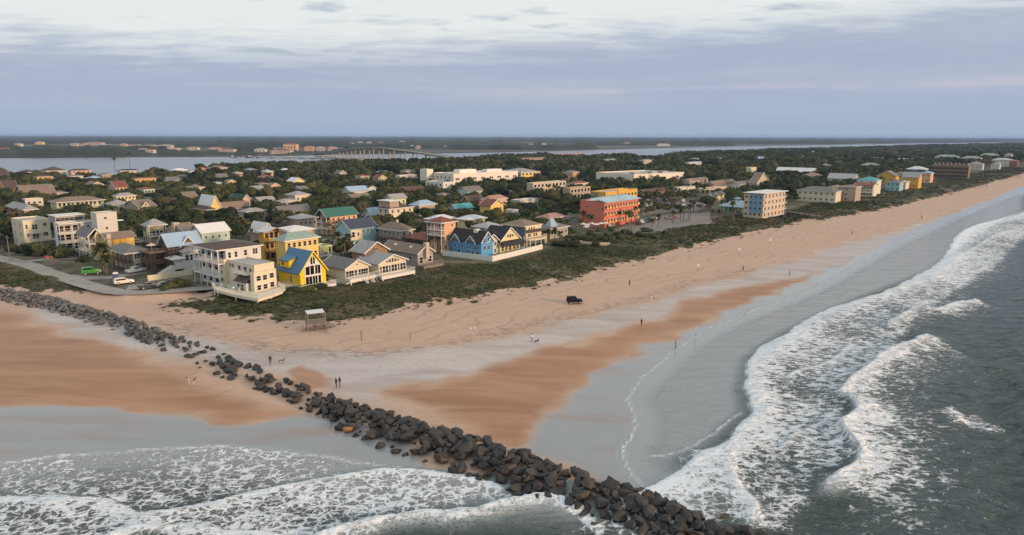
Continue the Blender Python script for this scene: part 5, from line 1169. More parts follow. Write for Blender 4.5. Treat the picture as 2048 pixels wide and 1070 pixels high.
for r in range(3):
    for i in range(18): H.window('R', H.L * (i + .5) / 18, 2.0 + r * 3.6, H.L / 18 * .7, 2.4)

def extra_houses():
    rr = random.Random(77); n = 0; combos = [(a, b) for a in EXTRA_WALLS for b in EXTRA_ROOFS]; rr.shuffle(combos); tries = 0
    while n < 32 and tries < 30000:
        tries += 1; right = n >= 20
        px = rr.uniform(1390, 1900) if right else rr.uniform(15, 1150); py = rr.uniform(306, 352) if right else rr.uniform(338, 400)
        h = rr.choice((3.8, 5.6, 6.4)); p = at(px, py, 3 + h); w = rr.uniform(9, 14) * F / proj(p)[2]
        if not inside(np.array([[p.x, p.y]]), W(INLAND, 3.0) + [(6500, 5200)] + list(reversed(WESTw)) + [(-700, 260)])[0] or sdf(np.array([[p.x, p.y]]), WESTw + [(6500, 5200), (6500, -400), (-900, -400)])[0] < 40: continue
        if any(px + w * .7 > q[3][0] and px - w * .45 < q[3][1] and py + 3 > q[3][2] and py - 5 < q[3][3] - 2 for q in HOUSES): continue
        (wn, wc), (rn, rc) = combos[n]
        house(f'small {wn} house with {rn} roof half hidden in the {"right-hand" if right else "town"} trees', px - w * .45, px, px + w * .7, py, h, rr.choice(('hip', 'gx', 'gy', 'hip')), wc, rc, near=False, wr=(2 if h > 5 else 1, 3, 1.1, 1.2), wl=(1, 2), rk='metal' if rc in ('white', 'skym') else 'shingle', maxw=12); n += 1
extra_houses()
# ------------------------------------------------------------------ trees, palms, dune plants
def foliage_mat(name, cols, attr=None):
    m, g, b = new_mat(name); P = g.node('ShaderNodeNewGeometry').outputs['Position']
    t = g.attr('tint').outputs['Fac'] if attr else g.node('ShaderNodeObjectInfo').outputs['Random']
    n = g.noise(P, 0.9, 3, 0.6); n2 = g.noise(P, 0.012, 3)
    c = g.mix(t, cols[0], cols[1]); c = g.mix(g.ss(n, .45, .7), c, cols[2]); c = g.mix(g.math('MULTIPLY', g.ss(t, .80, .95), .8), c, cols[3])
    c = g.mix(g.ss(n2, .5, .65), c, tuple(x * .8 for x in cols[0]))
    g.put(b.inputs['Base Color'], c); b.inputs['Roughness'].default_value = .8; b.inputs['Specular IOR Level'].default_value = .15
    return m
TREEC = [(.024, .036, .014), (.070, .080, .028), (.090, .102, .038), (.10, .084, .045)]
LEAF = foliage_mat('leaves', TREEC); LEAFS = foliage_mat('woodland_leaves', TREEC, True)
BARK = paint((.11, .085, .065), 'wood', .9); PALMBARK = paint((.19, .155, .125), 'wood', .9)
def crown(seed, nleaf, ls, nlobe=7):
    """leaf triangles through a lobed volume of radius 1, height about 1.5"""
    r = np.random.default_rng(seed); V = []
    ang = r.random(nlobe) * 6.28; rad = .62 * np.sqrt(r.random(nlobe)); cz = r.uniform(-.15, .42, nlobe)
    cen = np.c_[np.cos(ang) * rad, np.sin(ang) * rad, cz]; cen[0] = (0, 0, .3); lr = r.uniform(.36, .56, nlobe); lr[0] = .62
    w = lr ** 2 / (lr ** 2).sum(); k = r.choice(nlobe, nleaf, p=w)
    d = r.normal(size=(nleaf, 3)); d /= np.linalg.norm(d, axis=1)[:, None]; d[:, 2] = np.where(d[:, 2] < -.35, -d[:, 2], d[:, 2])
    c = cen[k] + d * (lr[k] * r.uniform(.72, 1.06, nleaf))[:, None]; c[:, 2] *= .72
    a = np.cross(d, r.normal(size=(nleaf, 3))); a /= np.linalg.norm(a, axis=1)[:, None] + 1e-9
    b_ = np.cross(d, a) + d * r.uniform(-.5, .5, (nleaf, 1)); s = ls * r.uniform(.7, 1.4, (nleaf, 1))
    V = np.stack([c - a * s * .6 - b_ * s * .5, c + a * s * .6 - b_ * s * .4, c + b_ * s * .8], 1).reshape(-1, 3)
    # inner body so that the crown is not see-through everywhere
    th = np.linspace(0, 2 * math.pi, 9)[:-1]; rings = []
    for zz, rr_ in ((-.28, .42), (-.05, .74), (.22, .72), (.45, .42)): rings.append(np.c_[np.cos(th) * rr_ * r.uniform(.72, 1.0, 8), np.sin(th) * rr_ * r.uniform(.72, 1.0, 8), np.full(8, zz) + r.uniform(-.06, .06, 8)])
    core = np.concatenate(rings + [[[0, 0, .58]]]); n0 = len(V); Fc = [[3 * i, 3 * i + 1, 3 * i + 2] for i in range(nleaf)]
    for q in range(3):
        for i in range(8):
            p0, p1 = n0 + q * 8 + i, n0 + q * 8 + (i + 1) % 8; Fc += [[p0, p1, p1 + 8], [p0, p1 + 8, p0 + 8]]
    for i in range(8): Fc.append([n0 + 24 + i, n0 + 24 + (i + 1) % 8, n0 + 32])
    return np.concatenate([V, core]), np.array(Fc)
CROWNS = [crown(20 + i, 620, .155) for i in range(6)]
CROWNM = [mesh_np('crown', v, f, [LEAF]) for v, f in CROWNS]
def trunk_mesh(seed):
    r = random.Random(seed); m = MB(); m.tube((0, 0, -.3), (.1, .05, 1.0), .09, .06, 6)
    for i in range(4):
        a = i * 1.6 + r.random(); m.tube((.1, .05, .95), (.1 + .4 * math.cos(a), .05 + .4 * math.sin(a), 1.55), .045, .02, 5)
    return m.mesh('trunk', BARK)
TRUNKS = [trunk_mesh(i) for i in range(3)]
HA = np.array([[h[0], h[1], h[2], *h[3], h[4]] for h in HOUSES])
HF = [(h[5], h[6], h[7], h[8], h[9]) for h in HOUSES]
def in_house(x, y, pad):
    for (N, u, v, L, Wd) in HF:
        dx, dy = x - N.x, y - N.y; a = dx * u.x + dy * u.y; b_ = dx * v.x + dy * v.y
        if -pad < a < L + pad and -pad < b_ < Wd + pad: return True
    return False
def hides(x, y, rad, hgt, g=GZ, frac=.45, reach=55):
    px, py, d = proj((x, y, g + hgt)); hw = rad * F / d * .8
    b = HA[:, 3:7]; hd = HA[:, 7]
    return bool(((hd > d - 2) & (hd - d < reach) & (px + hw > b[:, 0]) & (px - hw < b[:, 1]) & (py < b[:, 2] + frac * (b[:, 3] - b[:, 2])) & (py + 30 > b[:, 2])).any())
def on_road(x, y, pad):
    P = np.array([[x, y]])
    for p, w in ROADS:
        if seg_dist(P, p, False)[0] < w / 2 + pad: return True
    return any(sdf(P, l)[0] > -pad for l in LOTS)
TOWN = W(INLAND, 3.0) + [(6500, 5200)] + list(reversed(WESTw)) + [(-700, 260)]
BRIDGE_ROAD = W([(1010, 337), (1060, 352), (1090, 365), (1150, 372), (1290, 392)], 3.0)
road('road', [(1006, 336), (1045, 347), (1090, 365), (1150, 372), (1290, 392)], 9, .024, ASPH)
def tree(x, y, rad, hgt, label, group, g=GZ):
    k = random.randrange(6); t = empty('tree', (x, y, g), random.uniform(0, 6.28)); tag(t, label, 'tree', group)
    o = link(bpy.data.objects.new('trunk', TRUNKS[k % 3]), t); o.scale = (rad * .55, rad * .55, hgt * .5)
    c = link(bpy.data.objects.new('crown', CROWNM[k]), t); zs = min(hgt * .62, rad * 1.15); c.scale = (rad, rad * random.uniform(.85, 1.1), zs); c.location = (0, 0, hgt - zs * .62)
    return t
def plant_trees():
    rr = random.Random(11); spots = []; tries = 0
    cellx = {}
    while len(spots) < 268 and tries < 9000:
        tries += 1
        y = 185 + 265 * rr.random() ** .75; x = rr.uniform(-.80, .62) * y
        P = np.array([[x, y]])
        if not inside(P, TOWN)[0] or sdf(P, TOWN)[0] < (5 if x < 60 else 14): continue
        rad = rr.uniform(2.4, 4.4) if y < 260 else rr.uniform(3.0, 5.2); hgt = rr.uniform(4.2, 6.5) if y < 260 else rr.uniform(6.0, 9.5)
        key = (int(x // 12), int(y // 12))
        if any((x - q[0]) ** 2 + (y - q[1]) ** 2 < (rad * .62 + q[2] * .62) ** 2 for i in (-1, 0, 1) for j in (-1, 0, 1) for q in cellx.get((key[0] + i, key[1] + j), ())): continue
        if in_house(x, y, rad * .55 + .4) or on_road(x, y, rad * .6): continue
        if hides(x, y, rad, hgt, frac=.8 if y < 270 else .38): continue
        if sdf(P, W([(1140, 440), (1280, 425), (1290, 470), (1150, 480)], 3))[0] > -rad: continue
        spots.append((x, y, rad, hgt)); cellx.setdefault(key, []).append((x, y, rad))
    for x, y, rad, hgt in spots:
        px = proj((x, y, 3))[0]
        if y < 250: lab, gr = 'low green tree between the front rows of beach houses', 'trees between the front rows of houses'
        elif px < 520: lab, gr = 'dark green tree in the wooded streets on the left', 'trees in the left wooded streets'
        elif px < 1000: lab, gr = 'dark green tree in the wooded streets below the white hotel', 'trees below the white hotel'
        else: lab, gr = 'dark green tree near the coral hotel and its car parks', 'trees near the coral hotel'
        tree(x, y, rad, hgt, lab, gr)
    return cellx
CELLX = plant_trees()
def scatter_mesh(name, tmpl, pos, scl, rot, tint, mats):
    """tmpl list of (v,f); pos (n,3) scl (n,3) rot (n,)"""
    V = []; Fc = []; T = []; nb = 0; n = len(pos); k = RNG.integers(0, len(tmpl), n)
    for i, (v, f) in enumerate(tmpl):
        ix = np.nonzero(k == i)[0]
        if not len(ix): continue
        vv = v[None] * scl[ix][:, None, :]; c, s = np.cos(rot[ix])[:, None], np.sin(rot[ix])[:, None]
        w = np.stack([vv[..., 0] * c - vv[..., 1] * s, vv[..., 0] * s + vv[..., 1] * c, vv[..., 2]], -1) + pos[ix][:, None, :]
        V.append(w.reshape(-1, 3)); Fc.append((f[None] + (np.arange(len(ix)) * len(v))[:, None, None]).reshape(-1, 3) + nb); nb += len(ix) * len(v)
        T.append(np.repeat(tint[ix], len(v)))
    me = mesh_np(name, np.concatenate(V), np.concatenate(Fc), mats, False, {'tint': np.concatenate(T)})
    return link(bpy.data.objects.new(name, me))
def woodland():
    P = []
    for y0, y1, sp in ((190, 330, 5.2), (330, 560, 5.6), (560, 800, 7.5), (800, 1250, 10.5), (1250, 2400, 19), (2400, 5200, 36)):
        xs = np.arange(-.95 * y1, .98 * y1 if y1 < 1250 else 1.02 * y1, sp); ys = np.arange(y0, y1, sp); X, Y = np.meshgrid(xs, ys)
        q = np.c_[X.ravel(), Y.ravel()] + RNG.uniform(-.48, .48, (X.size, 2)) * sp; q = q[np.abs(q[:, 0]) < q[:, 1] * 1.02]
        rad = sp * RNG.uniform(.5, .82, len(q)) if sp > 6 else RNG.uniform(2.4, 4.6, len(q))
        P.append(np.c_[q, rad])
    P = np.concatenate(P); P = P[inside(P[:, :2], TOWN)]
    d = sdf(P[:, :2], TOWN)
    P = P[d > np.where(P[:, 0] < 60, 6, 10)]
    hgt = np.clip(P[:, 2] * RNG.uniform(1.2, 1.9, len(P)), 3.5, 10.5) * (.75 + .5 * fbm(P[:, 0], P[:, 1], 60, 2))
    ok = np.ones(len(P), bool)
    for N, u, v, L, Wd in HF:
        dx = P[:, 0] - N.x; dy = P[:, 1] - N.y; a = dx * u.x + dy * u.y; b_ = dx * v.x + dy * v.y; pad = P[:, 2] * .5
        ok &= ~((a > -pad) & (a < L + pad) & (b_ > -pad) & (b_ < Wd + pad))
    for p, w in ROADS: ok &= seg_dist(P[:, :2], p, False) > w / 2 + P[:, 2] * .7
    for l in LOTS: ok &= sdf(P[:, :2], l) < -1.5
    ok &= seg_dist(P[:, :2], W([(1290, 395), (1350, 392), (1420, 405), (1440, 425)], 3), False) > 9
    ok &= sdf(P[:, :2], W([(1140, 440), (1280, 425), (1290, 470), (1150, 480)], 3)) < -P[:, 2]
    # keep what stands in front of a facade low or away
    M = np.array(CMT); tp = np.c_[P[:, :2], GZ + hgt - CAMH] @ M.T; px = 1024 + F * tp[:, 0] / -tp[:, 2]; py = 535 - F * tp[:, 1] / -tp[:, 2]; dd = -tp[:, 2]; hw = P[:, 2] * F / dd * .8
    for h in HA:
        ok &= ~((h[7] > dd - 2) & (h[7] - dd < 70) & (px + hw > h[3]) & (px - hw < h[4]) & (py < h[5] + (.75 if h[7] < 290 else .34) * (h[6] - h[5])) & (py + 30 > h[5]))
    # thin where single trees already stand, and leave small clearings
    for key, lst in CELLX.items():
        for x, y, r in lst: ok &= (P[:, 0] - x) ** 2 + (P[:, 1] - y) ** 2 > (r * .75 + P[:, 2] * .55) ** 2
    ok &= ~((fbm(P[:, 0], P[:, 1], 26, 2) > .64) & (P[:, 1] < 560))
    P = P[ok]; hgt = hgt[ok]
    near = P[:, 1] < 420; mid = (P[:, 1] >= 420) & (P[:, 1] < 900)
    lod = [[crown(60 + i, 230, .25) for i in range(4)], [crown(70 + i, 90, .38, 5) for i in range(4)], [crown(80 + i, 26, .6, 4) for i in range(4)]]
    V = []
    for sel, t, nm in ((near, lod[0], 0), (mid, lod[1], 1), (~near & ~mid, lod[2], 2)):
        q = P[sel]; hh = hgt[sel]; z = np.minimum(hh * .6, q[:, 2] * 1.15)
        V.append((q, hh, z, t))
    lab = ('trees and scrub filling the streets between the beach houses', 'trees of the wooded island around and behind the hotels', 'far woods of the island along the river')
    for (q, hh, z, t), l in zip(V, lab):
        if not len(q): continue
        o = scatter_mesh('woodland', t, np.c_[q[:, :2], GZ + hh - z * .62], np.c_[q[:, 2], q[:, 2], z], RNG.uniform(0, 6.28, len(q)), RNG.random(len(q)), [LEAFS])
        tag(o, l, 'trees', kind='stuff')
woodland()
# ---- dune plants
DUNEC = [(.036, .050, .015), (.078, .084, .028), (.094, .082, .038), (.125, .094, .050)]
DUNEM = foliage_mat('dune_leaves', DUNEC, True)
def tuft(seed, n, lean=.6):
    r = np.random.default_rng(seed); a = r.random(n) * 6.28; b0 = np.c_[np.cos(a) * .25 * r.random(n), np.sin(a) * .25 * r.random(n), np.zeros(n)]
    tip = b0 + np.c_[np.cos(a) * lean * r.random(n), np.sin(a) * lean * r.random(n), r.uniform(.6, 1.0, n)]; w = np.c_[-np.sin(a), np.cos(a), np.zeros(n)] * .085
    return np.stack([b0 - w, b0 + w, tip], 1).reshape(-1, 3), np.arange(3 * n).reshape(-1, 3)
def bushlet(seed, n):
    v, f = crown(seed, n, .34, 4); v = v * np.array([1, 1, .8]); v[:, 2] += .25; return v, f
def dune_plants():
    bb = np.array(DUNE); rr = RNG; P = []
    for y0, y1, sp in ((150, 250, .95), (250, 420, 1.7), (420, 900, 3.6)):
        xs = np.arange(-.85 * y1, .85 * y1, sp); ys = np.arange(y0, y1, sp); X, Y = np.meshgrid(xs, ys)
        q = np.c_[X.ravel(), Y.ravel()] + rr.uniform(-.5, .5, (X.size, 2)) * sp; q = q[np.abs(q[:, 0]) < q[:, 1] * .84]
        q = q[inside(q, DUNE)]; P.append(np.c_[q, np.full(len(q), sp)])
    P = np.concatenate(P)
    d = sdf(P[:, :2], DUNE); dens = fbm(P[:, 0], P[:, 1], 9, 3)
    ok = rr.random(len(P)) < sstep(d, -.2, 4) * np.where(dens > .62, .25, .92)
    for sp in SANDPATH: ok &= sdf(P[:, :2], sp) < -.3
    for p, w in ROADS: ok &= seg_dist(P[:, :2], p, False) > w / 2 + .3
    for N, u, v, L, Wd in HF:
        dx = P[:, 0] - N.x; dy = P[:, 1] - N.y; a = dx * u.x + dy * u.y; b_ = dx * v.x + dy * v.y; ok &= ~((a > 0) & (a < L) & (b_ > 0) & (b_ < Wd))
    # strays on the open sand in front
    st = rr.uniform(0, 1, (420, 1)); A = np.array(VEGw[10:38]); k = rr.integers(0, len(A) - 1, 420); s = A[k] + (A[k + 1] - A[k]) * st; s = s + rr.normal(0, 2.2, s.shape)
    P = np.concatenate([P[ok], np.c_[s, np.full(len(s), .8)]])
    z = land_height(P[:, :2])[0]
    patch = fbm(P[:, 0] + 40, P[:, 1], 13, 3); bush = (patch > .60) & (rr.random(len(P)) < .55)
    lv = P[:, 2]
    tint = np.clip(.5 + (fbm(P[:, 0] + 300, P[:, 1], 11, 3) - .5) * 3.0 + rr.normal(0, .13, len(P)), 0, 1)
    q = P[~bush]; s = np.maximum(.75, lv[~bush] * .8) * rr.uniform(.7, 1.3, len(q))
    o = scatter_mesh('dune_grass', [tuft(i, 15, .95) for i in range(4)], np.c_[q[:, :2], z[~bush] - .05], np.c_[s * 1.3, s * 1.3, np.minimum(s, 1.3) * .55], rr.uniform(0, 6.28, len(q)), tint[~bush], [DUNEM]); tag(o, 'olive and brown grass covering the dunes', 'grass', kind='stuff')
    q = P[bush]; s = np.maximum(.8, lv[bush] * .75) * rr.uniform(.7, 1.5, len(q))
    o = scatter_mesh('dune_scrub', [bushlet(40 + i, 34) for i in range(4)], np.c_[q[:, :2], z[bush]], np.c_[s, s, np.minimum(s, 1.5) * .5], rr.uniform(0, 6.28, len(q)), tint[bush] * .75, [DUNEM]); tag(o, 'low dark green scrub growing over the dunes', 'scrub', kind='stuff')
dune_plants()
# ---- palms
PALML = foliage_mat('palm_fronds', [(.050, .058, .022), (.085, .082, .034), (.11, .10, .045), (.13, .095, .05)])
def palm_head(seed, n=30):
    r = random.Random(seed); m = MB()
    for i in range(n):
        a = i * 2.399 + r.uniform(-.2, .2); el = r.uniform(-.55, 1.25); ln = r.uniform(1.3, 1.9); d = Vector((math.cos(a) * math.cos(el), math.sin(a) * math.cos(el), math.sin(el))); side = Vector((-math.sin(a), math.cos(a), 0))
        p = Vector((0, 0, 0)); pts = []
        for k in range(4):
            t = k / 3; q = d * ln * t + Vector((0, 0, -.75 * t * t * ln * .6)); w = (.04, .30, .36, .05)[k]; pts.append((q - side * w + Vector((0, 0, -.12 * (k in (1, 2)))), q + Vector((0, 0, .03)), q + side * w + Vector((0, 0, -.12 * (k in (1, 2))))))
        v = [c for q in pts for c in q]; m.add(v, [(3 * k + j, 3 * k + 1 + j, 3 * k + 4 + j, 3 * k + 3 + j) for k in range(3) for j in (0, 1)])
    return m.mesh('crown', PALML)
def palm_trunk(seed):
    r = random.Random(seed); m = MB(); b = (r.uniform(-.05, .05), r.uniform(-.05, .05))
    p = [(0, 0, -.05), (b[0] * .6, b[1] * .6, .5), (0, 0, 1.0)]
    m.tube(p[0], p[1], .20, .15, 7); m.tube(p[1], p[2], .15, .14, 7); return m.mesh('trunk', PALMBARK)
PH = [palm_head(i) for i in range(5)]; PT = [palm_trunk(i) for i in range(4)]
def palm(px, py, hgt, label, group, z=3.0, s=1.0):
    p = at(px, py, z); t = empty('palm_tree', p, random.uniform(0, 6.28)); tag(t, label, 'palm tree', group)
    o = link(bpy.data.objects.new('trunk', random.choice(PT)), t); o.scale = (s, s, hgt)
    c = link(bpy.data.objects.new('crown', random.choice(PH)), t); c.location = (0, 0, hgt); k = s * random.uniform(.9, 1.2); c.scale = (k, k, k)
    return t
rr = random.Random(5)
for a, b_, h in ((1166, 452, 6), (1176, 460, 6), (1188, 452, 5.5), (1198, 448, 6), (1208, 452, 6.5), (1224, 450, 6.5), (1234, 447, 6), (1182, 468, 7), (1160, 466, 5), (1215, 446, 5)): palm(a, b_, h, 'palm tree in the grove in front of the coral hotel', 'palms in front of the coral hotel')
for a, b_, h in ((1237, 468, 8.5), (1250, 470, 9), (1257, 470, 9), (1262, 469, 8), (1270, 452, 8), (1303, 462, 4.5), (1316, 455, 5), (1308, 440, 8), (1318, 442, 8), (1290, 448, 6), (1332, 440, 7), (1345, 448, 5.5), (1282, 436, 7), (1296, 432, 7)): palm(a, b_, h, 'tall palm tree standing in the car park beside the coral hotel', 'palms in the car park')
for i in range(24): palm(rr.uniform(1340, 1470), rr.uniform(418, 446), rr.uniform(4.5, 8), 'palm tree in the thicket between the car park and the pavilion', 'palms near the pavilion')
for i in range(12): palm(1272 + i * 8.2 + rr.uniform(-2, 2), 374 + rr.uniform(-2, 4), rr.uniform(6.5, 9), 'palm tree in the row before the long white commercial building', 'palms before the commercial building')
for i in range(14): palm(rr.uniform(1066, 1180), rr.uniform(392, 402), rr.uniform(6, 9), 'palm tree in front of the tan balconied hotels', 'palms before the tan hotels')
for i in range(26): palm(rr.uniform(1295, 1430), rr.uniform(392, 425), rr.uniform(6, 9), 'palm tree along the far car park behind the coral hotel', 'palms at the far car park')
for i in range(14): palm(rr.uniform(1575, 1690), rr.uniform(392, 402), rr.uniform(4, 6.5), 'palm tree along the dune edge in front of the long cream beachfront block', 'palms before the cream beachfront block')
for i in range(9): palm(1100 + rr.uniform(-14, 22), 480 + rr.uniform(-8, 8), rr.uniform(3, 4.5), 'short palm in the thicket right of the slate blue house', 'palms right of the slate blue house')
palm(207, 546, 7.5, 'tall thick palm tree beside the green truck', None, s=1.7); palm(214, 548, 4.5, 'short palm tree leaning by the green truck', None, s=1.3)
palm(32, 452, 6, 'broad date palm in front of the tan two-storey house', None, s=2.1); palm(182, 452, 7, 'bushy palm tree in front of the yellow-green house', None, s=1.8)
palm(231, 343, 14, 'left of two very tall palms at the river', None, s=1.6); palm(261, 343, 19, 'right of two very tall palms at the river', None, s=1.7)
for a, b_, h in ((690, 520, 6), (682, 512, 5), (697, 505, 5.5), (703, 515, 4.5), (676, 498, 5)): palm(a, b_, h, 'palm tree in the yard left of the brown shingled house', 'palms by the brown shingled house', s=1.4)
for a, b_, h in ((868, 502, 5), (876, 505, 5), (888, 500, 5.5), (860, 498, 4.5)): palm(a, b_, h, 'palm tree in the yard below the peach tower house', 'palms below the peach tower house', s=1.4)
for a, b_, h in ((480, 470, 6), (487, 476, 6), (472, 478, 5), (466, 470, 6), (495, 468, 5)): palm(a, b_, h, 'palm tree right of the mint green house', 'palms by the mint green house', s=1.5)
for a, b_, h in ((655, 470, 5.5), (684, 470, 5), (712, 478, 4.5), (790, 452, 6)): palm(a, b_, h, 'palm tree near the aqua and green-roofed houses', 'palms near the aqua house', s=1.5)
# shrubs by the houses
def shrub(px, py, r, h, label, group=None, z=3.0):
    p = at(px, py, z); k = random.randrange(6); t = empty('shrub', p, random.uniform(0, 6)); tag(t, label, 'shrub', group)
    c = link(bpy.data.objects.new('foliage', CROWNM[k]), t); c.scale = (r, r, h * .8); c.location = (0, 0, h * .25)
    s = link(bpy.data.objects.new('stem', TRUNKS[k % 3]), t); s.scale = (r * .5, r * .5, h * .25)
for a, b_, r, h in ((585, 585, 2.2, 2), (600, 583, 2.4, 2), (620, 580, 2.4, 2), (640, 577, 2.2, 2), (575, 590, 1.8, 1.6)): shrub(a, b_, r, h, 'dark green shrub in front of the bright yellow house', 'shrubs before the yellow house')
for a, b_, r, h in ((340, 577, 2.0, 2.6), (356, 574, 2.2, 3), (372, 572, 1.8, 2.4), (330, 580, 1.5, 2)): shrub(a, b_, r, h, 'brownish bush beside the parked black pickup', 'bushes beside the black pickup')
for a, b_, r, h in ((662, 560, 2.2, 2.6), (672, 556, 2.4, 3), (682, 552, 2.2, 2.6), (656, 566, 1.8, 2.2)): shrub(a, b_, r, h, 'shrub between the bright yellow house and the cream cottage', 'shrubs left of the cream cottage')
for a, b_, r, h in ((445, 486, 2.6, 3.4), (455, 488, 3, 4), (430, 488, 2.4, 3.2)): shrub(a, b_, r, h, 'dense green bush in front of the mint green house', 'bushes before the mint green house')
for a, b_, r, h in ((40, 507, 2.4, 2.6), (60, 510, 2.6, 3.0), (80, 512, 2.4, 2.8), (98, 508, 2.0, 2.6), (20, 502, 2.6, 3.0), (112, 504, 1.8, 2.2)): shrub(a, b_, r, h, 'wind-shaped brown tree-like bush in front of the cubic cream house', 'bushes before the cubic cream house')
for a, b_, r, h in ((740, 540, 1.8, 2), (750, 535, 1.8, 2.2)): shrub(a, b_, r, h, 'bush beside the white sunroom cottage', 'bushes by the sunroom cottage')
for i in range(16): a = rr.uniform(1100, 1330); shrub(a, 497 - (a - 1100) * .14 + rr.uniform(-8, 10), rr.uniform(1.8, 3.4), rr.uniform(1.5, 2.6), 'rounded dark bush on the dune below the car park', 'bushes on the dune below the car park')
# ------------------------------------------------------------------ pavilion, walls, fences
def pavilion():
    p = at(1473, 424, 3.0); t = empty('pavilion', p, R(48)); tag(t, 'open seaside pavilion with pale blue hip roof, cupola and pale green arches', 'pavilion')
    rm = paint((.36, .46, .52), 'metal', .5); gm = paint((.52, .66, .56), 'stucco', .7)
    def hiproof(name, hx, hy, z0, z1, top, par):
        m = MB(); m.add([(-hx, -hy, z0), (hx, -hy, z0), (hx, hy, z0), (-hx, hy, z0), (-top, -top, z1), (top, -top, z1), (top, top, z1), (-top, top, z1)], [(3, 2, 1, 0), (4, 5, 6, 7), (0, 1, 5, 4), (1, 2, 6, 5), (2, 3, 7, 6), (3, 0, 4, 7)]); return m.build(name, rm, par)
    r = hiproof('roof', 7.4, 7.4, 3.3, 6.4, 1.2, t); m = MB(); m.box(-1, 1, -1, 1, 6.3, 7.0); c = m.build('cupola', gm, r); hiproof('cupola_roof', 1.8, 1.8, 7.0, 7.9, .05, r)
    m = MB(); m.box(-6.6, 6.6, -6.6, 6.6, 0, .15); m.build('floor', CONC, t)
    for i in range(4):
        for j in range(4):
            if i in (0, 3) or j in (0, 3):
                x, y = -5.8 + i * 3.87, -5.8 + j * 3.87; m = MB(); m.box(x - .3, x + .3, y - .3, y + .3, .15, 3.3); m.build('column', gm, t)
    m = MB(); m.box(-2.5, 2.5, 0, 4.8, .15, 2.8); m.build('inner_room', paint((.08, .30, .16), 'stucco', .7), t)
pavilion()
def wall_run(name, label, cat, px, h, z, mat, step=2.4, th=.16, panel=None):
    P = [at(a, b, z) for a, b in px]; t = empty(name, P[0]); tag(t, label, cat)
    for a, b in zip(P[:-1], P[1:]):
        n = max(1, round((b - a).length / step))
        for i in range(n):
            q0 = a + (b - a) * i / n - P[0]; q1 = a + (b - a) * (i + 1) / n - P[0]; d = (q1 - q0).normalized() * .07
            m = MB(); m.bar(q0 + d + Vector((0, 0, h / 2 - .1)), q1 - d + Vector((0, 0, h / 2 - .1)), th, h + .2); m.build(panel or 'panel', mat, t)
            m = MB(); m.bar(q0 + Vector((0, 0, -.3)), q0 + Vector((0, 0, h + .12)), th * 1.5); m.build('post', mat, t)
wall_run('garden_wall', 'long white panelled wall on the dune around the bright blue house', 'wall', [(886, 511), (935, 517), (985, 523), (1035, 511), (1085, 498)], 1.7, 3.0, WHITE)
wall_run('fence', 'pale board fence beside the brown-roofed white house', 'fence', [(297, 562), (340, 556), (386, 549)], 1.5, 3.0, paint(C['cream'], 'plain', .7))
wall_run('fence', 'short white fence right of the bright yellow house', 'fence', [(658, 567), (690, 566)], 1.0, 3.0, WHITE)
wall_run('retaining_wall', 'low pale retaining wall on the dune below the car park', 'wall', [(1162, 486), (1190, 489), (1220, 489)], .7, 3.0, paint(C['beige'], 'stucco', .8), 4.0, .5)
# lookout on the beach
def lookout():
    p = at(632, 655, 1.9); t = empty('beach_lookout', (p.x, p.y, ground_z(p.x, p.y)), R(25)); tag(t, 'weathered wooden beach lookout with tilted white roof at the dune edge', 'lookout')
    m = MB(); m.box(-2.0, 2.0, -1.7, 1.7, 1.3, 1.5); m.build('platform', GREYWOOD, t)
    for x in (-1.8, 0, 1.8):
        for y in (-1.5, 1.5): m = MB(); m.bar((x, y, -.4), (x, y, 3.7 if x else 1.3), .16); m.build('post', GREYWOOD, t)
    for y in (-1.55, 1.55):
        for x0, x1 in ((-1.8, 0), (0, 1.8), (0, -1.8), (1.8, 0)): m = MB(); m.bar((x0, y, 0), (x1, y, 1.3), .1); m.build('brace', GREYWOOD, t)
    for z in (1.9, 2.4):
        for a, b in (((-1.9, -1.6), (1.9, -1.6)), ((-1.9, -1.6), (-1.9, 1.6)), ((1.9, -1.6), (1.9, 1.6))): m = MB(); m.bar((*a, z), (*b, z), .07, .16); m.build('rail', GREYWOOD, t)
    m = MB(); m.add([(-1.9, -1.5, 3.62), (1.7, -1.5, 3.66), (1.7, 1.4, 3.72), (-1.9, 1.4, 3.68), (-1.9, -1.5, 3.70), (1.7, -1.5, 3.74), (1.7, 1.4, 3.80), (-1.9, 1.4, 3.76)], [(3, 2, 1, 0), (4, 5, 6, 7), (0, 1, 5, 4), (1, 2, 6, 5), (2, 3, 7, 6), (3, 0, 4, 7)]); m.build('roof', paint((.72, .72, .74), 'metal', .5), t)
    r = random.Random(2); m = MB()
    for i in range(5): m.box(1.9 + i * .42, 2.3 + i * .42, -.6, .6, .0, 1.25 - i * .25)
    m.build('steps', GREYWOOD, t)
    for i in range(26):
        a = Vector((p.x + r.uniform(-3.2, 3.2), p.y + r.uniform(-3.0, -.8), 0)); a.z = ground_z(a.x, a.y) + .1; d = Vector((r.uniform(-1.4, 1.4), r.uniform(-.8, .8), r.uniform(.05, .9)))
        m = MB(); m.tube((0, 0, 0), d, .06, .03, 5); m.bar(d * .5, d * .5 + Vector((r.uniform(-.4, .4), r.uniform(-.4, .4), .25)), .04); o = m.build('driftwood', GREYWOOD); o.location = a; tag(o, 'dry branch in the driftwood heap under the beach lookout', 'driftwood', 'driftwood heap under the lookout')
lookout()
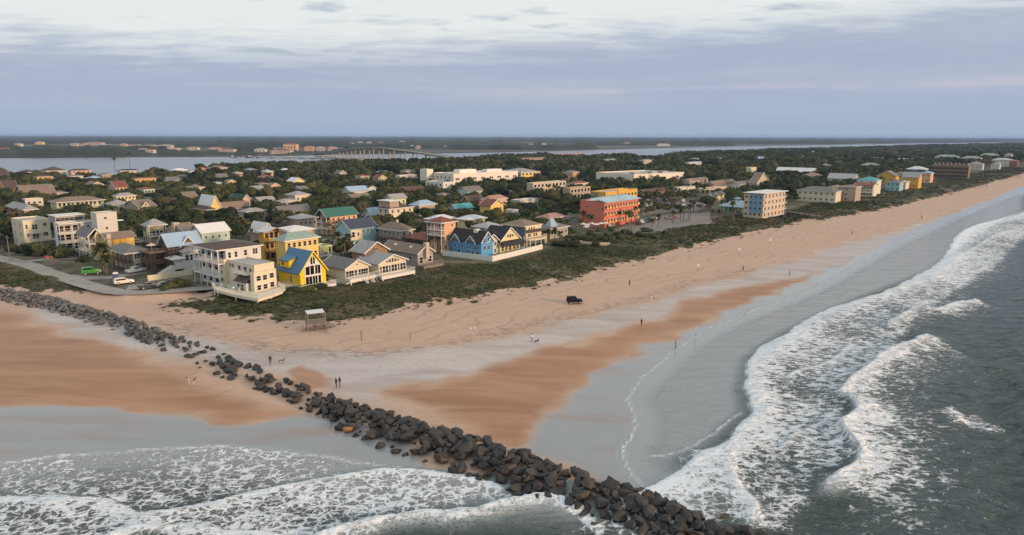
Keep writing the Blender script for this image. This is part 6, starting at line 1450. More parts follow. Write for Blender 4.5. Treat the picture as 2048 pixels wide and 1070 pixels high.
def post(px, py, h, label, w=.14, board=None, z=1.5, mat=GREYWOOD, name='marker_post', cat='post'):
    p = at(px, py, z); gz = ground_z(p.x, p.y); t = empty(name, (p.x, p.y, gz)); tag(t, label, cat); m = MB(); m.bar((0, 0, -.3), (0, 0, h), w); m.build('post', mat, t)
    if board: m = MB(); m.box(-board[0] / 2, board[0] / 2, -.1, -.07, h - board[1], h + .05); m.build('board', WHITE, t)
    else: m = MB(); m.box(-w * .6, w * .6, -w * .6, w * .6, h - .02, h + .05); m.build('cap', mat, t)
post(723, 682, 1.9, 'thick wooden marker post on the sand right of the lookout', .22); post(821, 683, 1.7, 'thin wooden marker post on the sand, farther right of the lookout', .12)
post(1396, 540, 2.2, 'left of three white sign boards on the upper beach', .1, (.7, .8), name='sign', cat='sign'); post(1478, 509, 2.6, 'middle of three white sign boards on the upper beach', .1, (.8, .9), name='sign', cat='sign'); post(1540, 489, 2.6, 'right of three white sign boards on the upper beach', .1, (.8, .9), name='sign', cat='sign')
def walkway(px, label, n=6):
    P = [at(a, b, 2.5) for a, b in px]; a, b = P; t = empty('beach_walkway', a); tag(t, label, 'walkway'); L = (b - a); m = MB(); m.bar(Vector((0, 0, 1.6)), L + Vector((0, 0, .9)), 1.8, .2); m.build('deck', GREYWOOD, t)
    for i in range(n + 1):
        q = L * i / n; m = MB(); m.bar(q + Vector((-.8, .4, -1)), q + Vector((-.8, .4, 2.4 - .7 * i / n)), .22); m.build('post', GREYWOOD, t)
    m = MB(); m.bar(Vector((-.8, .4, 2.4)), L + Vector((-.8, .4, 1.7)), .12); m.build('rail', GREYWOOD, t)
walkway([(1930, 372), (1975, 373)], 'dark wooden beach walkway on stilts below the timber flats'); walkway([(2008, 350), (2042, 354)], 'dark wooden beach walkway at the far right of the dunes'); walkway([(1880, 380), (1905, 386)], 'small wooden beach walkway left of the long one'); walkway([(1560, 428), (1640, 436)], 'boardwalk from the blue hotel down to the beach', 9)
for i, (a, b, h, l) in enumerate(((160, 470, 9, 'utility pole by the cubic cream house'), (1248, 378, 11, 'lamp pole behind the orange hotel'), (1381, 385, 10, 'thick white pole by the commercial building'), (430, 412, 9, 'utility pole left of the steep white roof'), (568, 430, 9, 'utility pole in the middle woods'), (660, 372, 10, 'utility pole in the upper woods'), (1630, 352, 11, 'tall mast right of the striped roof'), (1532, 350, 9, 'mast in the right woods'), (862, 470, 8, 'utility pole near the grey shingled house'), (20, 520, 8, 'lamp pole at the bend of the road'), (430, 590, 3.2, 'white lamp post on the drive of the white house'))):
    p = at(a, b, 3.0); t = empty('utility_pole', p); tag(t, l, 'pole'); m = MB(); m.tube((0, 0, 0), (0, 0, h), .3 if i == 2 else .14, .26 if i == 2 else .09, 8); m.build('pole', WHITE if i in (2, 10) else GREYWOOD, t); m = MB(); m.box(-.7, .7, -.06, .06, h - .9, h - .75); m.build('crossarm', GREYWOOD, t)
# ------------------------------------------------------------------ vehicles
TYRE = simple('tyre', (.015, .015, .016), .8); RIM = simple('rim', (.45, .45, .46), .35, .6); LAMP = simple('lamp_glass', (.6, .6, .58), .2); TAIL = simple('tail_light', (.30, .01, .01), .3)
def loft(m, secs, mi=0):
    """secs: (x, half width bottom, half width top, z bottom, z top)"""
    v = []
    for x, wb, wt, zb, zt in secs: v += [(x, -wb, zb), (x, wb, zb), (x, wt, zt), (x, -wt, zt)]
    n = len(secs); f = [(0, 1, 2, 3), tuple(4 * (n - 1) + i for i in (3, 2, 1, 0))]
    for i in range(n - 1):
        for k in range(4): f.append((4 * i + k, 4 * i + 4 + k, 4 * i + 4 + (k + 1) % 4, 4 * i + (k + 1) % 4))
    m.add(v, f, mi)
def car_meshes(kind):
    b = MB(); c = MB(); g = MB()
    if kind == 'pickup':
        loft(b, [(-2.75, .85, .86, .55, 1.05), (-2.6, .94, .93, .42, 1.12), (-.6, .95, .94, .38, 1.12), (1.0, .95, .93, .38, 1.10), (2.3, .93, .86, .40, 1.02), (2.7, .80, .74, .50, .85)])
        loft(c, [(-1.0, .90, .72, 1.10, 1.15), (-.85, .90, .72, 1.10, 1.78), (.35, .90, .72, 1.10, 1.80), (1.15, .90, .80, 1.08, 1.12)])
        loft(g, [(-.72, .905, .765, 1.22, 1.66), (.28, .905, .765, 1.22, 1.66), (.75, .905, .84, 1.20, 1.28)]); bed = True; L = 2.7
    elif kind == 'jeep':
        loft(b, [(-2.0, .84, .84, .55, 1.15), (-1.85, .88, .86, .5, 1.18), (.55, .88, .86, .5, 1.18), (.7, .80, .72, .5, 1.16), (1.9, .72, .62, .52, 1.08), (2.05, .7, .6, .55, .95)])
        loft(c, [(-1.95, .84, .74, 1.17, 1.2), (-1.85, .84, .72, 1.17, 1.86), (.30, .84, .72, 1.17, 1.86), (.62, .84, .78, 1.16, 1.2)]); loft(g, [(-1.6, .85, .755, 1.28, 1.74), (.2, .85, .755, 1.28, 1.74), (.45, .85, .80, 1.24, 1.34)]); L = 2.0
    elif kind == 'van':
        loft(b, [(-2.9, .95, .92, .45, 1.2), (2.0, .97, .95, .4, 1.2), (2.8, .9, .8, .45, 1.0)]); loft(c, [(-2.85, .95, .88, 1.19, 2.35), (1.2, .95, .88, 1.19, 2.35), (2.2, .93, .84, 1.18, 1.25)]); loft(g, [(.4, .955, .90, 1.35, 2.0), (1.2, .955, .90, 1.35, 2.0), (1.6, .955, .90, 1.35, 1.5)]); L = 2.8
    elif kind == 'sedan':
        loft(b, [(-2.25, .78, .76, .5, .88), (-2.1, .88, .86, .38, .95), (-.2, .90, .88, .34, .95), (1.3, .90, .86, .34, .90), (2.1, .84, .76, .38, .78), (2.3, .72, .66, .45, .66)])
        loft(c, [(-1.75, .86, .74, .93, .97), (-1.0, .86, .66, .93, 1.40), (.2, .86, .66, .93, 1.42), (1.05, .86, .78, .90, .95)]); loft(g, [(-1.25, .865, .74, 1.02, 1.2), (-.9, .865, .70, 1.02, 1.34), (.15, .865, .70, 1.02, 1.34), (.6, .865, .80, 1.0, 1.08)]); L = 2.25
    else:
        loft(b, [(-2.4, .84, .84, .55, 1.02), (-2.25, .93, .92, .42, 1.08), (-.2, .95, .93, .38, 1.08), (1.2, .95, .91, .38, 1.04), (2.15, .90, .80, .40, .95), (2.4, .76, .70, .5, .80)])
        loft(c, [(-2.35, .88, .78, 1.06, 1.10), (-2.1, .88, .72, 1.06, 1.70), (.15, .88, .72, 1.06, 1.74), (1.05, .88, .80, 1.03, 1.08)]); loft(g, [(-2.0, .885, .765, 1.16, 1.58), (.1, .885, .765, 1.16, 1.60), (.6, .885, .84, 1.14, 1.22)]); L = 2.35
    w = MB(); w.tube((0, -.12, 0), (0, .12, 0), .37, .37, 14); r = MB(); r.tube((0, -.13, 0), (0, .13, 0), .20, .20, 10)
    h = MB(); h.box(-.05, .05, -.14, .14, -.08, .08)
    return dict(body=b, cabin=c, glass=g, wheel=w, rim=r, lamp=h, L=L, kind=kind)
CARM = {}
def car(kind, px, py, ang, colour, label, z=3.0, group=None, name='parked_car', cat='car', parts=True, scale=1.0, rough=.28):
    if kind not in CARM:
        d = car_meshes(kind); ph = simple('car_paint', (.5, .5, .5), .3)
        CARM[kind] = (d['body'].mesh('body', ph), d['cabin'].mesh('cabin', ph), d['glass'].mesh('side_windows', GLASS), d['wheel'].mesh('wheel', TYRE), d['rim'].mesh('rim', RIM), d['lamp'].mesh('headlight', LAMP), d['L'])
    B, Cb, G, Wh, Ri, La, L = CARM[kind]; p = at(px, py, z)
    gz = p.z if z >= 2.9 else ground_z(p.x, p.y)
    t = empty(name, (p.x, p.y, gz + .045), R(ang)); tag(t, label, cat, group); t.scale = (scale,) * 3
    pm = simple('car_paint_' + '_'.join(str(int(x * 100)) for x in colour), colour, rough)
    for me, nm in ((B, 'body'), (Cb, 'cabin')):
        o = link(bpy.data.objects.new(nm, me), t); o.material_slots[0].link = 'OBJECT'; o.material_slots[0].material = pm
        if nm == 'cabin': link(bpy.data.objects.new('side_windows', G), o)
    m = MB()
    for x in (-L * .62, L * .62):
        for y in (-.82, .82):
            o = link(bpy.data.objects.new('wheel', Wh), t); o.location = (x, y, .37); q = link(bpy.data.objects.new('rim', Ri), o)
    for y in (-.6, .6):
        o = link(bpy.data.objects.new('headlight', La), t); o.location = (L * .98, y, .78 if kind != 'sedan' else .66)
        o = link(bpy.data.objects.new('tail_light', La), t); o.location = (-L * 1.0, y, .85); o.material_slots[0].link = 'OBJECT'; o.material_slots[0].material = TAIL
    return t
car('pickup', 272, 545, 55, (.62, .61, .57), 'white pickup truck on the drive below the wooden decks', name='pickup_truck', cat='truck')
car('suv', 248, 568, 40, (.66, .63, .55), 'white sport utility vehicle beside the blue portable toilet'); car('pickup', 300, 577, 40, (.03, .035, .04), 'black pickup truck parked by the pale board fence', name='pickup_truck', cat='truck')
car('jeep', 183, 549, 35, (.035, .24, .03), 'lime green open truck on the lawn by the tall palm', name='green_truck', cat='truck', scale=1.2)
car('van', 137, 515, 30, (.03, .04, .06), 'dark blue van in front of the columned balconies', name='van', cat='van', scale=1.25); car('sedan', 104, 517, 50, (.30, .05, .04), 'red car half hidden by bushes at the drive')
car('jeep', 1149, 604, 12, (.012, .012, .014), 'black four-wheel drive car standing on the open beach', z=1.6, name='beach_car', scale=.95, rough=.6)
for _m in bpy.data.materials:
    if _m.name.startswith('car_paint_1_1_1'): _m.node_tree.nodes['Principled BSDF'].inputs['Specular IOR Level'].default_value = .06
CC = [(.55, .55, .55), (.04, .05, .08), (.02, .02, .022), (.25, .26, .28), (.62, .60, .57), (.10, .11, .13), (.22, .04, .04), (.06, .10, .20)]
rr = random.Random(9)
for i, (a, b) in enumerate(((1218, 454), (1226, 453), (1234, 451), (1276, 449), (1283, 447), (1290, 445), (1297, 443), (1304, 441), (1311, 439), (1338, 438), (1346, 436))): car(rr.choice(('suv', 'sedan', 'pickup')), a, b, 95 + rr.uniform(-4, 4) if i < 9 else 20, CC[(i * 3) % 8], 'car parked in the near car park beside the coral hotel', group='cars in the near car park')
for i in range(16): car(rr.choice(('suv', 'sedan', 'van')), 1296 + (i % 8) * 17 + rr.uniform(-2, 2), 405 + (i // 8) * 10 + (i % 8) * -.2, 95 + rr.uniform(-4, 4), CC[(i * 5) % 8], 'car parked in the far car park behind the coral hotel', group='cars in the far car park')
for i, (a, b, l) in enumerate(((278, 487, 'silver car under the trees left of the pale blue metal roof'), (552, 508, 'grey car under the timber balconies'), (733, 478, 'pale car behind the brown shingled house'), (880, 500, 'dark car left of the white garden wall'), (1130, 440, 'white car left of the coral hotel'), (1140, 436, 'second pale car left of the coral hotel'))): car(('suv', 'sedan')[i % 2], a, b, 40, CC[(i * 4) % 8], l)
for i, (a, b, l) in enumerate(((598, 478, 'white car on the street behind the seafoam-roofed house'), (566, 512, 'dark car under the timber-framed house'), (312, 484, 'pale car between the tan gabled and pale blue-roofed houses'), (836, 497, 'silver car behind the brown-roofed chimney house'), (655, 488, 'dark car on the street by the palms'), (520, 505, 'white car right of the brown-roofed white house'), (330, 574, 'grey car on the sandy drive by the bushes'), (700, 490, 'white car left of the grey shingled house'))): car(('sedan', 'suv', 'pickup')[i % 3], a, b, (40, 130)[i % 2], CC[(i * 3 + 1) % 8], l)
def toilet():
    p = at(232, 562, 3.0); t = empty('portable_toilet', p, R(40)); tag(t, 'dark blue portable toilet with white roof behind the white vehicle', 'toilet'); bm_ = simple('blue_plastic', (.02, .07, .16), .5)
    m = MB(); m.box(-.6, .6, -.6, .6, .05, 2.05); m.build('cabin', bm_, t); m = MB(); m.box(-.66, .66, -.66, .66, 2.05, 2.2); m.box(-.5, .5, -.5, .5, 2.2, 2.4); m.build('roof', WHITE, t); m = MB(); m.box(-.4, .4, -.64, -.6, .15, 1.95); m.build('door', bm_, t)
toilet()
def parasol(px, py, label, group):
    p = at(px, py, 3.0); t = empty('parasol', p); tag(t, label, 'parasol', group); m = MB(); m.tube((0, 0, 0), (0, 0, 2.3), .06, .06, 6); m.build('pole', GREYWOOD, t); m = MB(); m.tube((0, 0, 2.1), (0, 0, 2.8), 1.5, .05, 8); m.build('canopy', WHITE, t)
for a, b in ((1166, 458), (1174, 460), (1183, 457), (1192, 459), (1201, 457), (1210, 456), (1172, 464)): parasol(a, b, 'white parasol on the terrace under the palms before the coral hotel', 'white parasols before the coral hotel')
rr = random.Random(31)
for i in range(22): shrub(rr.uniform(1125, 1225), rr.uniform(458, 482), rr.uniform(1.4, 2.6), rr.uniform(1.2, 2.2), 'bush in the thicket in front of the coral hotel terrace', 'bushes before the coral hotel')
# ------------------------------------------------------------------ bridge
def bridge():
    P0 = at(1006, 336, 3.0); P1 = at(690, 315.5, 0); t = empty('bridge', (P0.x, P0.y, 0)); tag(t, 'long arched concrete road bridge across the river', 'bridge')
    cm = paint((.42, .37, .32), 'stucco', .85); dn = (P1 - P0); dn.z = 0; nrm = Vector((-dn.y, dn.x, 0)).normalized(); pts = []
    for px, py in ((1006, 335), (980, 329), (950, 324), (920, 318.5), (890, 313), (860, 308.5), (830, 304), (800, 300), (775, 297), (755, 295.8), (735, 295.8), (712, 298), (690, 301.5), (660, 305), (630, 307.5)):
        d = ray(px, py); s = (nrm.dot(P0 - Vector((0, 0, CAMH)))) / nrm.dot(d); q = Vector((0, 0, CAMH)) + d * s; pts.append(q - Vector((P0.x, P0.y, 0)))
    w = 6.5; m = MB(); v = []
    for q in pts:
        for k, dz in ((-1, 0), (1, 0), (1, -1.6), (-1, -1.6)): v.append(q + nrm * w * k * (1 if dz == 0 else .7) + Vector((0, 0, dz)))
    n = len(pts); m.add(v, [(4 * i + k, 4 * i + (k + 1) % 4, 4 * i + 4 + (k + 1) % 4, 4 * i + 4 + k) for i in range(n - 1) for k in range(4)] + [(0, 3, 2, 1), (4 * n - 4, 4 * n - 3, 4 * n - 2, 4 * n - 1)]); dk = m.build('deck', cm, t)
    for k in (-1, 1):
        m = MB()
        for a, b in zip(pts[:-1], pts[1:]): m.bar(a + nrm * w * k * .97 + Vector((0, 0, .5)), b + nrm * w * k * .97 + Vector((0, 0, .5)), .4, 1.0)
        m.build('parapet', cm, dk)
    tot = [0]
    for a, b in zip(pts[:-1], pts[1:]): tot.append(tot[-1] + (b - a).length)
    for i in range(17):
        s = 30 + (tot[-1] - 40) * i / 16; j = max(k for k in range(len(tot)) if tot[k] <= s); j = min(j, len(pts) - 2); q = pts[j] + (pts[j + 1] - pts[j]) * ((s - tot[j]) / (tot[j + 1] - tot[j]))
        if q.z < 5: continue
        m = MB()
        for k in (-1, 1): m.tube(Vector((q.x, q.y, -2)) + nrm * 3.6 * k, Vector((q.x, q.y, q.z - 2.6)) + nrm * 3.6 * k, 1.25, 1.1, 8)
        m.bar(Vector((q.x, q.y, q.z - 2.1)) - nrm * 5.4, Vector((q.x, q.y, q.z - 2.1)) + nrm * 5.4, 2.0, 1.2); m.bar(Vector((q.x, q.y, .6)) - nrm * 5.2, Vector((q.x, q.y, .6)) + nrm * 5.2, 4.0, 1.6); m.build('pier', cm, t)
bridge()
rr = random.Random(21)
def boat(px, py, L, label, sail=False, group=None):
    p = at(px, py, 0); t = empty('boat', (p.x, p.y, -.25), rr.uniform(-.5, .5)); tag(t, label, 'boat', group); m = MB(); loft(m, [(-L / 2, .16 * L, .19 * L, -.3, .1 * L), (0, .15 * L, .2 * L, -.3, .1 * L), (L * .38, .06 * L, .12 * L, -.3, .12 * L), (L / 2, .01, .02, 0, .13 * L)]); m.build('hull', simple('boat_hull', rr.choice(((.5, .5, .5), (.09, .08, .08), (.3, .3, .32))), .5), t); m = MB(); m.box(-L * .25, L * .12, -.1 * L, .1 * L, .1 * L, .22 * L); m.build('cabin', WHITE, t)
    if sail: m = MB(); m.tube((0, 0, .2), (0, 0, L * 1.15), .12, .08, 6); m.build('mast', WHITE, t)
for i in range(9): boat(470 + i * 26 + rr.uniform(-6, 6), 314.5 + i * .35, rr.uniform(9, 15), 'small boat moored off the far shore left of the bridge', i % 3 == 0, 'boats moored off the far shore')
boat(1406, 294.3, 16, 'white boat on the river at the right')
# old pier remains in the river
def pier_line():
    P = [at(470, 314.5, 0), at(745, 319.5, 0)]; t = empty('fishing_pier', P[0]); tag(t, 'low dark fishing pier on piles crossing the river by the bridge', 'pier'); L = P[1] - P[0]
    m = MB(); m.bar(Vector((0, 0, 1.6)), L * .98 + Vector((0, 0, 1.6)), 4, .6); m.build('deck', GREYWOOD, t)
    for i in range(24): q = L * i / 24; m = MB(); m.tube((q.x, q.y, -2), (q.x, q.y, 1.4), .5, .5, 6); m.build('pile', GREYWOOD, t)
pier_line()
# ------------------------------------------------------------------ mainland
FARB = [(8, 304, 22, 4, 'tan'), (36, 293, 12, 4, 'cream'), (78, 293, 14, 6, 'yellow'), (148, 292, 16, 3, 'offwhite'), (165, 292, 10, 3, 'pink'), (185, 291, 34, 4, 'pink'), (200, 296, 44, 4, 'beige'), (246, 294, 12, 4, 'pink'), (266, 295, 20, 4, 'offwhite'), (298, 296, 24, 4, 'tan'), (328, 296, 26, 4, 'pink'), (285, 306, 20, 2, 'beige'), (300, 307, 16, 3, 'offwhite'), (385, 301, 20, 4, 'offwhite'), (340, 304, 30, 2, 'peach'), (428, 303, 20, 5, 'pink'), (452, 306, 30, 3, 'beige'), (490, 305, 26, 3, 'peach'), (520, 306, 22, 3, 'offwhite'), (546, 305, 14, 3, 'peach'), (580, 302, 26, 10, 'peach'), (618, 302, 18, 6, 'peach'), (640, 302, 16, 5, 'beige'), (664, 302, 16, 5, 'pink'), (560, 308, 40, 2, 'beige'), (698, 290, 16, 3, 'pink'), (720, 288, 8, 3, 'beige'), (738, 290, 10, 4, 'pink'), (762, 289, 10, 3, 'beige'), (804, 288, 10, 4, 'offwhite'), (824, 297, 8, 4, 'offwhite'), (836, 298, 10, 3, 'beige'), (890, 297, 8, 3, 'offwhite'), (1062, 295, 8, 5, 'pink'), (1088, 294, 10, 5, 'pink'), (1328, 292, 24, 1.6, 'white'), (1254, 289, 10, 3, 'beige'), (1400, 279, 26, 1.5, 'white'), (1550, 280, 12, 1.2, 'white')]
def far_forest():
    P2, Fq = fan(1250, HOR * .97, 150, -1.15, 1.25, 520)
    MAIN = FARw + [(30000, 9000), (30000, HOR), (-26000, HOR), (-26000, 2500)]
    d = sdf(P2, MAIN)
    n = fbm(P2[:, 0], P2[:, 1] * 2.2, 700, 4); s = np.maximum(14, P2[:, 1] * .012)
    rough = vnoise(P2[:, 0] / s, P2[:, 1] / s * 1.3) + .5 * vnoise(P2[:, 0] / s * 2.1 + 7, P2[:, 1] / s * 2.3)
    marsh = sstep(P2[:, 0] / P2[:, 1], -.05, .12) * (1 - sstep(P2[:, 1], 3300, 5200))
    dens = sstep(n - .16 * marsh - .04, .40, .47) * sstep(d, 20, 90)
    dens = np.maximum(dens, sstep(P2[:, 1], 7000, 9000))
    for px, py, w, hp, c in FARB:
        p = at(px, py, .8); hw_ = w * p.y / F / 2 + 12; m_ = (np.abs(P2[:, 0] - p.x * P2[:, 1] / p.y) < hw_ + 10) & (P2[:, 1] < p.y + 12) & (P2[:, 1] > p.y - 420); dens = np.where(m_, dens * .5, dens)
    z = -.6 + dens * (8 + 9 * rough)
    keep = (z > .5)[Fq].any(1) & (d > 5)[Fq].all(1); Fq = Fq[keep]
    me = mesh_np('far_forest', np.c_[P2, z], Fq, [foliage_mat('far_canopy', [(.018, .024, .014), (.034, .040, .020), (.045, .048, .026), (.05, .042, .026)], True)], False, {'tint': np.clip(RNG.random(len(P2)) * .7 + .1, 0, 1)})  # leaf colours darkened to stand in for the canopy's self-shadowing
    o = link(bpy.data.objects.new('far_forest', me)); tag(o, 'flat dark forest of the mainland reaching to the horizon', 'forest', kind='stuff')
far_forest()
for i, (px, py, w, hp, c) in enumerate(FARB):
    p = at(px, py, .8); d = proj(p)[2]; wm_ = w * d / F; hm = max(8, hp * 1.3 * d / F); dep = max(9, min(wm_ * .6, 30))
    pos = ('far left', 'left', 'left of the bridge', 'behind the bridge', 'right of the bridge')[0 if px < 180 else 1 if px < 420 else 2 if px < 680 else 3 if px < 900 else 4]
    k = sum(1 for q in FARB if (0 if q[0] < 180 else 1 if q[0] < 420 else 2 if q[0] < 680 else 3 if q[0] < 900 else 4) == (0 if px < 180 else 1 if px < 420 else 2 if px < 680 else 3 if px < 900 else 4) and q[0] < px)
    ordn = ('first', 'second', 'third', 'fourth', 'fifth', 'sixth', 'seventh', 'eighth', 'ninth', 'tenth', 'eleventh', 'twelfth', 'thirteenth', 'fourteenth')[k]
    col = {'offwhite': 'white'}.get(c, c)
    H = House('mainland_building', f'{ordn} building from the left, {col}, across the river {pos}', 'building', (p.x, p.y), 0.0, wm_, dep, hm, .8)
    H.near = False; H.walls('wall', -wm_ / 2, wm_ / 2, 0, dep, 0, hm, paint(C[c], 'stucco', .8)); H.hip(-wm_ / 2, wm_ / 2, 0, dep, hm, min(4, hm * .4), .6, paint(RC[('red', 'tan', 'lgrey', 'pink')[i % 4]], 'shingle', .85), WHITE)
    nb = max(2, min(8, int(wm_ / 7)))
    for q in range(nb): H.window('R', -wm_ / 2 + wm_ * (q + .5) / nb, hm * .55, wm_ / nb * .45, hm * .35)
# ------------------------------------------------------------------ people and dogs
SKIN = simple('skin', (.36, .20, .13), .6); HAIR = simple('hair', (.03, .02, .015), .7)
def skin_body(name, pts, edges):
    """pts: (x,y,z,r); one continuous figure grown over a skeleton"""
    me = bpy.data.meshes.new(name); me.from_pydata([p[:3] for p in pts], edges, []); o = bpy.data.objects.new(name, me); COL.objects.link(o)
    md = o.modifiers.new('skin', 'SKIN'); md.use_smooth_shade = True
    for i, p in enumerate(pts): me.skin_vertices[0].data[i].radius = (p[3], p[3]); me.skin_vertices[0].data[i].use_root = (i == 0)
    sb = o.modifiers.new('sub', 'SUBSURF'); sb.levels = 1; sb.render_levels = 1
    dg = bpy.context.evaluated_depsgraph_get(); out = bpy.data.meshes.new_from_object(o.evaluated_get(dg)); bpy.data.objects.remove(o); out.name = name; return out
def figure(pose):
    s = {'stand': (.06, .03, .10, .12), 'walk': (.26, -.22, .32, -.28), 'bend': (.05, .0, .45, .40)}[pose]
    fwd = .28 if pose == 'bend' else .0
    P = [(0, 0, .95, .145), (0, fwd * .4, 1.12, .13), (0, fwd, 1.36 - fwd * .3, .155), (0, fwd * 1.2, 1.49 - fwd * .4, .065), (0, fwd * 1.5 + .01, 1.58 - fwd * .5, .09), (0, fwd * 1.6 + .02, 1.68 - fwd * .55, .10), (0, fwd * 1.6 + .01, 1.75 - fwd * .55, .07)]
    E = [(0, 1), (1, 2), (2, 3), (3, 4), (4, 5), (5, 6)]
    for k, sg in enumerate((-1, 1)):
        b = len(P); f = s[k]
        P += [(sg * .10, 0, .86, .10), (sg * .11, f * .55, .49, .065), (sg * .11, f * .75 - .05, .09, .042), (sg * .12, f * .75 + .13, .04, .038)]; E += [(0, b), (b, b + 1), (b + 1, b + 2), (b + 2, b + 3)]
        b = len(P); a = s[2 + k]
        P += [(sg * .20, fwd, 1.40 - fwd * .3, .065), (sg * .25, fwd + a * .25 - .02, 1.13 - fwd * .3, .048), (sg * .25, fwd + a * .7 + .05, .90 - fwd * .2, .036), (sg * .25, fwd + a * .85 + .08, .80 - fwd * .2, .034)]; E += [(2, b), (b, b + 1), (b + 1, b + 2), (b + 2, b + 3)]
    m = skin_body('person', P, E); m.materials.clear()
    for q in (SKIN, SKIN, SKIN, HAIR): m.materials.append(q)
    top = 1.75 - fwd * .55
    for p in m.polygons:
        c = p.center; i = 0
        if c.z > top - .13 or (c.z > top - .26 and c.y < fwd * 1.55 - .02 and abs(c.x) < .14): i = 3
        elif c.z > .93 and c.z < 1.47 - fwd * .35 and abs(c.x) < .30 and not (abs(c.x) > .2 and c.z < 1.10): i = 1
        elif .10 < c.z <= .93 and abs(c.x) < .21: i = 2
        p.material_index = i
    return m
FIG = {k: figure(k) for k in ('stand', 'walk', 'bend')}
def cloth(c): return simple('cloth_' + '_'.join(str(int(x * 100)) for x in c), c, .85)
def person(px, py, pose, top, leg, ang, label, z=1.2, sc=1.0):
    p = at(px, py, z); gz = ground_z(p.x, p.y); p = at(px, py, gz); gz = max(0.0, ground_z(p.x, p.y))
    o = bpy.data.objects.new('person', FIG[pose]); o.location = (p.x, p.y, gz); o.rotation_euler = (0, 0, R(ang)); o.scale = (sc,) * 3; link(o); tag(o, label, 'person')
    for i, c in ((1, top), (2, leg)): o.material_slots[i].link = 'OBJECT'; o.material_slots[i].material = cloth(c)
BLK = (.02, .02, .025); NAV = (.04, .03, .10); WHT = (.6, .6, .6)
person(673, 777, 'walk', NAV, NAV, 160, 'person in dark purple clothes walking beside another near the jetty', sc=1.08); person(680, 775, 'walk', BLK, (.10, .09, .05), 150, 'person in black and olive walking right behind the purple-clad one', sc=1.08)
person(541, 730, 'stand', BLK, (.05, .05, .06), 40, 'person in black standing with a dog near the sparse boulders', sc=1.06)
person(379, 773, 'bend', (.45, .35, .28), (.4, .33, .28), 80, 'person in pale clothes bending over the brown sand, left one', sc=1.0); person(388, 772, 'bend', (.20, .10, .06), (.5, .42, .36), -90, 'person in brown top bending over the sand, right one', sc=1.0)
person(1064, 684, 'walk', WHT, (.15, .15, .17), 30, 'person in white shirt walking a dark dog on the pale sand')
person(1283, 652, 'stand', BLK, BLK, 120, 'person in black standing at the edge of the orange sand'); person(1351, 698, 'walk', (.25, .28, .33), (.12, .11, .12), 110, 'person in grey walking in the shallow water'); person(1390, 686, 'walk', WHT, (.40, .42, .45), 110, 'person in pale clothes wading in the shallow water'); person(1259, 571, 'stand', (.12, .08, .06), BLK, 30, 'person in brown standing high on the dry beach')
person(1486, 542, 'walk', BLK, BLK, 60, 'person in black on the pale sand left of another, far along the beach'); person(1579, 552, 'stand', (.08, .05, .05), BLK, 60, 'person in dark clothes at the water edge far along the beach'); person(1704, 469, 'walk', (.18, .04, .04), BLK, 60, 'person in dark red far along the right beach'); person(1843, 438, 'stand', BLK, BLK, 10, 'tiny distant person in black on the far right beach'); person(1303, 603, 'bend', WHT, WHT, 60, 'person in white bending at the tide line')
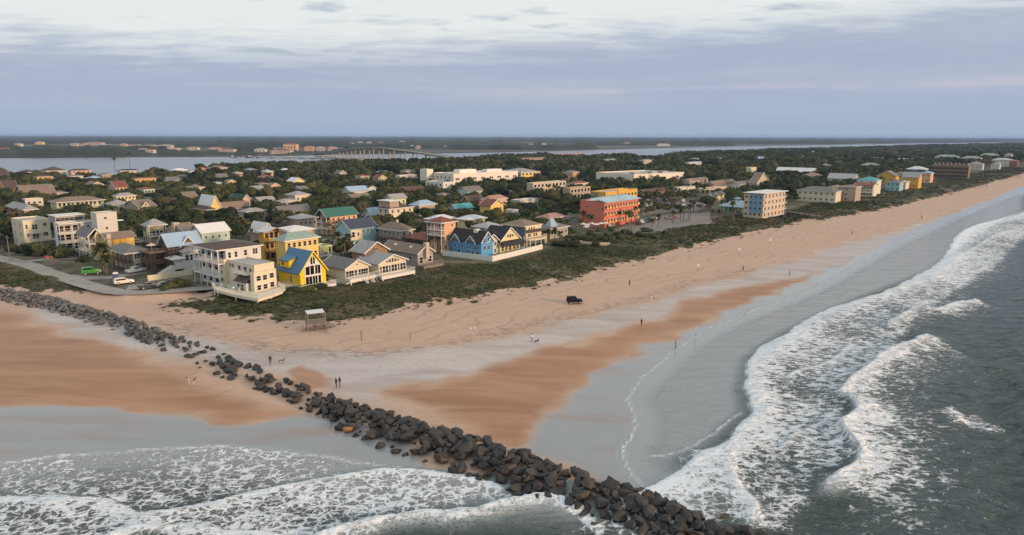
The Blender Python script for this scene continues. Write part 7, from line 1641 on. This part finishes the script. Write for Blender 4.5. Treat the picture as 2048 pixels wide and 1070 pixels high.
def dog_mesh():
    P = [(0, 0, .5, .12), (0, .28, .50, .14), (0, .42, .60, .085), (0, .52, .72, .085), (0, .66, .69, .05), (0, -.28, .50, .11), (0, -.42, .58, .03), (0, -.55, .68, .018)]
    E = [(0, 1), (1, 2), (2, 3), (3, 4), (0, 5), (5, 6), (6, 7)]
    for sg in (-1, 1):
        b = len(P); P += [(sg * .09, .30, .36, .05), (sg * .09, .28, .18, .03), (sg * .09, .32, .03, .028)]; E += [(1, b), (b, b + 1), (b + 1, b + 2)]
        b = len(P); P += [(sg * .09, -.25, .36, .06), (sg * .09, -.38, .20, .032), (sg * .09, -.33, .03, .026)]; E += [(5, b), (b, b + 1), (b + 1, b + 2)]
        b = len(P); P += [(sg * .07, .50, .82, .025)]; E += [(3, b)]
    m = skin_body('dog', P, E); m.materials.clear(); m.materials.append(simple('dark_fur', (.03, .025, .022), .9)); return m
DOG = dog_mesh()
def dog(px, py, ang, label, c=None, sc=1.0):
    p = at(px, py, 1.0); gz = ground_z(p.x, p.y); p = at(px, py, gz); o = bpy.data.objects.new('dog', DOG); o.location = (p.x, p.y, ground_z(p.x, p.y)); o.rotation_euler = (0, 0, R(ang)); o.scale = (sc,) * 3; link(o); tag(o, label, 'dog')
    if c: o.material_slots[0].link = 'OBJECT'; o.material_slots[0].material = simple('fur', c, .9)
dog(563, 726, -70, 'grey dog beside the person in black near the boulders', (.14, .12, .11), 1.1); dog(1073, 686, -60, 'small dark dog in front of the person in the white shirt')
def bird_mesh():
    P = [(0, 0, .28, .10), (0, .16, .33, .06), (0, .24, .42, .05), (0, .33, .41, .018), (0, -.2, .27, .05)]; E = [(0, 1), (1, 2), (2, 3), (0, 4)]
    for sg in (-1, 1): b = len(P); P += [(sg * .05, 0, .15, .02), (sg * .05, .02, .01, .014)]; E += [(0, b), (b, b + 1)]
    m = skin_body('gull', P, E); m.materials.clear(); m.materials.append(simple('white_feather', (.7, .7, .7), .8)); return m
GULL = bird_mesh()
for px, py, l in ((942, 663, 'left of two white gulls on the dry sand'), (949, 662, 'right of two white gulls on the dry sand')):
    p = at(px, py, 1.2); o = bpy.data.objects.new('gull', GULL); o.location = (p.x, p.y, ground_z(p.x, p.y)); o.scale = (1.5,) * 3; link(o); tag(o, l, 'bird')
# ------------------------------------------------------------------ air
def haze():
    m = bpy.data.materials.new('haze_air'); m.use_nodes = True; n = m.node_tree.nodes; n.clear(); v = n.new('ShaderNodeVolumePrincipled'); v.inputs['Color'].default_value = (.42, .62, 1.0, 1); v.inputs['Density'].default_value = 6.0e-5; v.inputs['Anisotropy'].default_value = 0.0
    o = n.new('ShaderNodeOutputMaterial'); m.node_tree.links.new(v.outputs[0], o.inputs['Volume'])
    b = MB(); b.box(-32000, 32000, -1500, HOR + 1500, -4, 56); h = b.build('haze', m); tag(h, kind='stuff')
haze()
